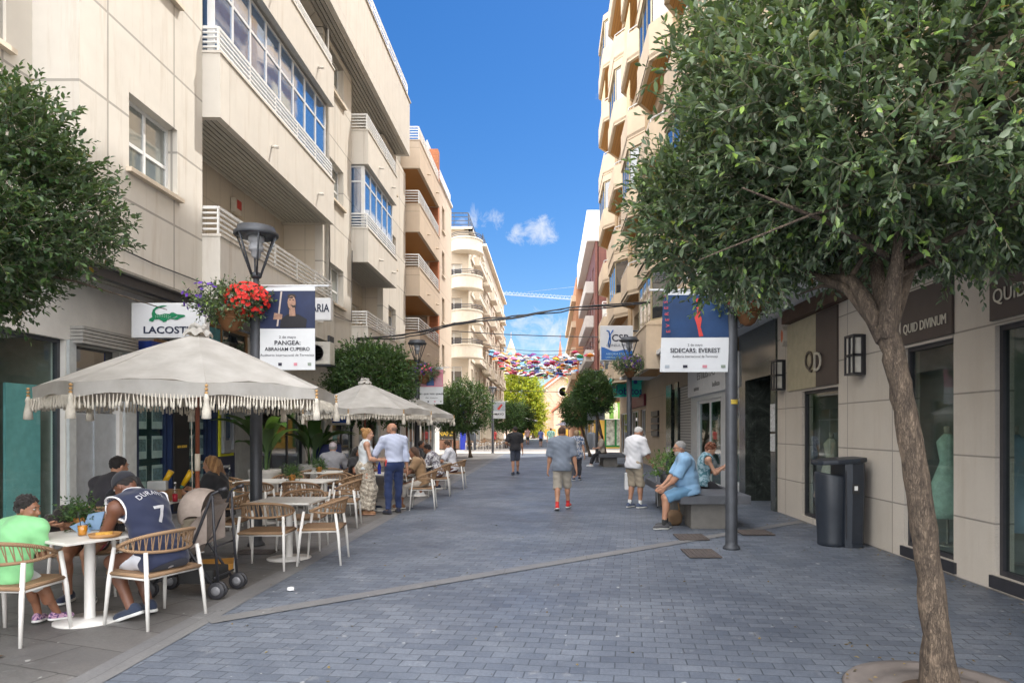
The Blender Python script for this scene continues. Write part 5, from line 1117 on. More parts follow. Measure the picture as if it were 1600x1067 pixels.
banner('white and navy concert poster of a bearded man on the terrace lamp post', -4.07, -3.29, 9.6, 3.66, 2.48, 3.06, (bnavy, [('portrait', skinp, [el(.58, .80, .075, .08), [(.54, .74), (.64, .74), (.65, .64), (.53, .64)], [(.24, .60), (.40, .60), (.41, .66), (.26, .68)]]),
    ('hair', hairp, [el(.58, .875, .078, .028), [(.502, .80), (.52, .77), (.545, .765), (.58, .772), (.615, .765), (.64, .77), (.658, .80), (.65, .73), (.58, .70), (.51, .73)], [(.535, .825), (.565, .825), (.565, .835), (.535, .835)], [(.595, .825), (.625, .825), (.625, .835), (.595, .835)]]), ('shirt', M('print_shirt', (.012, .012, .016), .5), [[(.36, .50), (.84, .50), (.86, .60), (.7, .66), (.5, .66), (.38, .60)]]), ('instrument', lightp, [[(.30, .52), (.33, .52), (.41, .93), (.38, .93)], [(.25, .61), (.4, .6), (.4, .612), (.25, .622)], [(.25, .635), (.4, .625), (.4, .637), (.25, .647)]])]),
    [('2 de mayo', .5, .39, .05, .24, m_dtext), ('PANGEA:', .5, .32, .085, .37, m_dtext), ('ABRAHAM CUPEIRO', .5, .245, .07, .64, m_dtext), ('Auditorio Internacional de Torrevieja', .5, .175, .045, .76, m_dtext)], 0, True)
banner('white and blue concert poster of a red figure on the thick lamp post', 2.43, 1.57, 9.35, 3.55, 2.43, 2.9, (M('banner_blue', (.012, .045, .13), .5, var=.3, scale=3), [('red_figure', M('print_red', (.62, .06, .05), .5), [[(.56, .43), (.62, .44), (.58, .55), (.60, .64), (.57, .72), (.6, .78), (.56, .82), (.52, .78), (.53, .72), (.49, .66), (.53, .56)], el(.55, .87, .04, .03)])]),
    [('2 de mayo', .5, .33, .045, .2, m_dtext), ('SIDECARS: EVEREST', .5, .26, .085, .68, m_dtext), ('Auditorio Internacional de Torrevieja', .5, .19, .045, .62, m_dtext)], .06, True)
vt = MB()
for k, ch_ in enumerate('EVEREST'): vt.text(ch_, (1.63-.012*k*.6, 9.325, 2.98+.08*k), (0, 0, 1), (-1, 0, 0), .075, None, .002)
tb_ = [o for o in bpy.data.objects if o.name.startswith('banner') and o.parent is None][-1]; vt.build('lettering', M('print_red', (.62, .06, .05)), tb_)
banner('pink concert poster with a row of singers on the lamp post behind the parasols', -4.15, -3.4, 21.9, 3.62, 2.45, 3.0, (M('banner_pink', (.62, .22, .3), .5, var=.25, scale=3), [('singers', skinp, [el(.2+.2*k, .80+.02*(k % 2), .055, .055) for k in range(4)]), ('hair', hairp, [el(.2+.2*k, .85+.02*(k % 2), .06, .03) for k in range(4)]), ('blue_clothes', M('print_blue', (.05, .12, .3), .5), [[(.28, .50), (.62, .50), (.6, .74), (.3, .74)]]), ('pink_clothes', M('print_rose', (.55, .3, .36), .5), [[(.02, .5), (.26, .5), (.26, .73), (.06, .73)], [(.66, .5), (.97, .5), (.92, .73), (.66, .73)]])]), [('Lo que nos queda', .5, .28, .09, .8, m_dtext), ('de mayo', .5, .17, .06, .4, m_dtext)])
banner('small poster with a red and grey picture on the slim lamp post at the crossing', -3.75, -2.95, 45.9, 3.5, 2.35, 2.85, (M('banner_grey', (.4, .45, .5), .5, var=.3), [('figure', M('print_red', (.62, .06, .05)), [[(.3, .55), (.5, .5), (.8, .8), (.65, .85)]])]), [('MAYO', .5, .25, .2, .6, m_dtext)], 0, False)
banner('small white poster on the right lamp post at the crossing', 2.5, 1.7, 30.6, 2.62, 2.05, 2.2, (bwhite, []), [('AUDITORIO', .5, .7, .1, .6, m_dtext), ('INTERNACIONAL', .5, .35, .09, .65, m_dtext)], 0, False)

# ------------------------------------------------------------------ shop signs
def boxsign(label, x0, x1, y, z0, z1, mf, th=.16, frame=white_frame):
    t = thing('shop_sign', label, 'sign', ((x0+x1)/2, y, z0)); mb = MB(); mb.box2(x0, x1, y, y+th, z0, z1); mb.build('case', frame, t, .008)
    mb = MB(); mb.box2(x0+.025, x1-.025, y-.006, y-.001, z0+.025, z1-.025); mb.build('face', mf, t); return t
EX = (1, 0, 0)
def wr(t, txt, x, y, z, sz, w, m, bold=.01):
    mb = MB(); mb.text(txt, (x, y, z), EX, UZ, sz, w, .006, bold=bold); mb.build('lettering', m, t)
t = boxsign('white light-box sign with a green crocodile over the terrace', -6.73, -5.55, 11, 3.12, 3.68, M('sign_white', (.66, .67, .69), .4, var=.04)); y = 10.985
wr(t, 'LACOSTE', -6.14, y, 3.235, .155, .78, M('sign_navy', (.012, .02, .05), .5), .02)
croc = [(-.06, .045), (.0, .03), (.03, .07), (.10, .075), (.15, .05), (.185, .02), (.2, .035), (.225, .03), (.23, .06), (.275, .075), (.33, .10), (.40, .135), (.41, .12), (.30, .075), (.41, .065), (.43, .085), (.50, .11), (.53, .12), (.535, .14), (.51, .15), (.40, .16), (.345, .19), (.31, .19), (.28, .165), (.2, .17), (.12, .15), (.06, .165), (.035, .2), (.045, .235), (.09, .265), (.16, .285), (.22, .30), (.235, .31), (.15, .31), (.06, .285), (.005, .235), (-.015, .17), (-.005, .11), (-.05, .08)]
k_ = .98
mb = MB(); mb.prism([(u*k_-.24, v*.93) for u, v in croc], lambda u, v, w: (-6.14+u, y+w, 3.345+v), -.004, .002); em = mb.build('emblem', M('crocodile_green', (.0, .17, .07), .45), t)
mb = MB()
for i in range(9): 
    for j in range(2): mb.add([(-6.14-.24+k_*(.05+.03*i)+q[0], y-.0065, 3.345+.095+.028*j+.02*sin(i*.5)+q[1]) for q in ((-.006, 0), (0, -.006), (.006, 0), (0, .006))], [(0, 1, 2, 3)])
mb.build('scales', M('scale_white', (.7, .75, .7), .5), em)
t = boxsign('white projecting sign ending in ARIA behind the bearded-man poster', -6.02, -5.12, 16, 4.2, 4.72, MC['sign_white']); wr(t, 'ARIA', -5.36, 15.985, 4.47, .26, .43, MC['sign_navy'], .02)
t = boxsign('blue and white consulting sign on the right side behind the purple flowers', 1.8, 2.95, 24, 4.05, 5.28, MC['sign_white'], .2); wr(t, 'CSB', 2.5, 23.985, 4.83, .34, .6, m_dtext, .02); wr(t, 'CONSULTING', 2.42, 23.985, 4.58, .12, .8, MC['sign_navy'], 0)
sb = M('sign_blue', (.01, .12, .42), .4)
mb = MB(); mb.prism([(1.83, 4.08), (2.92, 4.08), (2.92, 4.4)]+[(2.92-.109*k, 4.36+.05*sin(k*.8)+.012*k) for k in range(1, 11)], lambda u, v, w: (u, w, v), 23.986, 23.992); mb.build('blue_wave', sb, t); wr(t, 'ASESORIA FISCAL', 2.37, 23.98, 4.28, .1, .75, M('sign_cyan', (.35, .6, .75), .5), 0); wr(t, 'LABORAL CONTABLE', 2.37, 23.98, 4.16, .09, .75, MC['sign_cyan'], 0)
mb = MB(); mb.tube([(2.02+.0, 23.98, 5.1), (2.1, 23.98, 5.08), (2.13, 23.98, 4.9), (2.08, 23.98, 4.65), (2.1, 23.98, 4.5), (2.16, 23.98, 4.7), (2.14, 23.98, 4.95), (2.25, 23.98, 5.12)], .022, 5); mb.build('emblem', sb, t)
mb = MB(); mb.tube([(2.9, 24.1, 5.1), (3.7, 24.1, 5.1)], .03, 6); mb.tube([(2.9, 24.1, 4.3), (3.7, 24.1, 4.3)], .03, 6); mb.build('arm', dark_metal, t)
t = boxsign('turquoise sign with blue script lettering over the right-hand shops', 2.95, 4.9, 33.6, 3.2, 4.15, M('sign_turquoise', (.02, .62, .5), .4), .25); wr(t, 'lobitos', 3.95, 33.585, 3.5, .5, 1.3, M('sign_royal', (.01, .06, .3), .5), .015)
mb = MB(); mb.prism(el(4.25, 3.95, .1, .1), lambda u, v, w: (u, w, v), 33.585, 33.593); mb.prism(el(3.2, 3.75, .16, .1), lambda u, v, w: (u, w, v), 33.585, 33.593); mb.build('emblem', MC['sign_royal'], t)

# ------------------------------------------------------------------ bench, bin, manholes, tree grate
conc = M('bench_concrete', (.17, .16, .145), .8, var=.2, scale=5, bmp=.3)
concs = M('bench_slab', (.095, .10, .112), .6, var=.25, scale=4, bmp=.25)
def bench(label, x0, x1, y0, y1):
    t = thing('stone_bench', label, 'bench', ((x0+x1)/2, (y0+y1)/2, 0)); mb = MB(); mb.box2(x0, x1, y0, y1, .42, .56); mb.build('seat', concs, t, .012)
    for y in (y0+.15, (y0+y1)/2-.3, y1-.75): mb = MB(); mb.box2(x0+.2, x1-.35, y, y+.55, 0, .418); mb.build('support', conc, t, .01)
bench('grey stone slab bench in front of the white shop, with the man in blue', 2.15, 3.3, 11.15, 15.3); bench('stone slab bench behind the leaning tree far on the right', 2.15, 3.3, 29.4, 32)
bl = M('bin_plastic', (.045, .055, .07), .5, var=.15, scale=12, bmp=.15); t = thing('litter_bin', 'dark blue-grey litter bin with a sloping hood against the boutique wall', 'litter bin', (4.1, 9.7, 0))
bx, by = 4.1, 9.72
rz_ = -.45
bl2 = M('bin_dark', (.022, .028, .038), .42, var=.15, scale=12, bmp=.15)
mb = MB(); mb.lathe([(.2, .0), (.215, .02), (.21, .06), (.235, .5), (.25, .97), (.242, 1.0), (.22, .99), (.2, .8)], (bx-.06, by+.02, 0), 28, sx=.95, sy=1.05); mb.v = [(a, b, c-(.05*(a-bx+.06)/.25 if c > .7 else 0)) for a, b, c in mb.v]; mb.build('bucket', bl2, t)
col = [(.03, -.24), (.12, -.27), (.28, -.25), (.33, -.18), (.34, .18), (.28, .26), (.12, .28), (.03, .25)]
mb = MB()
for z0, z1, k0, k1 in ((0, .05, 1, 1), (.05, .95, .97, 1.03), (.95, 1.2, 1.03, 1.0)): mb.add([(bx-.02+u*k0, by+v*k0, z0) for u, v in col]+[(bx-.02+u*k1, by+v*k1, z1) for u, v in col], [(q, (q+1) % 8, 8+(q+1) % 8, 8+q) for q in range(8)])
mb.build('column', bl2, t, .012)
mb = MB(); ho = [(-.33, -.12), (-.28, -.22), (-.1, -.285), (.2, -.29), (.34, -.2), (.36, .2), (.2, .3), (-.1, .3), (-.28, .23), (-.33, .12)]
mb.prism(ho, lambda u, v, w: (bx+u, by+v, 1.16+w+.07*u), 0, .07); mb.build('hood', bl2, t, .03)
mb = MB(); mb.box((bx+.02, by-.252, .6), (.014, .01, .95)); mb.build('seam', black_metal, t)
mb = MB(); mb.box((bx+.14, by-.285, .82), (.09, .012, .13), 0); mb.build('notice', M('notice_black', (.03, .03, .03), .4), t); mb = MB(); mb.box((bx+.14, by-.293, .83), (.045, .006, .06), 0); mb.build('pictogram', m_wtext, t)
iron = M('rusty_iron', (.095, .078, .07), .75, .2, var=.35, scale=14, bmp=.5, bscale=90)
for (x, y, w, d, l) in ((2.0, 9.0, .42, .6, 'rusty square manhole cover nearest the camera, left of the lamp post foot'), (2.15, 10.35, .45, .55, 'rusty manhole cover between the bench and the lamp post'), (3.25, 10.8, .5, .5, 'rusty manhole cover near the granite doorway'), (-5.5, 11.0, .6, .5, 'dark drain cover on the terrace behind the lamp post'), (-3.9, 9.1, .5, .3, 'brown drain cover on the terrace at the lamp post foot')):
    mb = MB(); mb.box((x, y, .016), (w, d, .012)); 
    for k in range(7): mb.box((x-w*.4+k*w*.133, y, .024), (w*.03, d*.85, .004))
    tag(mb.build('manhole_cover', iron), l, 'manhole cover')
mb = MB(); mb.lathe([(.22, .012), (.24, .03), (.33, .034), (.34, .022), (.44, .02), (.46, .034), (.54, .03), (.56, .012)], (2.43, 4.25, 0), 36); tag(mb.build('tree_grate', M('grate_stone', (.17, .145, .13), .8, bmp=.4)), 'round concentric stone grate around the foot of the leaning tree', 'tree grate')
struct(sheet('tree_soil', [(2.43+.23*cos(a), 4.25+.23*sin(a)) for a in [2*pi*k/16 for k in range(16)]], .014, M('soil', (.09, .06, .04), 1, var=.4, scale=30)))
struct(sheet('planting_pit', R4(-5.1, -3.95, 4.3, 4.95), .013, MC['soil']))

# ------------------------------------------------------------------ planters, awning, air conditioner, posters
def planter(label, x, y, h, nl, L, seed):
    t = thing('planter', label, 'planter', (x, y, 0)); mb = MB(); mb.lathe([(.2, 0), (.24, .1), (.3, .6), (.33, .72), (.33, .8), (.28, .8), (.26, .7)], (x, y, 0), 24); mb.build('pot', M('whitewashed_pot', (.5, .48, .44), .8, var=.2, scale=5, bmp=.4), t)
    mb = MB(); rs = random.Random(seed)
    for k in range(nl):
        a = rs.uniform(0, 6.28); Lk = L*rs.uniform(.6, 1.1); out = rs.uniform(.15, .75); w = .13*rs.uniform(.8, 1.3); b = Vector((x+.1*cos(a), y+.1*sin(a), .78)); o = Vector((cos(a), sin(a), 0)); s_ = Vector((-sin(a), cos(a), 0))
        def lf(u, v, b=b, o=o, s_=s_, Lk=Lk, out=out, w=w): 
            ww = w*(.12 if u < .35 else sin(pi*min(1, (u-.3)/.7))**.6); c_ = b+o*(out*Lk*u*u)+Vector((0, 0, Lk*(u-.45*u*u*u*out*1.6))); e = (v-.5)*2
            return c_+s_*e*ww+Vector((0, 0, .35*abs(e)*ww))
        mb.grid(lf, 12, 4)
    mb.build('foliage', leafmat('banana_leaf_%d' % seed, [(0, (.03, .09, .02)), (.6, (.06, .15, .03)), (1, (.12, .24, .05))], .3, .35), t)
planter('tall broad-leaved banana plant in a whitewashed pot behind the joined tables', -6.0, 14.4, .8, 15, 1.65, 3); planter('darker broad-leaved plant in a pot farther along the cafe front', -5.75, 16.6, .8, 14, 1.7, 9); planter('lower leafy plant in a pot beside the ice cream posters', -6.2, 18.4, .8, 12, 1.2, 12)
t = thing('awning', 'folded grey awning over the cafe front beside the poster', 'awning', (-6.5, 16, 2.5)); mb = MB(); mb.grid(lambda a, b: (-7.25+1.5*a, 13+6.5*b, 2.95-.4*a-.06*sin(pi*a)), 8, 12); mb.build('cloth', M('awning_grey', (.38, .37, .36), .8), t); mb = MB(); mb.tube([(-5.75, 13, 2.55), (-5.75, 19.5, 2.55)], .035, 8)
for yy in (13.3, 16.2, 19.2): mb.tube([(-7.25, yy, 2.6), (-6.5, yy+.2, 2.52), (-5.78, yy, 2.54)], .018, 6)
mb.build('arm', white_paint, t)
t = thing('air_conditioner', 'white outdoor air conditioner hung below the balcony behind the poster', 'air conditioner', (-6.2, 17.6, 3.3)); mb = MB(); mb.box2(-6.3, -5.65, 17.6, 18.0, 3.32, 3.9); mb.build('casing', M('ac_white', (.6, .58, .52), .5), t, .02)
mb = MB(); mb.lathe([(.21, 0), (.21, .02), (.19, .02), (.19, 0)], (0, 0, 0), 20)
for k in range(5): mb.box((0, -.17+k*.085, .012), (.38, .008, .008))
mb.v = [(-6.02+a, 17.585-c, 3.61+b) for a, b, c in mb.v]; mb.build('fan_grille', black_metal, t)
mb = MB(); mb.box2(-6.3, -6.25, 17.62, 18.0, 3.9, 4.06); mb.box2(-5.72, -5.67, 17.62, 18.0, 3.9, 4.06); mb.box2(-6.32, -5.64, 17.62, 18, 3.28, 3.315); mb.build('bracket', dark_metal, t)
def board(label, x, y, w, z0, h, base, shapes, rz=0):
    t = thing('advert_board', label, 'advert board', (x, y, z0)); mb = MB(); mb.box((x, y, z0+h/2), (w, .06, h), rz)
    if z0 < .5: mb.box((x, y+.02, z0*.5+.01), (w*.7, .2, max(.02, z0)), rz)
    mb.build('panel', base, t, .01)
    for nm, m, poly in shapes:
        mb = MB(); mb.add([(x+(u-.5)*w, y-.036, z0+v*h) for u, v in poly], [tuple(range(len(poly)))]); mb.build(nm, m, t)
cR, cB, cW, cO, cY = M('ad_red', (.55, .03, .03), .5), M('ad_blue', (.02, .08, .4), .5), M('ad_white', (.7, .7, .7), .5), M('ad_orange', (.7, .25, .03), .5), MC['mustard_yellow']
board('dark blue ice cream advert board with red and orange swirls by the cafe door', -5.45, 16.9, .62, .12, 1.15, M('ad_navy', (.02, .03, .12), .4), [('swirl', cR, el(.6, .6, .25, .25, 12)), ('cone', cO, [(.5, .1), (.8, .3), (.4, .45)]), ('streak', cW, el(.35, .3, .2, .12)), ('dot', cB, el(.7, .82, .16, .1)), ('curl', cW, [(.55, .5), (.7, .62), (.62, .75), (.5, .7)])])
board('pale price board of ices fixed above the advert board', -5.4, 17.6, .55, 1.75, .55, cW, [('picture', cB, [(.1, .1), (.9, .1), (.9, .45), (.1, .45)]), ('picture', cR, [(.2, .55), (.5, .55), (.5, .9), (.2, .9)])])
board('narrow white menu board with red print at the cafe front', -5.0, 18.6, .36, .15, 1.35, cW, [('picture', cR, [(.15, .1), (.85, .1), (.7, .45), (.3, .4)]), ('heading', m_dtext, [(.15, .75), (.85, .75), (.85, .9), (.15, .9)])])
# stroller
t = thing('stroller', 'beige folding pushchair with dark wheels behind the man in the vest', 'stroller', (-3.55, 6.85, 0)); ox, oy = -3.52, 6.85; sM = M('stroller_fabric', (.30, .245, .21), .85, var=.25, scale=8, bmp=.3, bscale=14, bdist=.02)
L_ = lambda x, y, z: (ox+x, oy+y, z)
mb = MB()
for y in (-.2, .2):
    mb.tube([L_(-.38, y, .1), L_(.06, y, .55), L_(.24, y, 1.02), L_(.33, y*.9, 1.06)], .014, 7); mb.tube([L_(.26, y, .1), L_(.0, y, .48), L_(-.12, y, .62)], .014, 7); mb.tube([L_(.3, y, .1), L_(.26, y, .6), L_(.24, y, 1.0)], .013, 7)
for z, x in ((.16, -.3), (.3, -.16), (.2, .26), (.5, .25)): mb.tube([L_(x, -.2, z), L_(x, .2, z)], .01, 6)
mb.build('frame', black_metal, t)
for x, y in ((-.38, -.2), (-.38, .2), (.3, -.22), (.3, .22)):
    for s_ in (-.028, .028):
        mb = MB(); mb.lathe([(.03, -.016), (.075, -.014), (.083, -.008), (.083, .008), (.075, .014), (.03, .016)], (0, 0, 0), 18); mb.v = [L_(x+a, y+s_+c, .085+b) for a, b, c in mb.v]; w_ = mb.build('wheel', black_metal, t)
        mb = MB(); mb.lathe([(.012, -.018), (.045, -.018), (.045, .018), (.012, .018)], (0, 0, 0), 12); mb.v = [L_(x+a, y+s_+c, .085+b) for a, b, c in mb.v]; mb.build('hub', M('hub_grey', (.2, .2, .21), .4), w_)
mb = MB(); mb.grid(lambda a, b: L_(-.22+.25*a if a < .55 else -.0825+(a-.55)*.62, (b-.5)*.38, (.42+.0*a-.05*sin(pi*a)) if a < .55 else .42+(a-.55)*1.15), 16, 6); mb.grid(lambda a, b: L_(-.22+.25*a if a < .55 else -.0625+(a-.55)*.62, (b-.5)*.4, (.38) if a < .55 else .38+(a-.55)*1.15), 16, 6)
for y in (-.19, .19): mb.grid(lambda a, b, y=y: L_(-.15+.33*a, y, .42+b*.28*(.3+a)+.12*a), 6, 4)
mb.build('seat', sM, t)
mb = MB(); mb.grid(lambda a, b: L_(.16-.30*cos(pi*.62*a-.35)*(.55+.45*sin(pi*b))-.02, .24*cos(pi*b), .72+.34*sin(pi*.62*a+.05)*(.25+.75*sin(pi*b))), 12, 14); mb.build('hood', sM, t)
mb = MB(); mb.box((ox+.06, oy, .2), (.34, .34, .14)); mb.build('basket', M('net_black', (.02, .02, .02), .8), t, .03)
mb = MB(); mb.tube([L_(.3, -.19, 1.05), L_(.37, -.18, 1.07)], .02, 7); mb.tube([L_(.3, .19, 1.05), L_(.37, .18, 1.07)], .02, 7); mb.build('handle', black_metal, t)
# bags
t = thing('woven_bag', 'tan woven shoulder bag on the ground under the bench beside the man in blue', 'bag', (2.12, 11.75, 0)); mb = MB(); mb.lathe([(.1, 0), (.15, .05), (.16, .16), (.12, .25), (.1, .25), (.13, .15)], (2.12, 11.75, 0), 16, sx=1.1, sy=.7); mb.build('body', ropem, t); mb = MB(); mb.tube([(2.0, 11.75, .24), (2.0, 11.75, .4), (2.1, 11.75, .46), (2.22, 11.75, .4), (2.24, 11.75, .24)], .012, 6); mb.build('strap', beadm, t)
t = thing('plant_bag', 'black bag with a bright green fern on the stone bench', 'bag', (2.32, 13.3, .56)); mb = MB(); mb.lathe([(.1, .56), (.14, .62), (.13, .76), (.1, .78)], (2.3, 13.3, 0), 14); mb.build('bag', black_metal, t); crown(t, (2.28, 13.3, .92), (.24, .2, .17), 70, 12, .07, .22, leafmat('fern_leaves', [(0, (.06, .14, .03)), (1, (.16, .28, .06))], .3), 17, False, .2)

# ------------------------------------------------------------------ overhead: small umbrellas, cables
cols = [('red', (.6, .03, .04)), ('white', (.75, .75, .75)), ('dark blue', (.03, .05, .28)), ('pink', (.65, .15, .3)), ('orange', (.7, .25, .03)), ('green', (.03, .3, .12)), ('light blue', (.2, .45, .7)), ('crimson', (.35, .01, .05)), ('purple', (.2, .04, .25)), ('yellow', (.7, .5, .05))]
GU = 'small coloured umbrellas strung over the far street'; protos = []
for nm, c in cols:
    m = M('umbrella_'+nm.replace(' ', '_'), c, .6, var=.15); mb = MB()
    for k in range(8):
        a, b = k*pi/4, (k+1)*pi/4; mb.grid(lambda s_, r, a=a, b=b: (r*.35*((1-s_)*cos(a)+s_*cos(b)), r*.35*((1-s_)*sin(a)+s_*sin(b)), .2*(1-r*r)-.02*sin(pi*s_)*r), 2, 4)
    mb.tube([(0, 0, -.42), (0, 0, .28)], .012, 4); o = mb.build('umbrella', m); protos.append((o, nm))
rs = random.Random(12); i = 0; used = set(); UR = []
for row in range(22):
    for k in range(13):
        y = 59+row*1.35+rs.uniform(-.4, .4); x = -5.0+k*.77+rs.uniform(-.3, .3); sag = .35*((x+.45)/4.4)**2
        UR.append((x, y, 7.85+sag+rs.uniform(-.25, .25)+.016*(y-59)))
for (x, y, z) in UR:
    j = rs.choices(range(10), (3, 13, 4, 3, 4, 2, 4, 4, 2, 2))[0]; o, nm = protos[j]
    c = o if j not in used else o.copy()
    if j in used: C.objects.link(c)
    used.add(j); c.location = (x, y, z); c.rotation_euler = (rs.uniform(-.3, .3), rs.uniform(-.3, .3), rs.uniform(0, 3)); tag(c, 'small %s open umbrella hung among many over the far street' % nm, 'umbrella', GU)
for o, nm in protos:
    if [p_[1] for p_ in protos].index(nm) not in used: bpy.data.objects.remove(o)
for row in range(0, 19, 2):
    y = 59+row*1.45; mb = MB(); mb.tube([(-6.3+12.0*k/12 if k < 12 else 3.6, y, 8.35+.8*((k-6)/6)**2) for k in range(13)], .02, 4); tag(mb.build('support_wire', m_black), 'thin wire across the far street that carries the small umbrellas', 'wire', 'wires that carry the small umbrellas')
def cable(label, pts, r, n=24, strands=1):
    mb = MB(); P = [Vector(p) for p in pts]
    for s_ in range(strands):
        q = []
        for i in range(len(P)-1):
            for k in range(8):
                f = k/8; a, b, c, d = P[max(0, i-1)], P[i], P[i+1], P[min(len(P)-1, i+2)]
                q.append(.5*((2*b)+(c-a)*f+(2*a-5*b+4*c-d)*f*f+(3*b-a-3*c+d)*f**3)+Vector((0, s_*.03, s_*.05*sin(i*2+f*3+s_))))
        q.append(P[-1]); mb.tube(q, r, 5)
    tag(mb.build('cable', m_black), label, 'cable')
A = lambda x, y, Y: tuple(at(x, y, Y))
cable('thick bundle of black cables slung across the street above the parasols', [A(557, 532, 22), A(640, 521, 22), A(720, 504, 22), A(800, 498, 22), A(890, 481, 22), A(1012, 472, 22)], .022, strands=3)
cable('single black cable across the street below the thick bundle', [A(706, 517, 44), A(780, 522, 44), A(860, 525, 44), A(948, 527, 44)], .03)
cable('thin black cable low across the far street in front of the yellow tree', [A(752, 609, 64), A(820, 611, 64), A(905, 613, 64)], .03)

# ------------------------------------------------------------------ far square: parasols, benches, chairs, bins
def farparasol(x, y, h, R, m, label):
    t = thing('parasol', label, 'parasol', (x, y, 0)); mb = MB(); mb.lathe([(R, h-.55), (R*.5, h-.25), (.02, h)], (x, y, 0), 8, smooth=False); mb.build('canopy', m, t); mb = MB(); mb.tube([(x, y, 0), (x, y, h)], .04, 6); mb.build('pole', dark_metal, t)
cream = M('far_cream', (.68, .66, .6), .8); lil = M('far_lilac', (.5, .5, .62), .8)
farparasol(-3.4, 96, 3.3, 1.9, cream, 'plain cream parasol in the far square below the yellow trees'); farparasol(2.1, 74, 2.6, 1.5, lil, 'pale lilac parasol on the right of the far street, left one'); farparasol(4.6, 74, 2.7, 1.4, lil, 'pale lilac parasol on the right of the far street, right one')
yb = M('yellow_bench', (.62, .36, .04), .6)
for k, (x, y) in enumerate(((-5.6, 128), (-2.8, 128), (.2, 128), (2.6, 128))):
    t = thing('yellow_bench', 'bright yellow bench in the far square before the church', 'bench', (x, y, 0), 0, 'yellow benches before the church'); mb = MB(); mb.box2(x-1, x+1, y-.3, y+.3, .5, .7); mb.box2(x-1, x+1, y+.25, y+.4, .7, 1.6); mb.build('seat', yb, t); mb = MB(); mb.box2(x-.9, x-.7, y-.2, y+.2, 0, .5); mb.build('leg', yb, t); mb = MB(); mb.box2(x+.7, x+.9, y-.2, y+.2, 0, .5); mb.build('leg', yb, t)
alu = M('alu_chair', (.45, .46, .47), .4, .4)
for k in range(12):
    x, y = -5.9+(k % 3)*.9, 50.5+(k//3)*4.6
    o = dup(chair0, (x, y, 0), k*1.3, 'far terrace chair in the sun in front of the corner house', 'far terrace chairs')
for x, y, l in ((-6.05, 53.2, 'grey cylindrical litter bin beside the blue shop column'), (3.35, 54.5, 'dark litter bin beside the yellow shop')):
    mb = MB(); mb.lathe([(.33, 0), (.35, .05), (.36, 1.2), (.3, 1.35), (.1, 1.4)], (x, y, 0), 16); tag(mb.build('litter_bin', bl), l, 'litter bin')
mb = MB(); t = thing('snack_table', 'low dark trestle table outside the blue snack shop', 'table', (-8.2, 50, 0)); mb.box2(-9.4, -7.0, 49.7, 50.4, .82, .9); mb.build('tabletop', M('trestle', (.10, .06, .04), .7), t)
for x in (-9.2, -7.2): mb = MB(); mb.box2(x-.05, x+.05, 49.8, 50.3, 0, .82); mb.build('leg', MC['trestle'], t)
# mannequins behind the boutique glass
def mannequin(label, x, y, z, dress, rz):
    t = thing('mannequin', label, 'mannequin', (x, y, z)); mb = MB(); mb.lathe([(.05, 1.02), (.09, .98), (.14, .92), (.12, .8), (.095, .68), (.12, .62), (.2, .4), (.28, .15), (.31, .0), (.29, .0)], (x, y, z+.35), 24, sx=1, sy=.75, rz=rz)
    mb.v = [(a+.012*sin(30*math.atan2(b-y, a-x))*(1 if c < z+.95 else 0), b+.012*cos(30*math.atan2(b-y, a-x))*(1 if c < z+.95 else 0), c) for a, b, c in mb.v]; mb.build('dress', dress, t); mb = MB(); mb.lathe([(.035, 1.36), (.04, 1.46), (.001, 1.47)], (x, y, z), 12); mb.tube([(x, y, z), (x, y, z+.5)], .015, 6); mb.lathe([(.15, 0), (.15, .015)], (x, y, z), 16); mb.build('stand', M('stand_cream', (.4, .36, .3), .6), t)
mint = M('mint_dress', (.42, .56, .47), .8, var=.25, scale=14, bmp=.3, bscale=30, bdist=.01)
mannequin('mannequin in a mint green flared dress behind the second boutique window', 4.9, 8.4, .22, mint, .4); mannequin('mannequin in a cream dress behind the boutique window by the litter bin', 4.9, 11.85, .12, M('cream_dress', (.55, .5, .42), .8), .2); mannequin('mannequin in a pale blue top behind the nearest boutique window', 4.98, 7.3, .22, M('blue_dress', (.3, .42, .5), .8), .2)

pl_ = [o for o in bpy.data.objects if o.name.startswith('lamp_post') and o.get('label', '').startswith('thick lamp')][0]; OFF[pl_.name] = (0, 0, 0)
mb = MB(); mb.grid(lambda a, b: (.0865*cos(-2.3+1.5*a), .0865*sin(-2.3+1.5*a), 1.99+.06*b), 8, 1); s_ = mb.build('sticker', M('sticker_yellow', (.5, .36, .05), .6, var=.6, scale=30)); s_.parent = pl_

t = thing('alarm_box', 'small red and white alarm box under the lower balcony ceiling of the cream house', 'alarm', (-7.3, 16.2, 6.9)); mb = MB(); mb.box2(-7.49, -7.36, 16.05, 16.4, 6.75, 7.1); mb.build('case', M('cream_plastic', (.55, .5, .42)), t, .02); mb = MB(); mb.box2(-7.355, -7.34, 16.1, 16.3, 6.85, 7.05); mb.build('lens', M('alarm_red', (.5, .03, .02), .4), t)

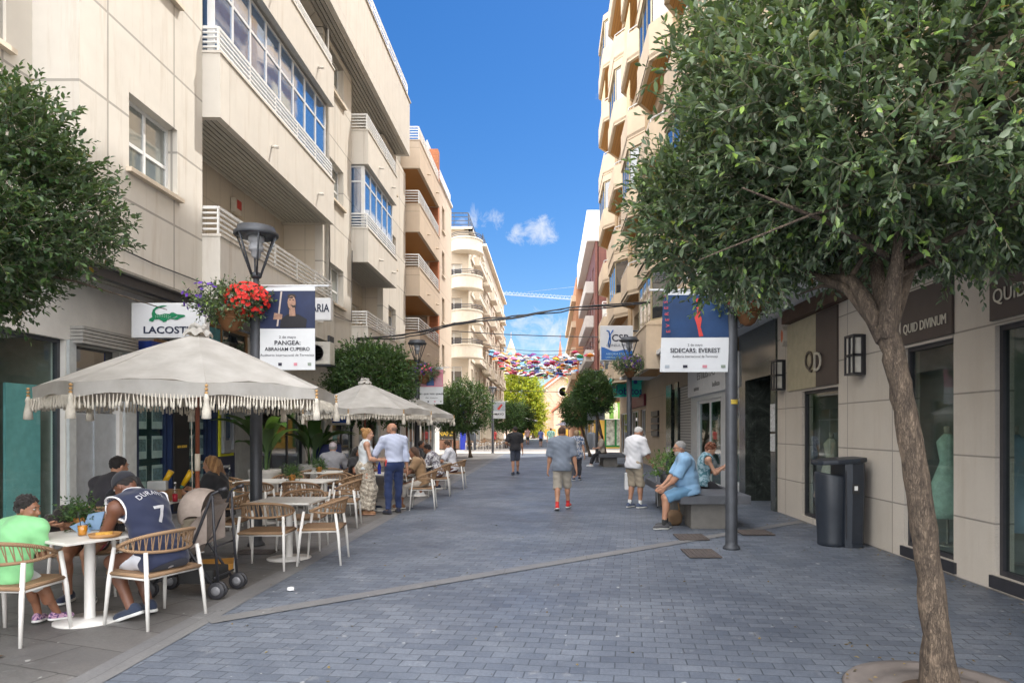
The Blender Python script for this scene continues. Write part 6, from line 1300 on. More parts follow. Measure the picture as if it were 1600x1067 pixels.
# fallen leaves round the tree foot, along the wall base and on the terrace pit
rs = np.random.RandomState(9); P = []
for _ in range(260):
    k = rs.randint(3)
    if k == 0: a, r_ = rs.uniform(0, 6.28), .2+abs(rs.normal(0, .5)); P.append((2.43+r_*cos(a), 4.25+r_*sin(a), .036 if r_ < .56 else .006))
    elif k == 1: P.append((4.5-abs(rs.normal(0, .12)), rs.uniform(5, 13), .006))
    else: P.append((rs.uniform(-3, 4.2), rs.uniform(4.3, 13), .006))
P = np.array(P); n_ = len(P); D = rs.normal(size=(n_, 3)); D[:, 2] *= .12
lf = leaf_mesh('fallen_leaves', P, D, np.tile([0, 0, 1.0], (n_, 1))+rs.normal(size=(n_, 3))*.2, rs.uniform(.02, .05, n_), rs.uniform(.006, .011, n_), leafmat('dry_leaves', [(0, (.12, .09, .04)), (.6, (.22, .15, .06)), (1, (.3, .24, .1))], .1, .7), None, rs); struct(lf, 'stuff')
# ------------------------------------------------------------------ people: each body one continuous surface grown from smooth-blended limbs
from mathutils.bvhtree import BVHTree
V = lambda *a: np.array(a, dtype=float)
def nrm(a): a = np.asarray(a, float); return a/(np.linalg.norm(a)+1e-12)
class SDF:
    def __init__(s): s.p = []
    def cone(s, a, b, r0, r1, k=.03, flat=False):
        a, b = np.array(a, float), np.array(b, float); d = b-a; dd = max(1e-9, d@d); dn = d/sqrt(dd)
        def f(X):
            w = X-a; h = np.clip((w@d)/dd, 0, 1); q = np.sqrt(((w-h[..., None]*d)**2).sum(-1))-(r0+(r1-r0)*h)
            return np.maximum(q, (X-b)@dn) if flat else q
        m = max(r0, r1); s.p.append((f, np.minimum(a, b)-m, np.maximum(a, b)+m, k)); return s
    def ell(s, c, r, R=None, k=.03):
        c, r = np.array(c, float), np.array(r, float); R = np.eye(3) if R is None else np.array(R)      # rows of R: the ellipsoid's axes
        def f(X):
            q = (X-c)@R.T; k0 = np.sqrt(((q/r)**2).sum(-1))+1e-9; k1 = np.sqrt(((q/r**2)**2).sum(-1))+1e-9; return k0*(k0-1)/k1
        m = r.max(); s.p.append((f, c-m, c+m, k)); return s
    def mesh(s, h, infl=0.0, cuts=(), sub=(), amp=0.0, fr=1.0, keep=None):
        lo = np.min([p[1] for p in s.p], 0)-infl-3*h; hi = np.max([p[2] for p in s.p], 0)+infl+3*h
        n = np.ceil((hi-lo)/h).astype(int)+1; D = np.full(n, 1.0, dtype=np.float32); ax = [lo[i]+h*np.arange(n[i]) for i in range(3)]
        def box(l, u): return [slice(max(0, int((l[i]-lo[i])/h)), min(n[i], int((u[i]-lo[i])/h)+2)) for i in range(3)]
        def pts(b): return np.stack(np.meshgrid(*[ax[i][b[i]] for i in range(3)], indexing='ij'), -1)
        for f, l, u, k in s.p:
            m = k+infl+2*h; b = box(l-m, u+m); X = pts(b); d = f(X)-infl; a = D[tuple(b)]
            t = np.clip(.5+.5*(a-d)/k, 0, 1); D[tuple(b)] = a*(1-t)+d*t-k*t*(1-t)
        full = None
        if amp:
            X = pts([slice(0, q) for q in n]); full = X
            D += amp*(np.sin(X[..., 0]*31*fr+X[..., 2]*21*fr+1.5*np.sin(X[..., 2]*9))*np.sin(X[..., 2]*34*fr+X[..., 1]*17*fr+1.3*np.sin(X[..., 0]*14))+.6*np.sin(X[..., 1]*43*fr-X[..., 2]*9*fr+2))
        for p, nn in cuts:
            X = full if full is not None else pts([slice(0, q) for q in n]); D = np.maximum(D, ((X-np.array(p))@nrm(nn)).astype(np.float32))
        for o, inf2 in sub:
            for f, l, u, k in o.p:
                b = box(l-inf2-h, u+inf2+h)
                if any(q.start >= q.stop for q in b): continue
                D[tuple(b)] = np.maximum(D[tuple(b)], -(f(pts(b))-inf2))
        if keep:
            X = full if full is not None else pts([slice(0, q) for q in n]); D = np.maximum(D, np.min([f(X)-i2 for o, i2 in keep for f, l, u, k in o.p], 0).astype(np.float32))
        return nets(D, lo, h)
def nets(D, o, h):
    S = D < 0; n = D.shape
    c = [(i, j, k) for i in (0, 1) for j in (0, 1) for k in (0, 1)]
    sl_ = lambda i, m: slice(i, m-1+i)
    cnt = sum(S[sl_(i, n[0]), sl_(j, n[1]), sl_(k, n[2])].astype(np.int8) for i, j, k in c); idx = np.argwhere((cnt > 0) & (cnt < 8))
    if len(idx) == 0: return np.zeros((0, 3)), np.zeros((0, 4), int)
    val = np.stack([D[idx[:, 0]+i, idx[:, 1]+j, idx[:, 2]+k] for i, j, k in c], 1); P = np.zeros((len(idx), 3)); w = np.zeros(len(idx))
    for a in range(8):
        for b in range(a+1, 8):
            if sum(abs(c[a][q]-c[b][q]) for q in range(3)) != 1: continue
            m = (val[:, a] < 0) != (val[:, b] < 0); t = np.where(m, val[:, a]/(val[:, a]-val[:, b]+1e-20), 0)[:, None]
            P += np.where(m[:, None], np.array(c[a])+t*(np.array(c[b])-np.array(c[a])), 0); w += m
    Vt = o+h*(idx+P/w[:, None]); G = np.full([q-1 for q in n], -1, dtype=np.int64); G[tuple(idx.T)] = np.arange(len(idx)); F_ = []
    for axis in range(3):
        s0 = [slice(None)]*3; s1 = [slice(None)]*3; s0[axis] = slice(0, n[axis]-1); s1[axis] = slice(1, n[axis]); e = np.argwhere(S[tuple(s0)] != S[tuple(s1)])
        u, v = [(1, 2), (2, 0), (0, 1)][axis]; e = e[(e[:, u] > 0) & (e[:, v] > 0) & (e[:, u] < n[u]-1) & (e[:, v] < n[v]-1)]
        du, dv = np.eye(3, dtype=int)[u], np.eye(3, dtype=int)[v]
        q = np.stack([G[tuple((e-du-dv).T)], G[tuple((e-dv).T)], G[tuple(e.T)], G[tuple((e-du).T)]], 1)
        fl = ~S[tuple(e.T)]; q[fl] = q[fl][:, ::-1]; F_.append(q)
    F_ = np.concatenate(F_); return Vt, F_[(F_ >= 0).all(1)]
def ik(a, b, l1, l2, pole):
    d = b-a; L = np.linalg.norm(d); L2 = min(L, (l1+l2)*.999); dn = d/L; b = a+dn*L2; x = (l1*l1-l2*l2+L2*L2)/(2*L2); y = sqrt(max(0, l1*l1-x*x)); p = np.array(pole, float); p = nrm(p-(p@dn)*dn); return a+dn*x+p*y, b
def clothmat(name, col, kind=None, col2=None, sc_=22):
    if name in MC: return MC[name]
    m, n, p = nodes(name); oc = objco(n); f = noise(n, 9, 5, .6, oc); base = mixc(n, f, tuple(c*.82 for c in col), tuple(min(1, c*1.12) for c in col))
    if kind == 'blotch':
        k = ramp(n, noise(n, sc_, 3, .6, oc, 1.0), [(.46, 0.0), (.53, 1.0)]); base = mixc(n, k, base, col2)
    if kind == 'stripe':
        w = n.nodes.new('ShaderNodeTexWave'); w.inputs['Scale'].default_value = sc_; w.bands_direction = 'X'; w.inputs['Distortion'].default_value = 3; n.links.new(oc, w.inputs[0]); base = mixc(n, ramp(n, w.outputs[1], [(.45, 0.0), (.55, 1.0)]), base, col2)
    setc(n, p, 'Base Color', base); p.inputs['Roughness'].default_value = .85; p.inputs['Sheen Weight'].default_value = .15; bump(n, p, noise(n, 160, 3, .6, oc), .25, .002); MC[name] = m; return m
def skinmat(name, col):
    if name in MC: return MC[name]
    m, n, p = nodes(name); oc = objco(n); f = noise(n, 14, 5, .6, oc)
    setc(n, p, 'Base Color', mixc(n, f, tuple(c*y for c, y in zip(col, (.9, .8, .78))), tuple(c*1.1 for c in col))); p.inputs['Roughness'].default_value = .5
    p.inputs['Subsurface Weight'].default_value = .08; p.inputs['Subsurface Radius'].default_value = (.02, .008, .004); MC[name] = m; return m
SK = dict(light=(.52, .31, .215), tan=(.44, .24, .15), dark=(.155, .07, .042), brown=(.27, .13, .075))
def person(label, x, y, yaw, h=1.75, skin='light', fem=False, belly=0, pel=None, lean=4, side=0, hunch=.02, hyaw=0, hpitch=0, wr=None, an=None, epole=((-.5, -.8, -.35), (.5, -.8, -.35)), kpole=(0, 1, .25),
           fdir=(None, None), top=None, bot=None, shoe=None, hair=None, curl=.5, beard=None, grp=None, glasses=False, hdir=(None, None), vox=None):
    s = h/1.75; t = thing('person', label, 'person', (x, y, 0), 0, grp); cy, sy = cos(yaw), sin(yaw)
    vox = vox or (.0085 if y < 8 else .0125 if y < 17 else .018 if y < 28 else .03)
    def Wd(P): P = np.asarray(P); return np.stack([x+P[:, 0]*cy-P[:, 1]*sy, y+P[:, 0]*sy+P[:, 1]*cy, P[:, 2]], 1)
    def put(name, meshes, mat, parent=None):
        vs, fs, b = [], [], 0
        for v, f in meshes: vs.append(v); fs.append(f+b); b += len(v)
        return npmesh(name, Wd(np.concatenate(vs)), np.concatenate(fs), mat, parent or t)
    stand = pel is None; pel = V(0, 0, .925*s) if stand else V(*pel); la = radians(lean); sd = radians(side)
    sp = V(sin(sd)*cos(la), sin(la), cos(la)*cos(sd)); R_ = nrm(np.cross(V(0, 1, 0)*cos(la)-V(0, 0, 1)*sin(la), sp)); F_ = np.cross(sp, R_); SL = .525*s
    neck = pel+sp*SL; back = -F_*hunch; ch = pel+sp*SL*.70+back*.8; wa = pel+sp*SL*.36+back*.3; A3 = np.stack([R_, F_, sp])
    shw = (.158 if fem else .188)*s; shz = neck-sp*.055*s
    sh = [shz-R_*shw, shz+R_*shw]; hp = [pel-R_*.088*s, pel+R_*.088*s]
    if an is None: an = ((-.1, -.02, .085), (.1, .03, .085))
    if wr is None: wr = ((-.27, .06, .80*s), (.27, .08, .80*s))
    kn, ank, elb, wri = [], [], [], []
    for i in (0, 1):
        kp = kpole[i] if isinstance(kpole[0], (tuple, list)) else kpole
        k_, a_ = ik(hp[i], V(*an[i]), .43*s, .42*s, kp); kn.append(k_); ank.append(a_)
        e_, w_ = ik(sh[i], V(*wr[i]), .30*s, .255*s, epole[i]); elb.append(e_); wri.append(w_)
    def torso(o, k=.05):
        o.ell(pel+sp*.03*s-F_*.012*s, V(.172 if fem else .160, .122, .125)*s, A3, k); o.ell(wa+F_*belly*.5, V(.128 if fem else .15+belly*.4, .10+belly, .15)*s, A3, k)
        o.ell(ch+sp*.01, V(.142 if fem else .165, .108, .18)*s, A3, k)
        if fem:
            for q in (-1, 1): o.ell(ch+sp*.0+F_*.085*s+R_*.07*s*q, V(.062, .058, .06)*s, A3, .04)
        o.cone(sh[0], sh[1], .056*s, .056*s, k); o.cone(neck+sp*.02, sh[0]+sp*.01, .048*s, .05*s, .04); o.cone(neck+sp*.02, sh[1]+sp*.01, .048*s, .05*s, .04); return o
    hy, hpi = radians(hyaw), radians(hpitch); la2 = la*.45
    hf0 = V(-sin(hy), cos(hy), 0); hu = nrm(V(sp[0]*.4, 0, 1)*cos(hpi+la2*.0)+hf0*0); hf = nrm(hf0*cos(hpi)-V(0, 0, 1)*sin(hpi)); hr = nrm(np.cross(hf, V(0, 0, 1))); hu = np.cross(hr, hf); HA = np.stack([hr, hf, hu])
    hc = neck+(sp*.55+hu*.45)*.155*s+hf*.02*s
    def head(o):
        q = s**.5
        o.cone(neck-sp*.03, hc-hu*.03*q-hf*.02, .056*s, .052*s, .025); o.ell(hc+hu*.025*q-hf*.008, V(.074, .094, .092)*q, HA, .03); o.ell(hc-hu*.045*q+hf*.02, V(.057, .066, .070)*q, HA, .03); o.ell(hc-hu*.092*q+hf*.058*q, V(.026, .022, .02)*q, HA, .025)
        o.cone(hc+hf*.082*q+hu*.018, hc+hf*.106*q-hu*.022, .010, .0155, .014); o.ell(hc+hf*.085*q-hu*.057*q, V(.024, .012, .012)*q, HA, .012); o.ell(hc+hf*.078*q+hu*.032, V(.05, .018, .012)*q, HA, .015)
        for e in (-1, 1): o.ell(hc+hr*e*.076*q-hf*.008-hu*.008, V(.011, .02, .031)*q, HA, .008); o.ell(hc+hr*e*.036*q+hf*.068*q-hu*.02, V(.022, .018, .018)*q, HA, .015)
        return o
    def legs(o, f0=0, f1=2, flat=False, inf=0):
        for i in (0, 1):
            a, b, c = hp[i], kn[i], ank[i]
            e1 = a+(b-a)*min(1, f1); rA, rB = .086*s, .058*s
            o.cone(a, e1, rA, rA+(rB-rA)*min(1, f1), .04, flat and f1 <= 1)
            if f1 > 1:
                g = f1-1; mid = b+(c-b)*.3; e2 = b+(c-b)*g; o.cone(b, e2, .056*s, .056*s+(.036-.056)*s*g, .03, flat)
                if not flat or f1 > 1.35: o.ell(mid-nrm(np.cross(np.cross(c-b, V(0, 1, .01)), c-b))*.0+V(0, -.018*s, 0), V(.047, .05, .10)*s, None, .04)
        return o
    fd = [nrm(V(*fdir[i])) if fdir[i] is not None else nrm(V((-.2, .2)[i], 1, 0)) for i in (0, 1)]
    body = head(torso(SDF())); legs(body)
    for i in (0, 1):
        body.cone(sh[i], elb[i], .049*s*(.88 if fem else 1), .039*s*(.88 if fem else 1), .04); body.cone(elb[i], wri[i], .039*s*(.86 if fem else 1), .027*s*(.9 if fem else 1), .025)
        body.ell(elb[i]+(wri[i]-elb[i])*.28, V(.04, .04, .06)*s*(.85 if fem else 1), None, .04)
        o = ank[i]
        if not shoe: body.cone(o-fd[i]*.045*s-V(0, 0, .035)*s, o+fd[i]*.13*s-V(0, 0, .05)*s, .034*s, .026*s, .03); body.cone(o, o+fd[i]*.07*s-V(0, 0, .04)*s, .034*s, .03*s, .03)
    parts = [body.mesh(vox)]
    for i in (0, 1):
        hd = nrm(wri[i]-elb[i]) if hdir[i] is None else nrm(V(*hdir[i])); inn = nrm(np.cross(hd, np.cross(R_*(1, -1)[i]*1.0+V(0, .25, -.05), hd))); tside = nrm(np.cross(hd, inn)); tside = tside if tside@F_ > -.2 or abs(tside@F_) < .2 and tside[2] > 0 else -tside
        o = SDF(); hs = s*(.92 if fem else 1); w0 = wri[i]; o.cone(w0-nrm(wri[i]-elb[i])*.03, w0, .027*hs, .024*hs, .02)
        for q in (-.027, -.009, .009, .027): o.cone(w0+tside*q*.6*hs, w0+hd*.085*hs+tside*q*hs, .015*hs, .0125*hs, .012)
        for j, (q, L_) in enumerate(((.03, .072), (.0105, .08), (-.0105, .075), (-.029, .06))):
            b = w0+hd*.085*hs+tside*q*hs; d = hd; cu = curl*(1+.12*j)
            for seg, (f_, r_) in enumerate(((.45, .0102), (.32, .0094), (.25, .0085))):
                ca, sa = cos(cu*(.5+.35*seg)), sin(cu*(.5+.35*seg)); d2 = hd*ca+inn*sa if seg == 0 else nrm(d*cos(cu*.6)+np.cross(tside, d)*0+inn*sin(cu*.6)*1.0); e = b+d2*L_*f_*hs; o.cone(b, e, r_*hs, (r_-.0007)*hs, .005); b, d = e, d2
        b = w0+hd*.025*hs+tside*.026*hs; e = b+nrm(hd*.6+tside*.75+inn*.25)*.042*hs; o.cone(b, e, .0135*hs, .012*hs, .01); o.cone(e, e+nrm(hd*.85+tside*.3+inn*.35)*.035*hs, .0115*hs, .0095*hs, .006); parts.append(o.mesh(max(.0042, vox*.5)))
    put('body', parts, skinmat('skin_'+skin, SK[skin]))
    if top:
        o = torso(SDF()); sl = top.get('sleeve', .55); inf = top.get('inf', .014); o.ell(pel-sp*.06*s-F_*.012*s, V(.172 if fem else .162, .125, .13)*s, A3, .05)
        for i in (0, 1):
            if sl > 0:
                e1 = sh[i]+(elb[i]-sh[i])*min(1, sl); o.cone(sh[i], e1, .056*s, (.054 if sl <= 1 else .042)*s, .04, sl <= 1)
                if sl > 1: o.cone(elb[i], elb[i]+(wri[i]-elb[i])*(sl-1), .042*s, .031*s, .03, True)
        nk = SDF().cone(neck-sp*.02+F_*.012, neck+sp*.2, .064*s, .064*s); sub = [(nk, .004)]
        if sl == 0:
            for i in (0, 1): sub.append((SDF().ell(sh[i]+R_*(-1, 1)[i]*.055*s-sp*.035*s, V(.088, .105, .125)*s, A3), 0))
        hem = top.get('hem', .06); inf = max(inf, bot.get('inf', .017)+.012) if bot and hem > .04 and bot.get('kind') != 'skirt' else inf; put(top.get('name', 'shirt'), [o.mesh(vox, inf, [(pel-sp*hem*s, -sp)], sub, .0052)], top['mat'])
        if top.get('trim'): put('trim', [o.mesh(vox*.8, inf+.004, [(pel-sp*hem*s, -sp)], sub, .0052, 1.0, [(q_[0], q_[1]+.014) for q_ in sub])], top['trim'])
    if bot:
        o = SDF(); L_ = bot.get('len', .62); inf = bot.get('inf', .017)
        o.ell(pel+sp*.02*s-F_*.012*s, V(.168 if fem else .158, .122, .125)*s, A3, .05)
        if bot.get('kind') == 'skirt':
            c = (kn[0]+kn[1])/2; d = (ank[0]+ank[1])/2; e2 = c+(d-c)*max(0, (L_-1)); o.cone(pel, c, .158*s, .15*s, .06); o.cone(c, e2, .15*s, .175*s, .06, True); put('skirt', [o.mesh(vox, inf, [(pel+sp*.17*s, sp)], (), .011, 1.3)], bot['mat'])
        else:
            legs(o, 0, L_, True); put(bot.get('name', 'trousers' if L_ > 1.4 else 'shorts'), [o.mesh(vox, inf, [(pel+sp*bot.get('waist', .07)*s, sp)], (), .007, .85)], bot['mat'])
    if shoe:
        for i in (0, 1):
            o = SDF(); a = ank[i]; up = nrm(np.cross(np.cross(fd[i], V(0, 0, 1)), fd[i])); rt = np.cross(fd[i], up); A_ = np.stack([rt, fd[i], up]); base = a-up*.08*s
            o.ell(base+fd[i]*.045*s+up*.038*s, V(.043, .135, .040)*s, A_, .03); o.ell(base-fd[i]*.035*s+up*.055*s, V(.038, .05, .052)*s, A_, .03); o.ell(base+fd[i]*.12*s+up*.03*s, V(.044, .055, .032)*s, A_, .03)
            sho = put('shoe', [o.mesh(max(.006, vox*.7), 0, [(base+up*.016*s, -up)])], shoe['mat'])
            o2 = SDF(); o2.ell(base+fd[i]*.11*s+up*.012*s, V(.050, .075, .03)*s, A_, .04); o2.ell(base-fd[i]*.035*s+up*.012*s, V(.042, .065, .03)*s, A_, .04); o2.ell(base+fd[i]*.04*s+up*.012*s, V(.043, .1, .03)*s, A_, .04); put('sole', [o2.mesh(max(.006, vox*.7), 0, [(base+up*.026*s, up), (base, -up)])], shoe.get('sole', white_paint), sho)
        if shoe.get('sock'):
            for i in (0, 1): put('sock', [SDF().cone(ank[i]-(ank[i]-kn[i])*.02, ank[i]+(kn[i]-ank[i])*.2, .04*s, .042*s, .02, True).mesh(max(.008, vox*.8))], shoe['sock'])
    q = s**.5
    if hair:
        m = hair['mat']; st = hair['style']; o = SDF(); fr_ = hair.get('face', .045)
        o.ell(hc+hu*.03*q-hf*.012, V(.080, .098, .094)*q, HA, .03); cuts = [(hc+hf*fr_*q+hu*.06*q, nrm(hf*1.0-hu*.55))]; am, frq, low = .004, 3.0, -.045
        if st == 'curly':
            rs = np.random.RandomState(int(abs(x*100))); am, frq, low = .004, 5, -.055
            for _ in range(120):
                d = nrm(rs.normal(size=3)+V(0, 0, .35)); o.ell(hc+hu*.034-hf*.012+d*V(.082, .092, .092)*q*hair.get('vol', 1), V(.016, .016, .016)*q*rs.uniform(.7, 1.3), None, .006)
        if st in ('long', 'bun', 'bob', 'tail'): o.ell(hc-hf*.035-hu*.02, V(.078, .075, .10)*q, HA, .04); low = -.12
        if st == 'long':
            L_ = hair.get('L', .38)
            dn = nrm(-sp*1.0-F_*.12)
            for e in (-.06, -.02, .03, .07): o.cone(hc-hf*.05+hr*e, hc-hf*.085+hr*e*1.7+dn*L_*(1-abs(e)), .045, .028, .05)
            for e in (-1, 1): o.cone(hc+hr*e*.068-hf*.02, hc+hr*e*.10-hf*.06+dn*L_*.75, .03, .02, .04)
            low = -1; am = .006
        if st == 'bun': o.ell(hc-hf*.10+hu*.075, V(.048, .045, .045), HA, .02); am = .006
        if st == 'tail': o.cone(hc-hf*.09, hc-hf*.13-hu*.25, .035, .02, .03); low = -1
        if st == 'bald': o = SDF(); o.ell(hc-hf*.02-hu*.0, V(.0775, .088, .06)*q, HA, .03); cuts = [(hc-hf*.005, hf), (hc+hu*.028, hu)]
        if low > -.5: cuts.append((hc+hu*low*q, -hu))
        put('hair', [o.mesh(max(.006, vox*.8), 0, cuts if st != 'long' else cuts, (), am, frq)], m)
        if st == 'cap': pass
    if hair and hair.get('cap'):
        o = SDF(); o.ell(hc+hu*.035*q-hf*.008, V(.086, .104, .098)*q, HA, .03); c1 = o.mesh(max(.006, vox*.8), 0, [(hc+hu*.028*q, -hu)])
        o = SDF(); o.ell(hc+hf*.125*q+hu*.026*q, V(.072, .085, .012)*q, np.stack([hr, nrm(hf-hu*.18), nrm(hu+hf*.18)]), .02); put('cap', [c1, o.mesh(max(.005, vox*.6))], hair['cap'])
    if beard is not None:
        o = SDF(); o.ell(hc-hu*.062*q+hf*.022, V(.062, .072, .058)*q, HA, .03); o.ell(hc-hu*.095*q+hf*.06*q, V(.032, .028, .026)*q, HA, .03); mo = SDF().ell(hc+hf*.11*q-hu*.06*q, V(.022, .03, .009), HA)
        put('beard', [o.mesh(max(.006, vox*.7), .001, [(hc-hu*.03*q+hf*.05, nrm(hu+hf*.25)), (hc-hf*.012, -hf)], [(mo, 0)], .003, 4)], beard)
    if y < 20 and not (hair and hair.get('noface')):
        for e in (-1, 1):
            ey = put('eye', [SDF().ell(hc+hr*e*.032*q+hf*.079*q+hu*.014*q, V(.014, .012, .0085)*q, HA).mesh(.004)], M('eye_white', (.38, .35, .32), .3)); put('pupil', [SDF().ell(hc+hr*e*.032*q+hf*.0895*q+hu*.014*q, V(.0065, .004, .0065)*q, HA).mesh(.003)], M('eye_dark', (.03, .02, .015), .2), ey)
            if hair: put('eyebrow', [SDF().ell(hc+hr*e*.033*q+hf*.089*q+hu*.036*q, V(.019, .007, .0045)*q, HA).mesh(.004)], hair['mat'])
        put('lips', [SDF().ell(hc+hf*.094*q-hu*.058*q, V(.022, .008, .007)*q, HA).mesh(.004)], M('lips_'+skin, tuple(c*k for c, k in zip(SK[skin], (.85, .55, .55))), .5))
    if glasses:
        mb = MB()
        for e in (-1, 1):
            mb.tube([tuple(Wd([hc+hr*(e*.034+.024*cos(a))+hf*.107+hu*(.012+.018*sin(a))])[0]) for a in [2*pi*k/10 for k in range(11)]], .0025, 4); mb.tube([tuple(Wd([p_])[0]) for p_ in (hc+hr*e*.06+hf*.1+hu*.015, hc+hr*e*.08-hf*.01+hu*.015)], .0025, 4)
        mb.build('glasses', black_metal, t)
    J = dict(t=t, W=lambda p_: Vector(Wd([p_])[0]), pel=pel, neck=neck, ch=ch, wri=wri, elb=elb, kn=kn, ank=ank, sp=sp, R=R_, F=F_, hc=hc, hf=hf, hr=hr, hu=hu, s=s, sh=sh, put=put, vox=vox, hp=hp); return J
hb, hdk, hgy, hbl, hrd, hwh = clothmat('hair_brown', (.06, .03, .016)), clothmat('hair_dark', (.014, .011, .010)), clothmat('hair_grey', (.28, .27, .26)), clothmat('hair_blond', (.36, .19, .07)), clothmat('hair_auburn', (.15, .05, .022)), clothmat('hair_white', (.5, .49, .47))
hlb = clothmat('hair_long_blond', (.22, .11, .045), 'stripe', (.34, .19, .08), 6)
c_ = clothmat
navysh, whsole = c_('shoe_navy', (.02, .03, .06)), M('sole_white', (.6, .6, .58), .6)
# --- front table
person('boy with short dark hair in a pale green T-shirt seated at the table', -4.27, 5.44, .0, 1.27, 'brown', pel=(0, 0, .52), lean=15, hunch=.04, hyaw=-82, hpitch=8, wr=((-.12, .26, .60), (.04, .27, .60)), an=((-.07, .36, .075), (.05, .42, .075)), fdir=((-.25, 1, -.1), (.5, 1, -.1)), epole=((-.5, -.5, -1), (.5, -.5, -1)),
       top=dict(mat=c_('green_tee', (.25, .60, .27)), sleeve=.75, hem=.16, inf=.015), bot=dict(mat=c_('grey_white_shorts', (.55, .58, .58)), len=.8, inf=.009), shoe=dict(mat=c_('purple_trainers', (.10, .05, .16), 'blotch', (.5, .3, .42), 30)), hair=dict(mat=hdk, style='curly', vol=1.0, face=.055))
J = person('man in a navy basketball vest and black cap leaning over the table', -3.40, 5.93, 1.2, 1.86, 'dark', pel=(0, -.04, .56), lean=34, hunch=.07, hyaw=10, hpitch=36, wr=((-.07, .40, .93), (.05, .44, .92)), an=((-.13, .16, .12), (.10, .24, .1)), fdir=((-.15, 1, -.35), (.1, 1, -.12)), epole=((-.5, .1, -1), (.5, .15, -1)), curl=.9,
       top=dict(mat=c_('navy_vest', (.012, .018, .05)), sleeve=0, hem=.13, inf=.016, name='vest', trim=M('jersey_white', (.72, .72, .74), .7)), bot=dict(mat=c_('white_navy_shorts', (.62, .63, .68)), len=.72, inf=.024), shoe=dict(mat=navysh, sole=whsole), hair=dict(mat=hdk, style='short', cap=c_('black_cap', (.012, .013, .02))), beard=hdk)
vest = [c for c in J['t'].children if c.name.startswith('vest')][0]; off = np.array(OFF[vest.name]); BT = BVHTree.FromPolygons([Vector(v.co)+Vector(off) for v in vest.data.vertices], [tuple(p.vertices) for p in vest.data.polygons])
def onback(mb, lift=.004):
    d = J['W'](J['F'])-J['W'](V(0, 0, 0)); out = []
    bm = bmesh.new(); vs_ = [bm.verts.new(v) for v in mb.v]
    for f in mb.f:
        try: bm.faces.new([vs_[i] for i in f])
        except ValueError: pass
    bmesh.ops.triangulate(bm, faces=bm.faces)
    for _ in range(4):
        ed = [q for q in bm.edges if q.calc_length() > .02]
        if ed: bmesh.ops.subdivide_edges(bm, edges=ed, cuts=1)
        bmesh.ops.triangulate(bm, faces=[f for f in bm.faces if len(f.verts) > 3])
    bm.verts.index_update(); mb.v = [tuple(v.co) for v in bm.verts]; mb.f = [tuple(v.index for v in f.verts) for f in bm.faces]; mb.sm = [False]*len(mb.f); mb.mi = [0]*len(mb.f); bm.free()
    for v in mb.v:
        h_ = BT.ray_cast(Vector(v)-d*.5, d, 1.0); out.append(tuple(h_[0]-d*lift) if h_[0] else tuple(v))
    mb.v = out; return mb
Cb = J['W'](J['ch']); rB = J['W'](J['R'])-J['W'](V(0, 0, 0)); uB = J['W'](J['sp'])-J['W'](V(0, 0, 0))
mb = MB()
for k, l_ in enumerate('DURANT'):
    a = (k-2.5)*.042; mb.text(l_, Cb+rB*a+uB*(.125-.9*a*a*3), rB-uB*a*2.2, uB+rB*a*2.2, .07, .035, .0006, bold=.01)
mb.text('7', Cb+uB*-.10, rB, uB, .21, .10, .0006, bold=.02); onback(mb).build('lettering', M('jersey_white', (.72, .72, .74), .7), J['t'])
w_ = MB(); P0 = J['wri'][0]-nrm(J['wri'][0]-J['elb'][0])*.03; d_ = nrm(J['wri'][0]-J['elb'][0]); w_.tube([J['W'](P0-d_*.014), J['W'](P0+d_*.014)], .034, 14); w_.box(J['W'](P0+V(0, 0, .032)), (.03, .03, .012)); w_.build('watch', M('watch_silver', (.45, .45, .46), .3, .6), J['t'])
person('dark-haired woman bent over with her head on the table', -4.58, 6.78, pi+.36, 1.66, 'tan', True, pel=(0, 0, .55), lean=62, hunch=.07, hyaw=-35, hpitch=62, wr=((-.12, .58, .80), (.16, .60, .79)), an=((-.1, .3, .085), (.1, .25, .085)), epole=((-1, .1, .2), (1, .1, .2)),
       top=dict(mat=c_('dark_top', (.03, .022, .022)), sleeve=.25), bot=dict(mat=c_('floral_shorts', (.5, .45, .5), 'blotch', (.35, .05, .09), 14), len=.8), shoe=dict(mat=navysh), hair=dict(mat=hdk, style='bob', face=.07, noface=True))
person('man in a dark charcoal shirt seated at the back table, seen from behind', -5.0, 7.8, .02, 1.74, 'tan', pel=(0, 0, .55), lean=8, hunch=.05, hyaw=-25, hpitch=10, wr=((-.2, .42, .8), (.2, .42, .8)), an=((-.12, .4, .085), (.12, .42, .085)), top=dict(mat=c_('charcoal_shirt', (.03, .028, .035)), sleeve=.8), bot=dict(mat=c_('dark_jeans', (.03, .035, .05)), len=1.85), shoe=dict(mat=navysh), hair=dict(mat=hdk, style='short'))
person('woman with very long blond-brown hair in a black top seated by the parasol pole', -4.3, 8.95, H, 1.66, 'tan', True, pel=(0, 0, .55), lean=10, hyaw=0, hpitch=12, wr=((-.12, .42, .82), (.12, .42, .84)), an=((-.1, .4, .085), (.1, .36, .085)), top=dict(mat=c_('black_top', (.015, .015, .018)), sleeve=.5), bot=dict(mat=c_('beige_trousers', (.42, .36, .27)), len=1.8), shoe=dict(mat=c_('tan_sandal', (.3, .16, .08))), hair=dict(mat=hlb, style='long', L=.46, face=.05), curl=.9)
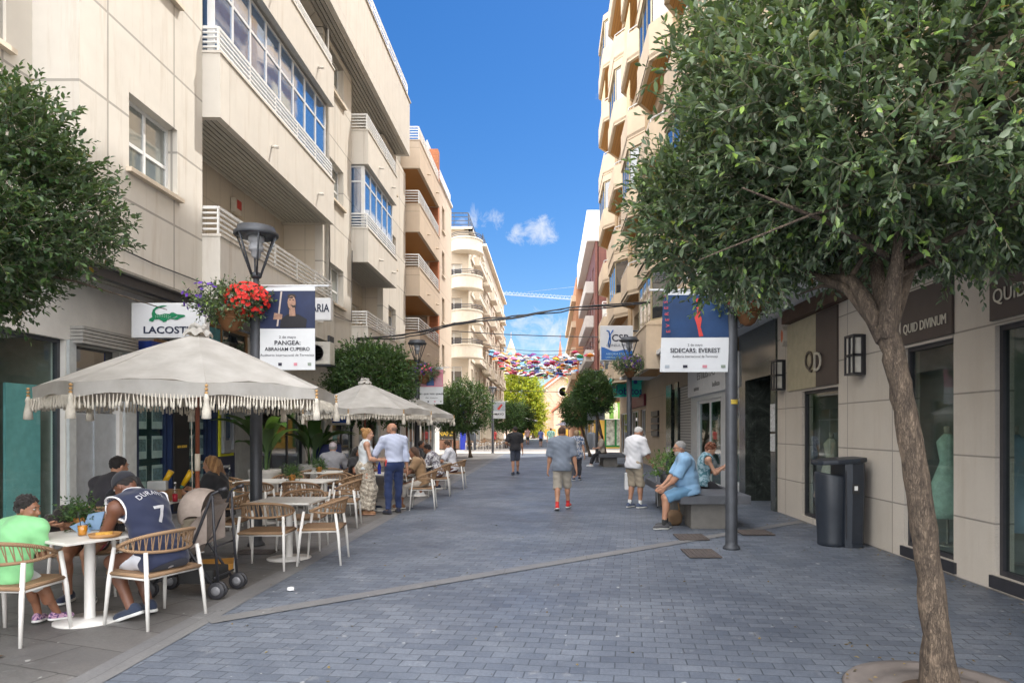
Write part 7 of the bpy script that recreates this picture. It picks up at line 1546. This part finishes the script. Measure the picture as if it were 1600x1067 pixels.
# --- standing couple
J = person('blond woman with a bun standing in a sleeveless white top and long patterned skirt', -3.56, 13.15, -H+.35, 1.69, 'light', True, hyaw=-8, hpitch=6, wr=((-.16, .30, 1.06), (.14, .32, 1.05)), top=dict(mat=c_('white_top', (.68, .72, .74)), sleeve=0, hem=.02), bot=dict(mat=c_('patterned_skirt', (.60, .54, .44), 'blotch', (.34, .29, .23), 26), kind='skirt', len=1.9), shoe=dict(mat=c_('tan_sandal', (.3, .16, .08)), sole=M('sole_cork', (.4, .22, .14), .7)), hair=dict(mat=hbl, style='bun', face=.05), curl=1.1)
t = thing('red_purse', 'small red purse held in front by the blond woman', 'purse', tuple(J['W'](J['wri'][1]))); mb = MB(); mb.box(J['W'](J['wri'][1]+V(-.08, .1, -.06)), (.09, .17, .13), .4); mb.build('body', M('purse_red', (.5, .03, .02), .5), t, .02); mb = MB(); mb.tube([J['W'](J['wri'][1]+V(-.14, .1, 0)), J['W'](J['wri'][1]+V(-.1, .1, .06)), J['W'](J['wri'][1]+V(-.02, .1, 0))], .006, 5); mb.build('handle', MC['purse_red'], t)
person('bald bearded man standing in a pale blue shirt and navy trousers', -3.02, 13.3, .55, 1.80, 'tan', lean=3, hyaw=52, hpitch=12, wr=((-.30, .26, 1.0), (.27, .0, .82)), an=((-.13, -.05, .085), (.13, .12, .085)), epole=((-.9, -.7, -.2), (.6, -.8, 0)), top=dict(mat=c_('pale_blue_shirt', (.50, .55, .70)), sleeve=1.9, hem=-.05, inf=.022), bot=dict(mat=c_('navy_trousers', (.018, .035, .11)), len=1.93, waist=.16), shoe=dict(mat=c_('suede_navy', (.02, .022, .045)), sole=M('sole_dark', (.03, .03, .03), .7)), hair=dict(mat=c_('stubble', (.2, .12, .085)), style='bald'), beard=c_('stubble_beard', (.16, .09, .06)))
# --- rear terrace
person('man in a grey shirt and pale cap seated with his back to the street tables', -4.85, 15.25, .1, 1.75, 'light', pel=(0, 0, .55), lean=8, hunch=.05, wr=((-.2, .4, .8), (.2, .4, .8)), an=((-.12, .4, .085), (.12, .42, .085)), top=dict(mat=c_('grey_shirt', (.26, .26, .28)), sleeve=.8), bot=dict(mat=MC['dark_jeans'], len=.8), shoe=dict(mat=navysh), hair=dict(mat=hgy, style='short', cap=c_('pale_cap', (.42, .36, .38))))
person('woman with long dark hair in a tan top seated on the terrace', -2.68, 14.2, H+.1, 1.64, 'brown', True, pel=(0, -.05, .55), lean=16, hunch=.04, hpitch=14, hyaw=10, wr=((-.14, .42, .8), (.2, .36, .78)), an=((-.1, .38, .085), (.1, .42, .085)), top=dict(mat=c_('tan_top', (.30, .19, .10)), sleeve=.6), bot=dict(mat=c_('cream_trousers', (.56, .52, .46)), len=1.5), shoe=dict(mat=MC['tan_sandal']), hair=dict(mat=hb, style='long', L=.34, face=.05))
person('dark-haired person in a patterned white shirt seated on the terrace', -2.78, 16.95, H, 1.68, 'brown', pel=(0, -.02, .55), lean=22, hunch=.06, hpitch=20, wr=((-.15, .44, .8), (.18, .4, .8)), an=((-.1, .38, .085), (.1, .42, .085)), top=dict(mat=c_('patterned_shirt', (.62, .62, .64), 'blotch', (.12, .11, .14), 18), sleeve=.9), bot=dict(mat=c_('brown_shorts', (.18, .09, .06)), len=.85), shoe=dict(mat=c_('white_trainers', (.6, .6, .6))), hair=dict(mat=hdk, style='curly', vol=.95))
person('man in a white T-shirt seated at the farthest terrace table', -2.68, 18.9, H, 1.76, 'tan', pel=(0, -.02, .55), lean=14, hunch=.04, hpitch=10, wr=((-.2, .48, .78), (.2, .44, .78)), an=((-.1, .4, .085), (.1, .42, .085)), top=dict(mat=c_('white_tee', (.66, .67, .72)), sleeve=.75), bot=dict(mat=c_('maroon_shorts', (.12, .03, .03)), len=.85), shoe=dict(mat=navysh), hair=dict(mat=hb, style='short'))
person('person in dark clothes seated across from the man in the white T-shirt', -3.62, 18.95, -H, 1.7, 'brown', pel=(0, -.02, .55), lean=8, wr=((-.2, .4, .8), (.2, .4, .8)), an=((-.1, .4, .085), (.1, .42, .085)), top=dict(mat=c_('black_tee', (.018, .018, .022)), sleeve=.75), bot=dict(mat=MC['dark_jeans'], len=1.8), shoe=dict(mat=navysh), hair=dict(mat=hdk, style='short'))
person('dark-haired person facing the camera behind the blue bottle', -4.0, 14.05, -H-.3, 1.62, 'brown', True, pel=(0, -.02, .55), lean=8, wr=((-.2, .4, .8), (.2, .4, .8)), an=((-.1, .4, .085), (.1, .42, .085)), top=dict(mat=MC['black_top'], sleeve=.5), bot=dict(mat=MC['dark_jeans'], len=1.8), shoe=dict(mat=navysh), hair=dict(mat=hdk, style='long', L=.3, face=.05))
# --- walkers
person('man in a black T-shirt and dark shorts walking away down the middle', -1.22, 24.6, .1, 1.76, 'tan', hyaw=35, wr=((-.2, .18, 1.05), (.27, .05, .82)), an=((-.08, -.12, .1), (.1, .22, .085)), epole=((-.8, -.8, -.4), (.5, -.8, 0)), top=dict(mat=MC['black_tee'], sleeve=.7), bot=dict(mat=c_('dark_shorts', (.06, .07, .10)), len=.95, inf=.024), shoe=dict(mat=navysh, sole=MC['sole_dark']), hair=dict(mat=hdk, style='short'))
person('man in a grey T-shirt, khaki shorts and red trainers walking away', .26, 13.9, -.05, 1.72, 'tan', belly=.03, hyaw=4, wr=((-.29, .06, .80), (.30, -.02, .80)), an=((-.09, -.16, .105), (.12, .24, .09)), fdir=((-.12, 1, -.25), (.2, 1, .05)), top=dict(mat=c_('slate_tee', (.17, .20, .25)), sleeve=.85, hem=.12, inf=.026), bot=dict(mat=c_('khaki_shorts', (.38, .34, .28)), len=1.08, inf=.03), shoe=dict(mat=c_('red_trainers', (.55, .02, .02)), sole=MC['sole_white'] if 'sole_white' in MC else whsole, sock=c_('red_sock', (.5, .03, .03))), hair=dict(mat=hb, style='short'))
person('woman in a blue and white patterned top walking behind the man in grey', .88, 21.8, 0, 1.64, 'light', True, wr=((-.25, .06, .8), (.25, .02, .8)), an=((-.09, -.1, .09), (.1, .18, .085)), top=dict(mat=c_('blue_print', (.5, .5, .52), 'blotch', (.04, .09, .2), 14), sleeve=.5, hem=.2, inf=.03), bot=dict(mat=c_('striped_trousers', (.05, .05, .06)), len=1.8), shoe=dict(mat=navysh), hair=dict(mat=clothmat('hair_fair', (.3, .2, .12)), style='bob'))
J = person('white-haired man in a white shirt standing with a cane and a white bag', 1.78, 14.3, -.95, 1.74, 'tan', belly=.02, lean=6, hunch=.05, hyaw=-22, hpitch=28, wr=((-.27, .05, .84), (.25, .28, .93)), an=((-.1, -.04, .085), (.12, .06, .085)), epole=((-.5, -.9, 0), (.6, -.9, -.1)), top=dict(mat=c_('white_polo', (.66, .66, .68)), sleeve=.85, hem=.1, inf=.024), bot=dict(mat=c_('sand_shorts', (.36, .30, .22)), len=1.05, inf=.03), shoe=dict(mat=c_('denim_trainers', (.06, .08, .14)), sole=whsole, sock=white_paint), hair=dict(mat=hwh, style='short'), glasses=True, curl=1.3)
t = thing('walking_cane', 'thin white walking cane in the hand of the white-haired man', 'cane', tuple(J['W'](V(.27, .36, 0)))); mb = MB(); mb.tube([J['W'](V(.29, .40, 0)), J['W'](V(.27, .36, .9)), J['W'](V(.26, .30, .945)), J['W'](V(.26, .25, .92))], .011, 7); mb.build('shaft', white_paint, t); mb = MB(); mb.tube([J['W'](V(.29, .40, 0)), J['W'](V(.289, .398, .03))], .015, 8); mb.build('rubber_tip', black_metal, t)
t = thing('carrier_bag', 'white carrier bag hanging from the hand of the white-haired man', 'bag', tuple(J['W'](V(-.3, .1, .4)))); mb = MB(); q_ = J['W'](V(-.30, .08, .55)); mb.box2(-.06, .06, -.14, .14, -.19, .16, 0, lambda a, b, c: (q_.x+a*(1-.4*(c+.19))+.01*sin(20*b), q_.y+b*(1-.3*(c+.19)), q_.z+c)); mb.build('body', M('bag_white', (.68, .68, .68), .6), t, .02); mb = MB(); mb.tube([q_+Vector((0, -.07, .15)), J['W'](J['wri'][0]+V(0, 0, -.09)), q_+Vector((0, .07, .15))], .006, 5); mb.build('handle', MC['bag_white'], t)
# --- bench
person('grey-bearded man in light blue sitting on the near end of the bench', 2.33, 11.3, H-.05, 1.76, 'tan', belly=.075, pel=(0, 0, .665), lean=13, hunch=.05, hyaw=2, hpitch=8, wr=((-.12, .42, .69), (.10, .44, .70)), an=((-.12, .44, .085), (.10, .38, .085)), epole=((-.7, -.6, -.3), (.7, -.6, -.3)), top=dict(mat=c_('sky_tee', (.24, .42, .62)), sleeve=.85, hem=.1, inf=.02), bot=dict(mat=c_('blue_shorts', (.13, .27, .42)), len=.92, inf=.024), shoe=dict(mat=c_('grey_shoe', (.06, .06, .065)), sole=M('sole_grey', (.4, .4, .38), .6), sock=c_('black_sock', (.02, .02, .02))), hair=dict(mat=hgy, style='short'), beard=clothmat('beard_grey', (.36, .33, .3)), glasses=True, curl=.8, hdir=((0, .7, -.7), (0, .7, -.7)))
J = person('auburn-haired woman in a teal print top looking at her phone on the bench', 2.84, 12.6, -H, 1.64, 'light', True, pel=(0, 0, .655), lean=8, hunch=.04, hpitch=34, hyaw=0, wr=((-.10, .34, .92), (.06, .36, .94)), an=((-.1, .46, .085), (.1, .40, .085)), top=dict(mat=c_('teal_print', (.05, .16, .2), 'blotch', (.25, .36, .42), 16), sleeve=0), bot=dict(mat=c_('black_trousers', (.016, .016, .02)), len=1.6), shoe=dict(mat=c_('rose_shoe', (.42, .2, .2)), sole=whsole), hair=dict(mat=hrd, style='curly', vol=1.15, face=.05), curl=1.0)
t = thing('phone', 'dark mobile phone held up by the woman on the bench', 'phone', tuple(J['W'](V(-.02, .44, .98)))); mb = MB(); mb.box(J['W'](V(-.02, .46, .99)), (.012, .075, .15), 0, 0, Matrix.Rotation(.8, 4, 'Y')); mb.build('body', black_metal, t, .004)
person('woman in a beige top sitting on the far bench behind the leaning tree', 2.3, 29.9, H+.1, 1.66, 'light', True, pel=(0, 0, .655), lean=2, wr=((-.1, .3, .8), (.1, .3, .8)), an=((-.1, .46, .085), (.1, .5, .085)), top=dict(mat=c_('beige_top', (.46, .40, .33)), sleeve=.8), bot=dict(mat=MC['black_trousers'], len=1.85), shoe=dict(mat=MC['white_trainers']), hair=dict(mat=hb, style='tail'))
# --- far pedestrians
FP = [(-.75, 62, .2, True, 'woman in a blue top and dark skirt walking far down the street', c_('far_blue', (.12, .16, .4)), dict(mat=MC['black_trousers'], len=.8)), (.12, 47.5, 0, False, 'man in a green and white shirt walking at the crossing', c_('far_green', (.35, .5, .45), 'blotch', (.08, .3, .22), 8), dict(mat=c_('far_beige', (.5, .45, .36)), len=1.8)),
      (-2.2, 70, pi, False, 'man in a pink shirt walking toward the camera far off on the left', c_('far_pink', (.6, .4, .4)), dict(mat=MC['dark_jeans'], len=.9)), (1.4, 66, .5, True, 'woman in a dark navy dress far off on the right', c_('far_navy', (.03, .04, .1)), dict(mat=c_('far_navy', (.03, .04, .1)), kind='skirt', len=1.1)),
      (.2, 84, 0, False, 'person in a white shirt far off before the square', c_('far_white', (.65, .65, .66)), dict(mat=MC['dark_jeans'], len=1.8)), (2.6, 62, pi, False, 'man in a yellow-green top at the lilac parasols', c_('far_lime', (.5, .55, .12)), dict(mat=MC['dark_jeans'], len=1.8)), (-4.6, 57, -.6, True, 'woman in a red top among the far terrace chairs', c_('far_red', (.45, .06, .06)), dict(mat=MC['dark_jeans'], len=1.8))]
for x, y, yw, fm, lab, tm, bt_ in FP:
    person(lab, x, y, yw, 1.63 if fm else 1.75, 'tan', fm, an=((-.09, -.12, .09), (.1, .16, .085)), top=dict(mat=tm, sleeve=.6, hem=.1), bot=bt_, shoe=dict(mat=navysh), hair=dict(mat=hb, style='bob' if fm else 'short'))
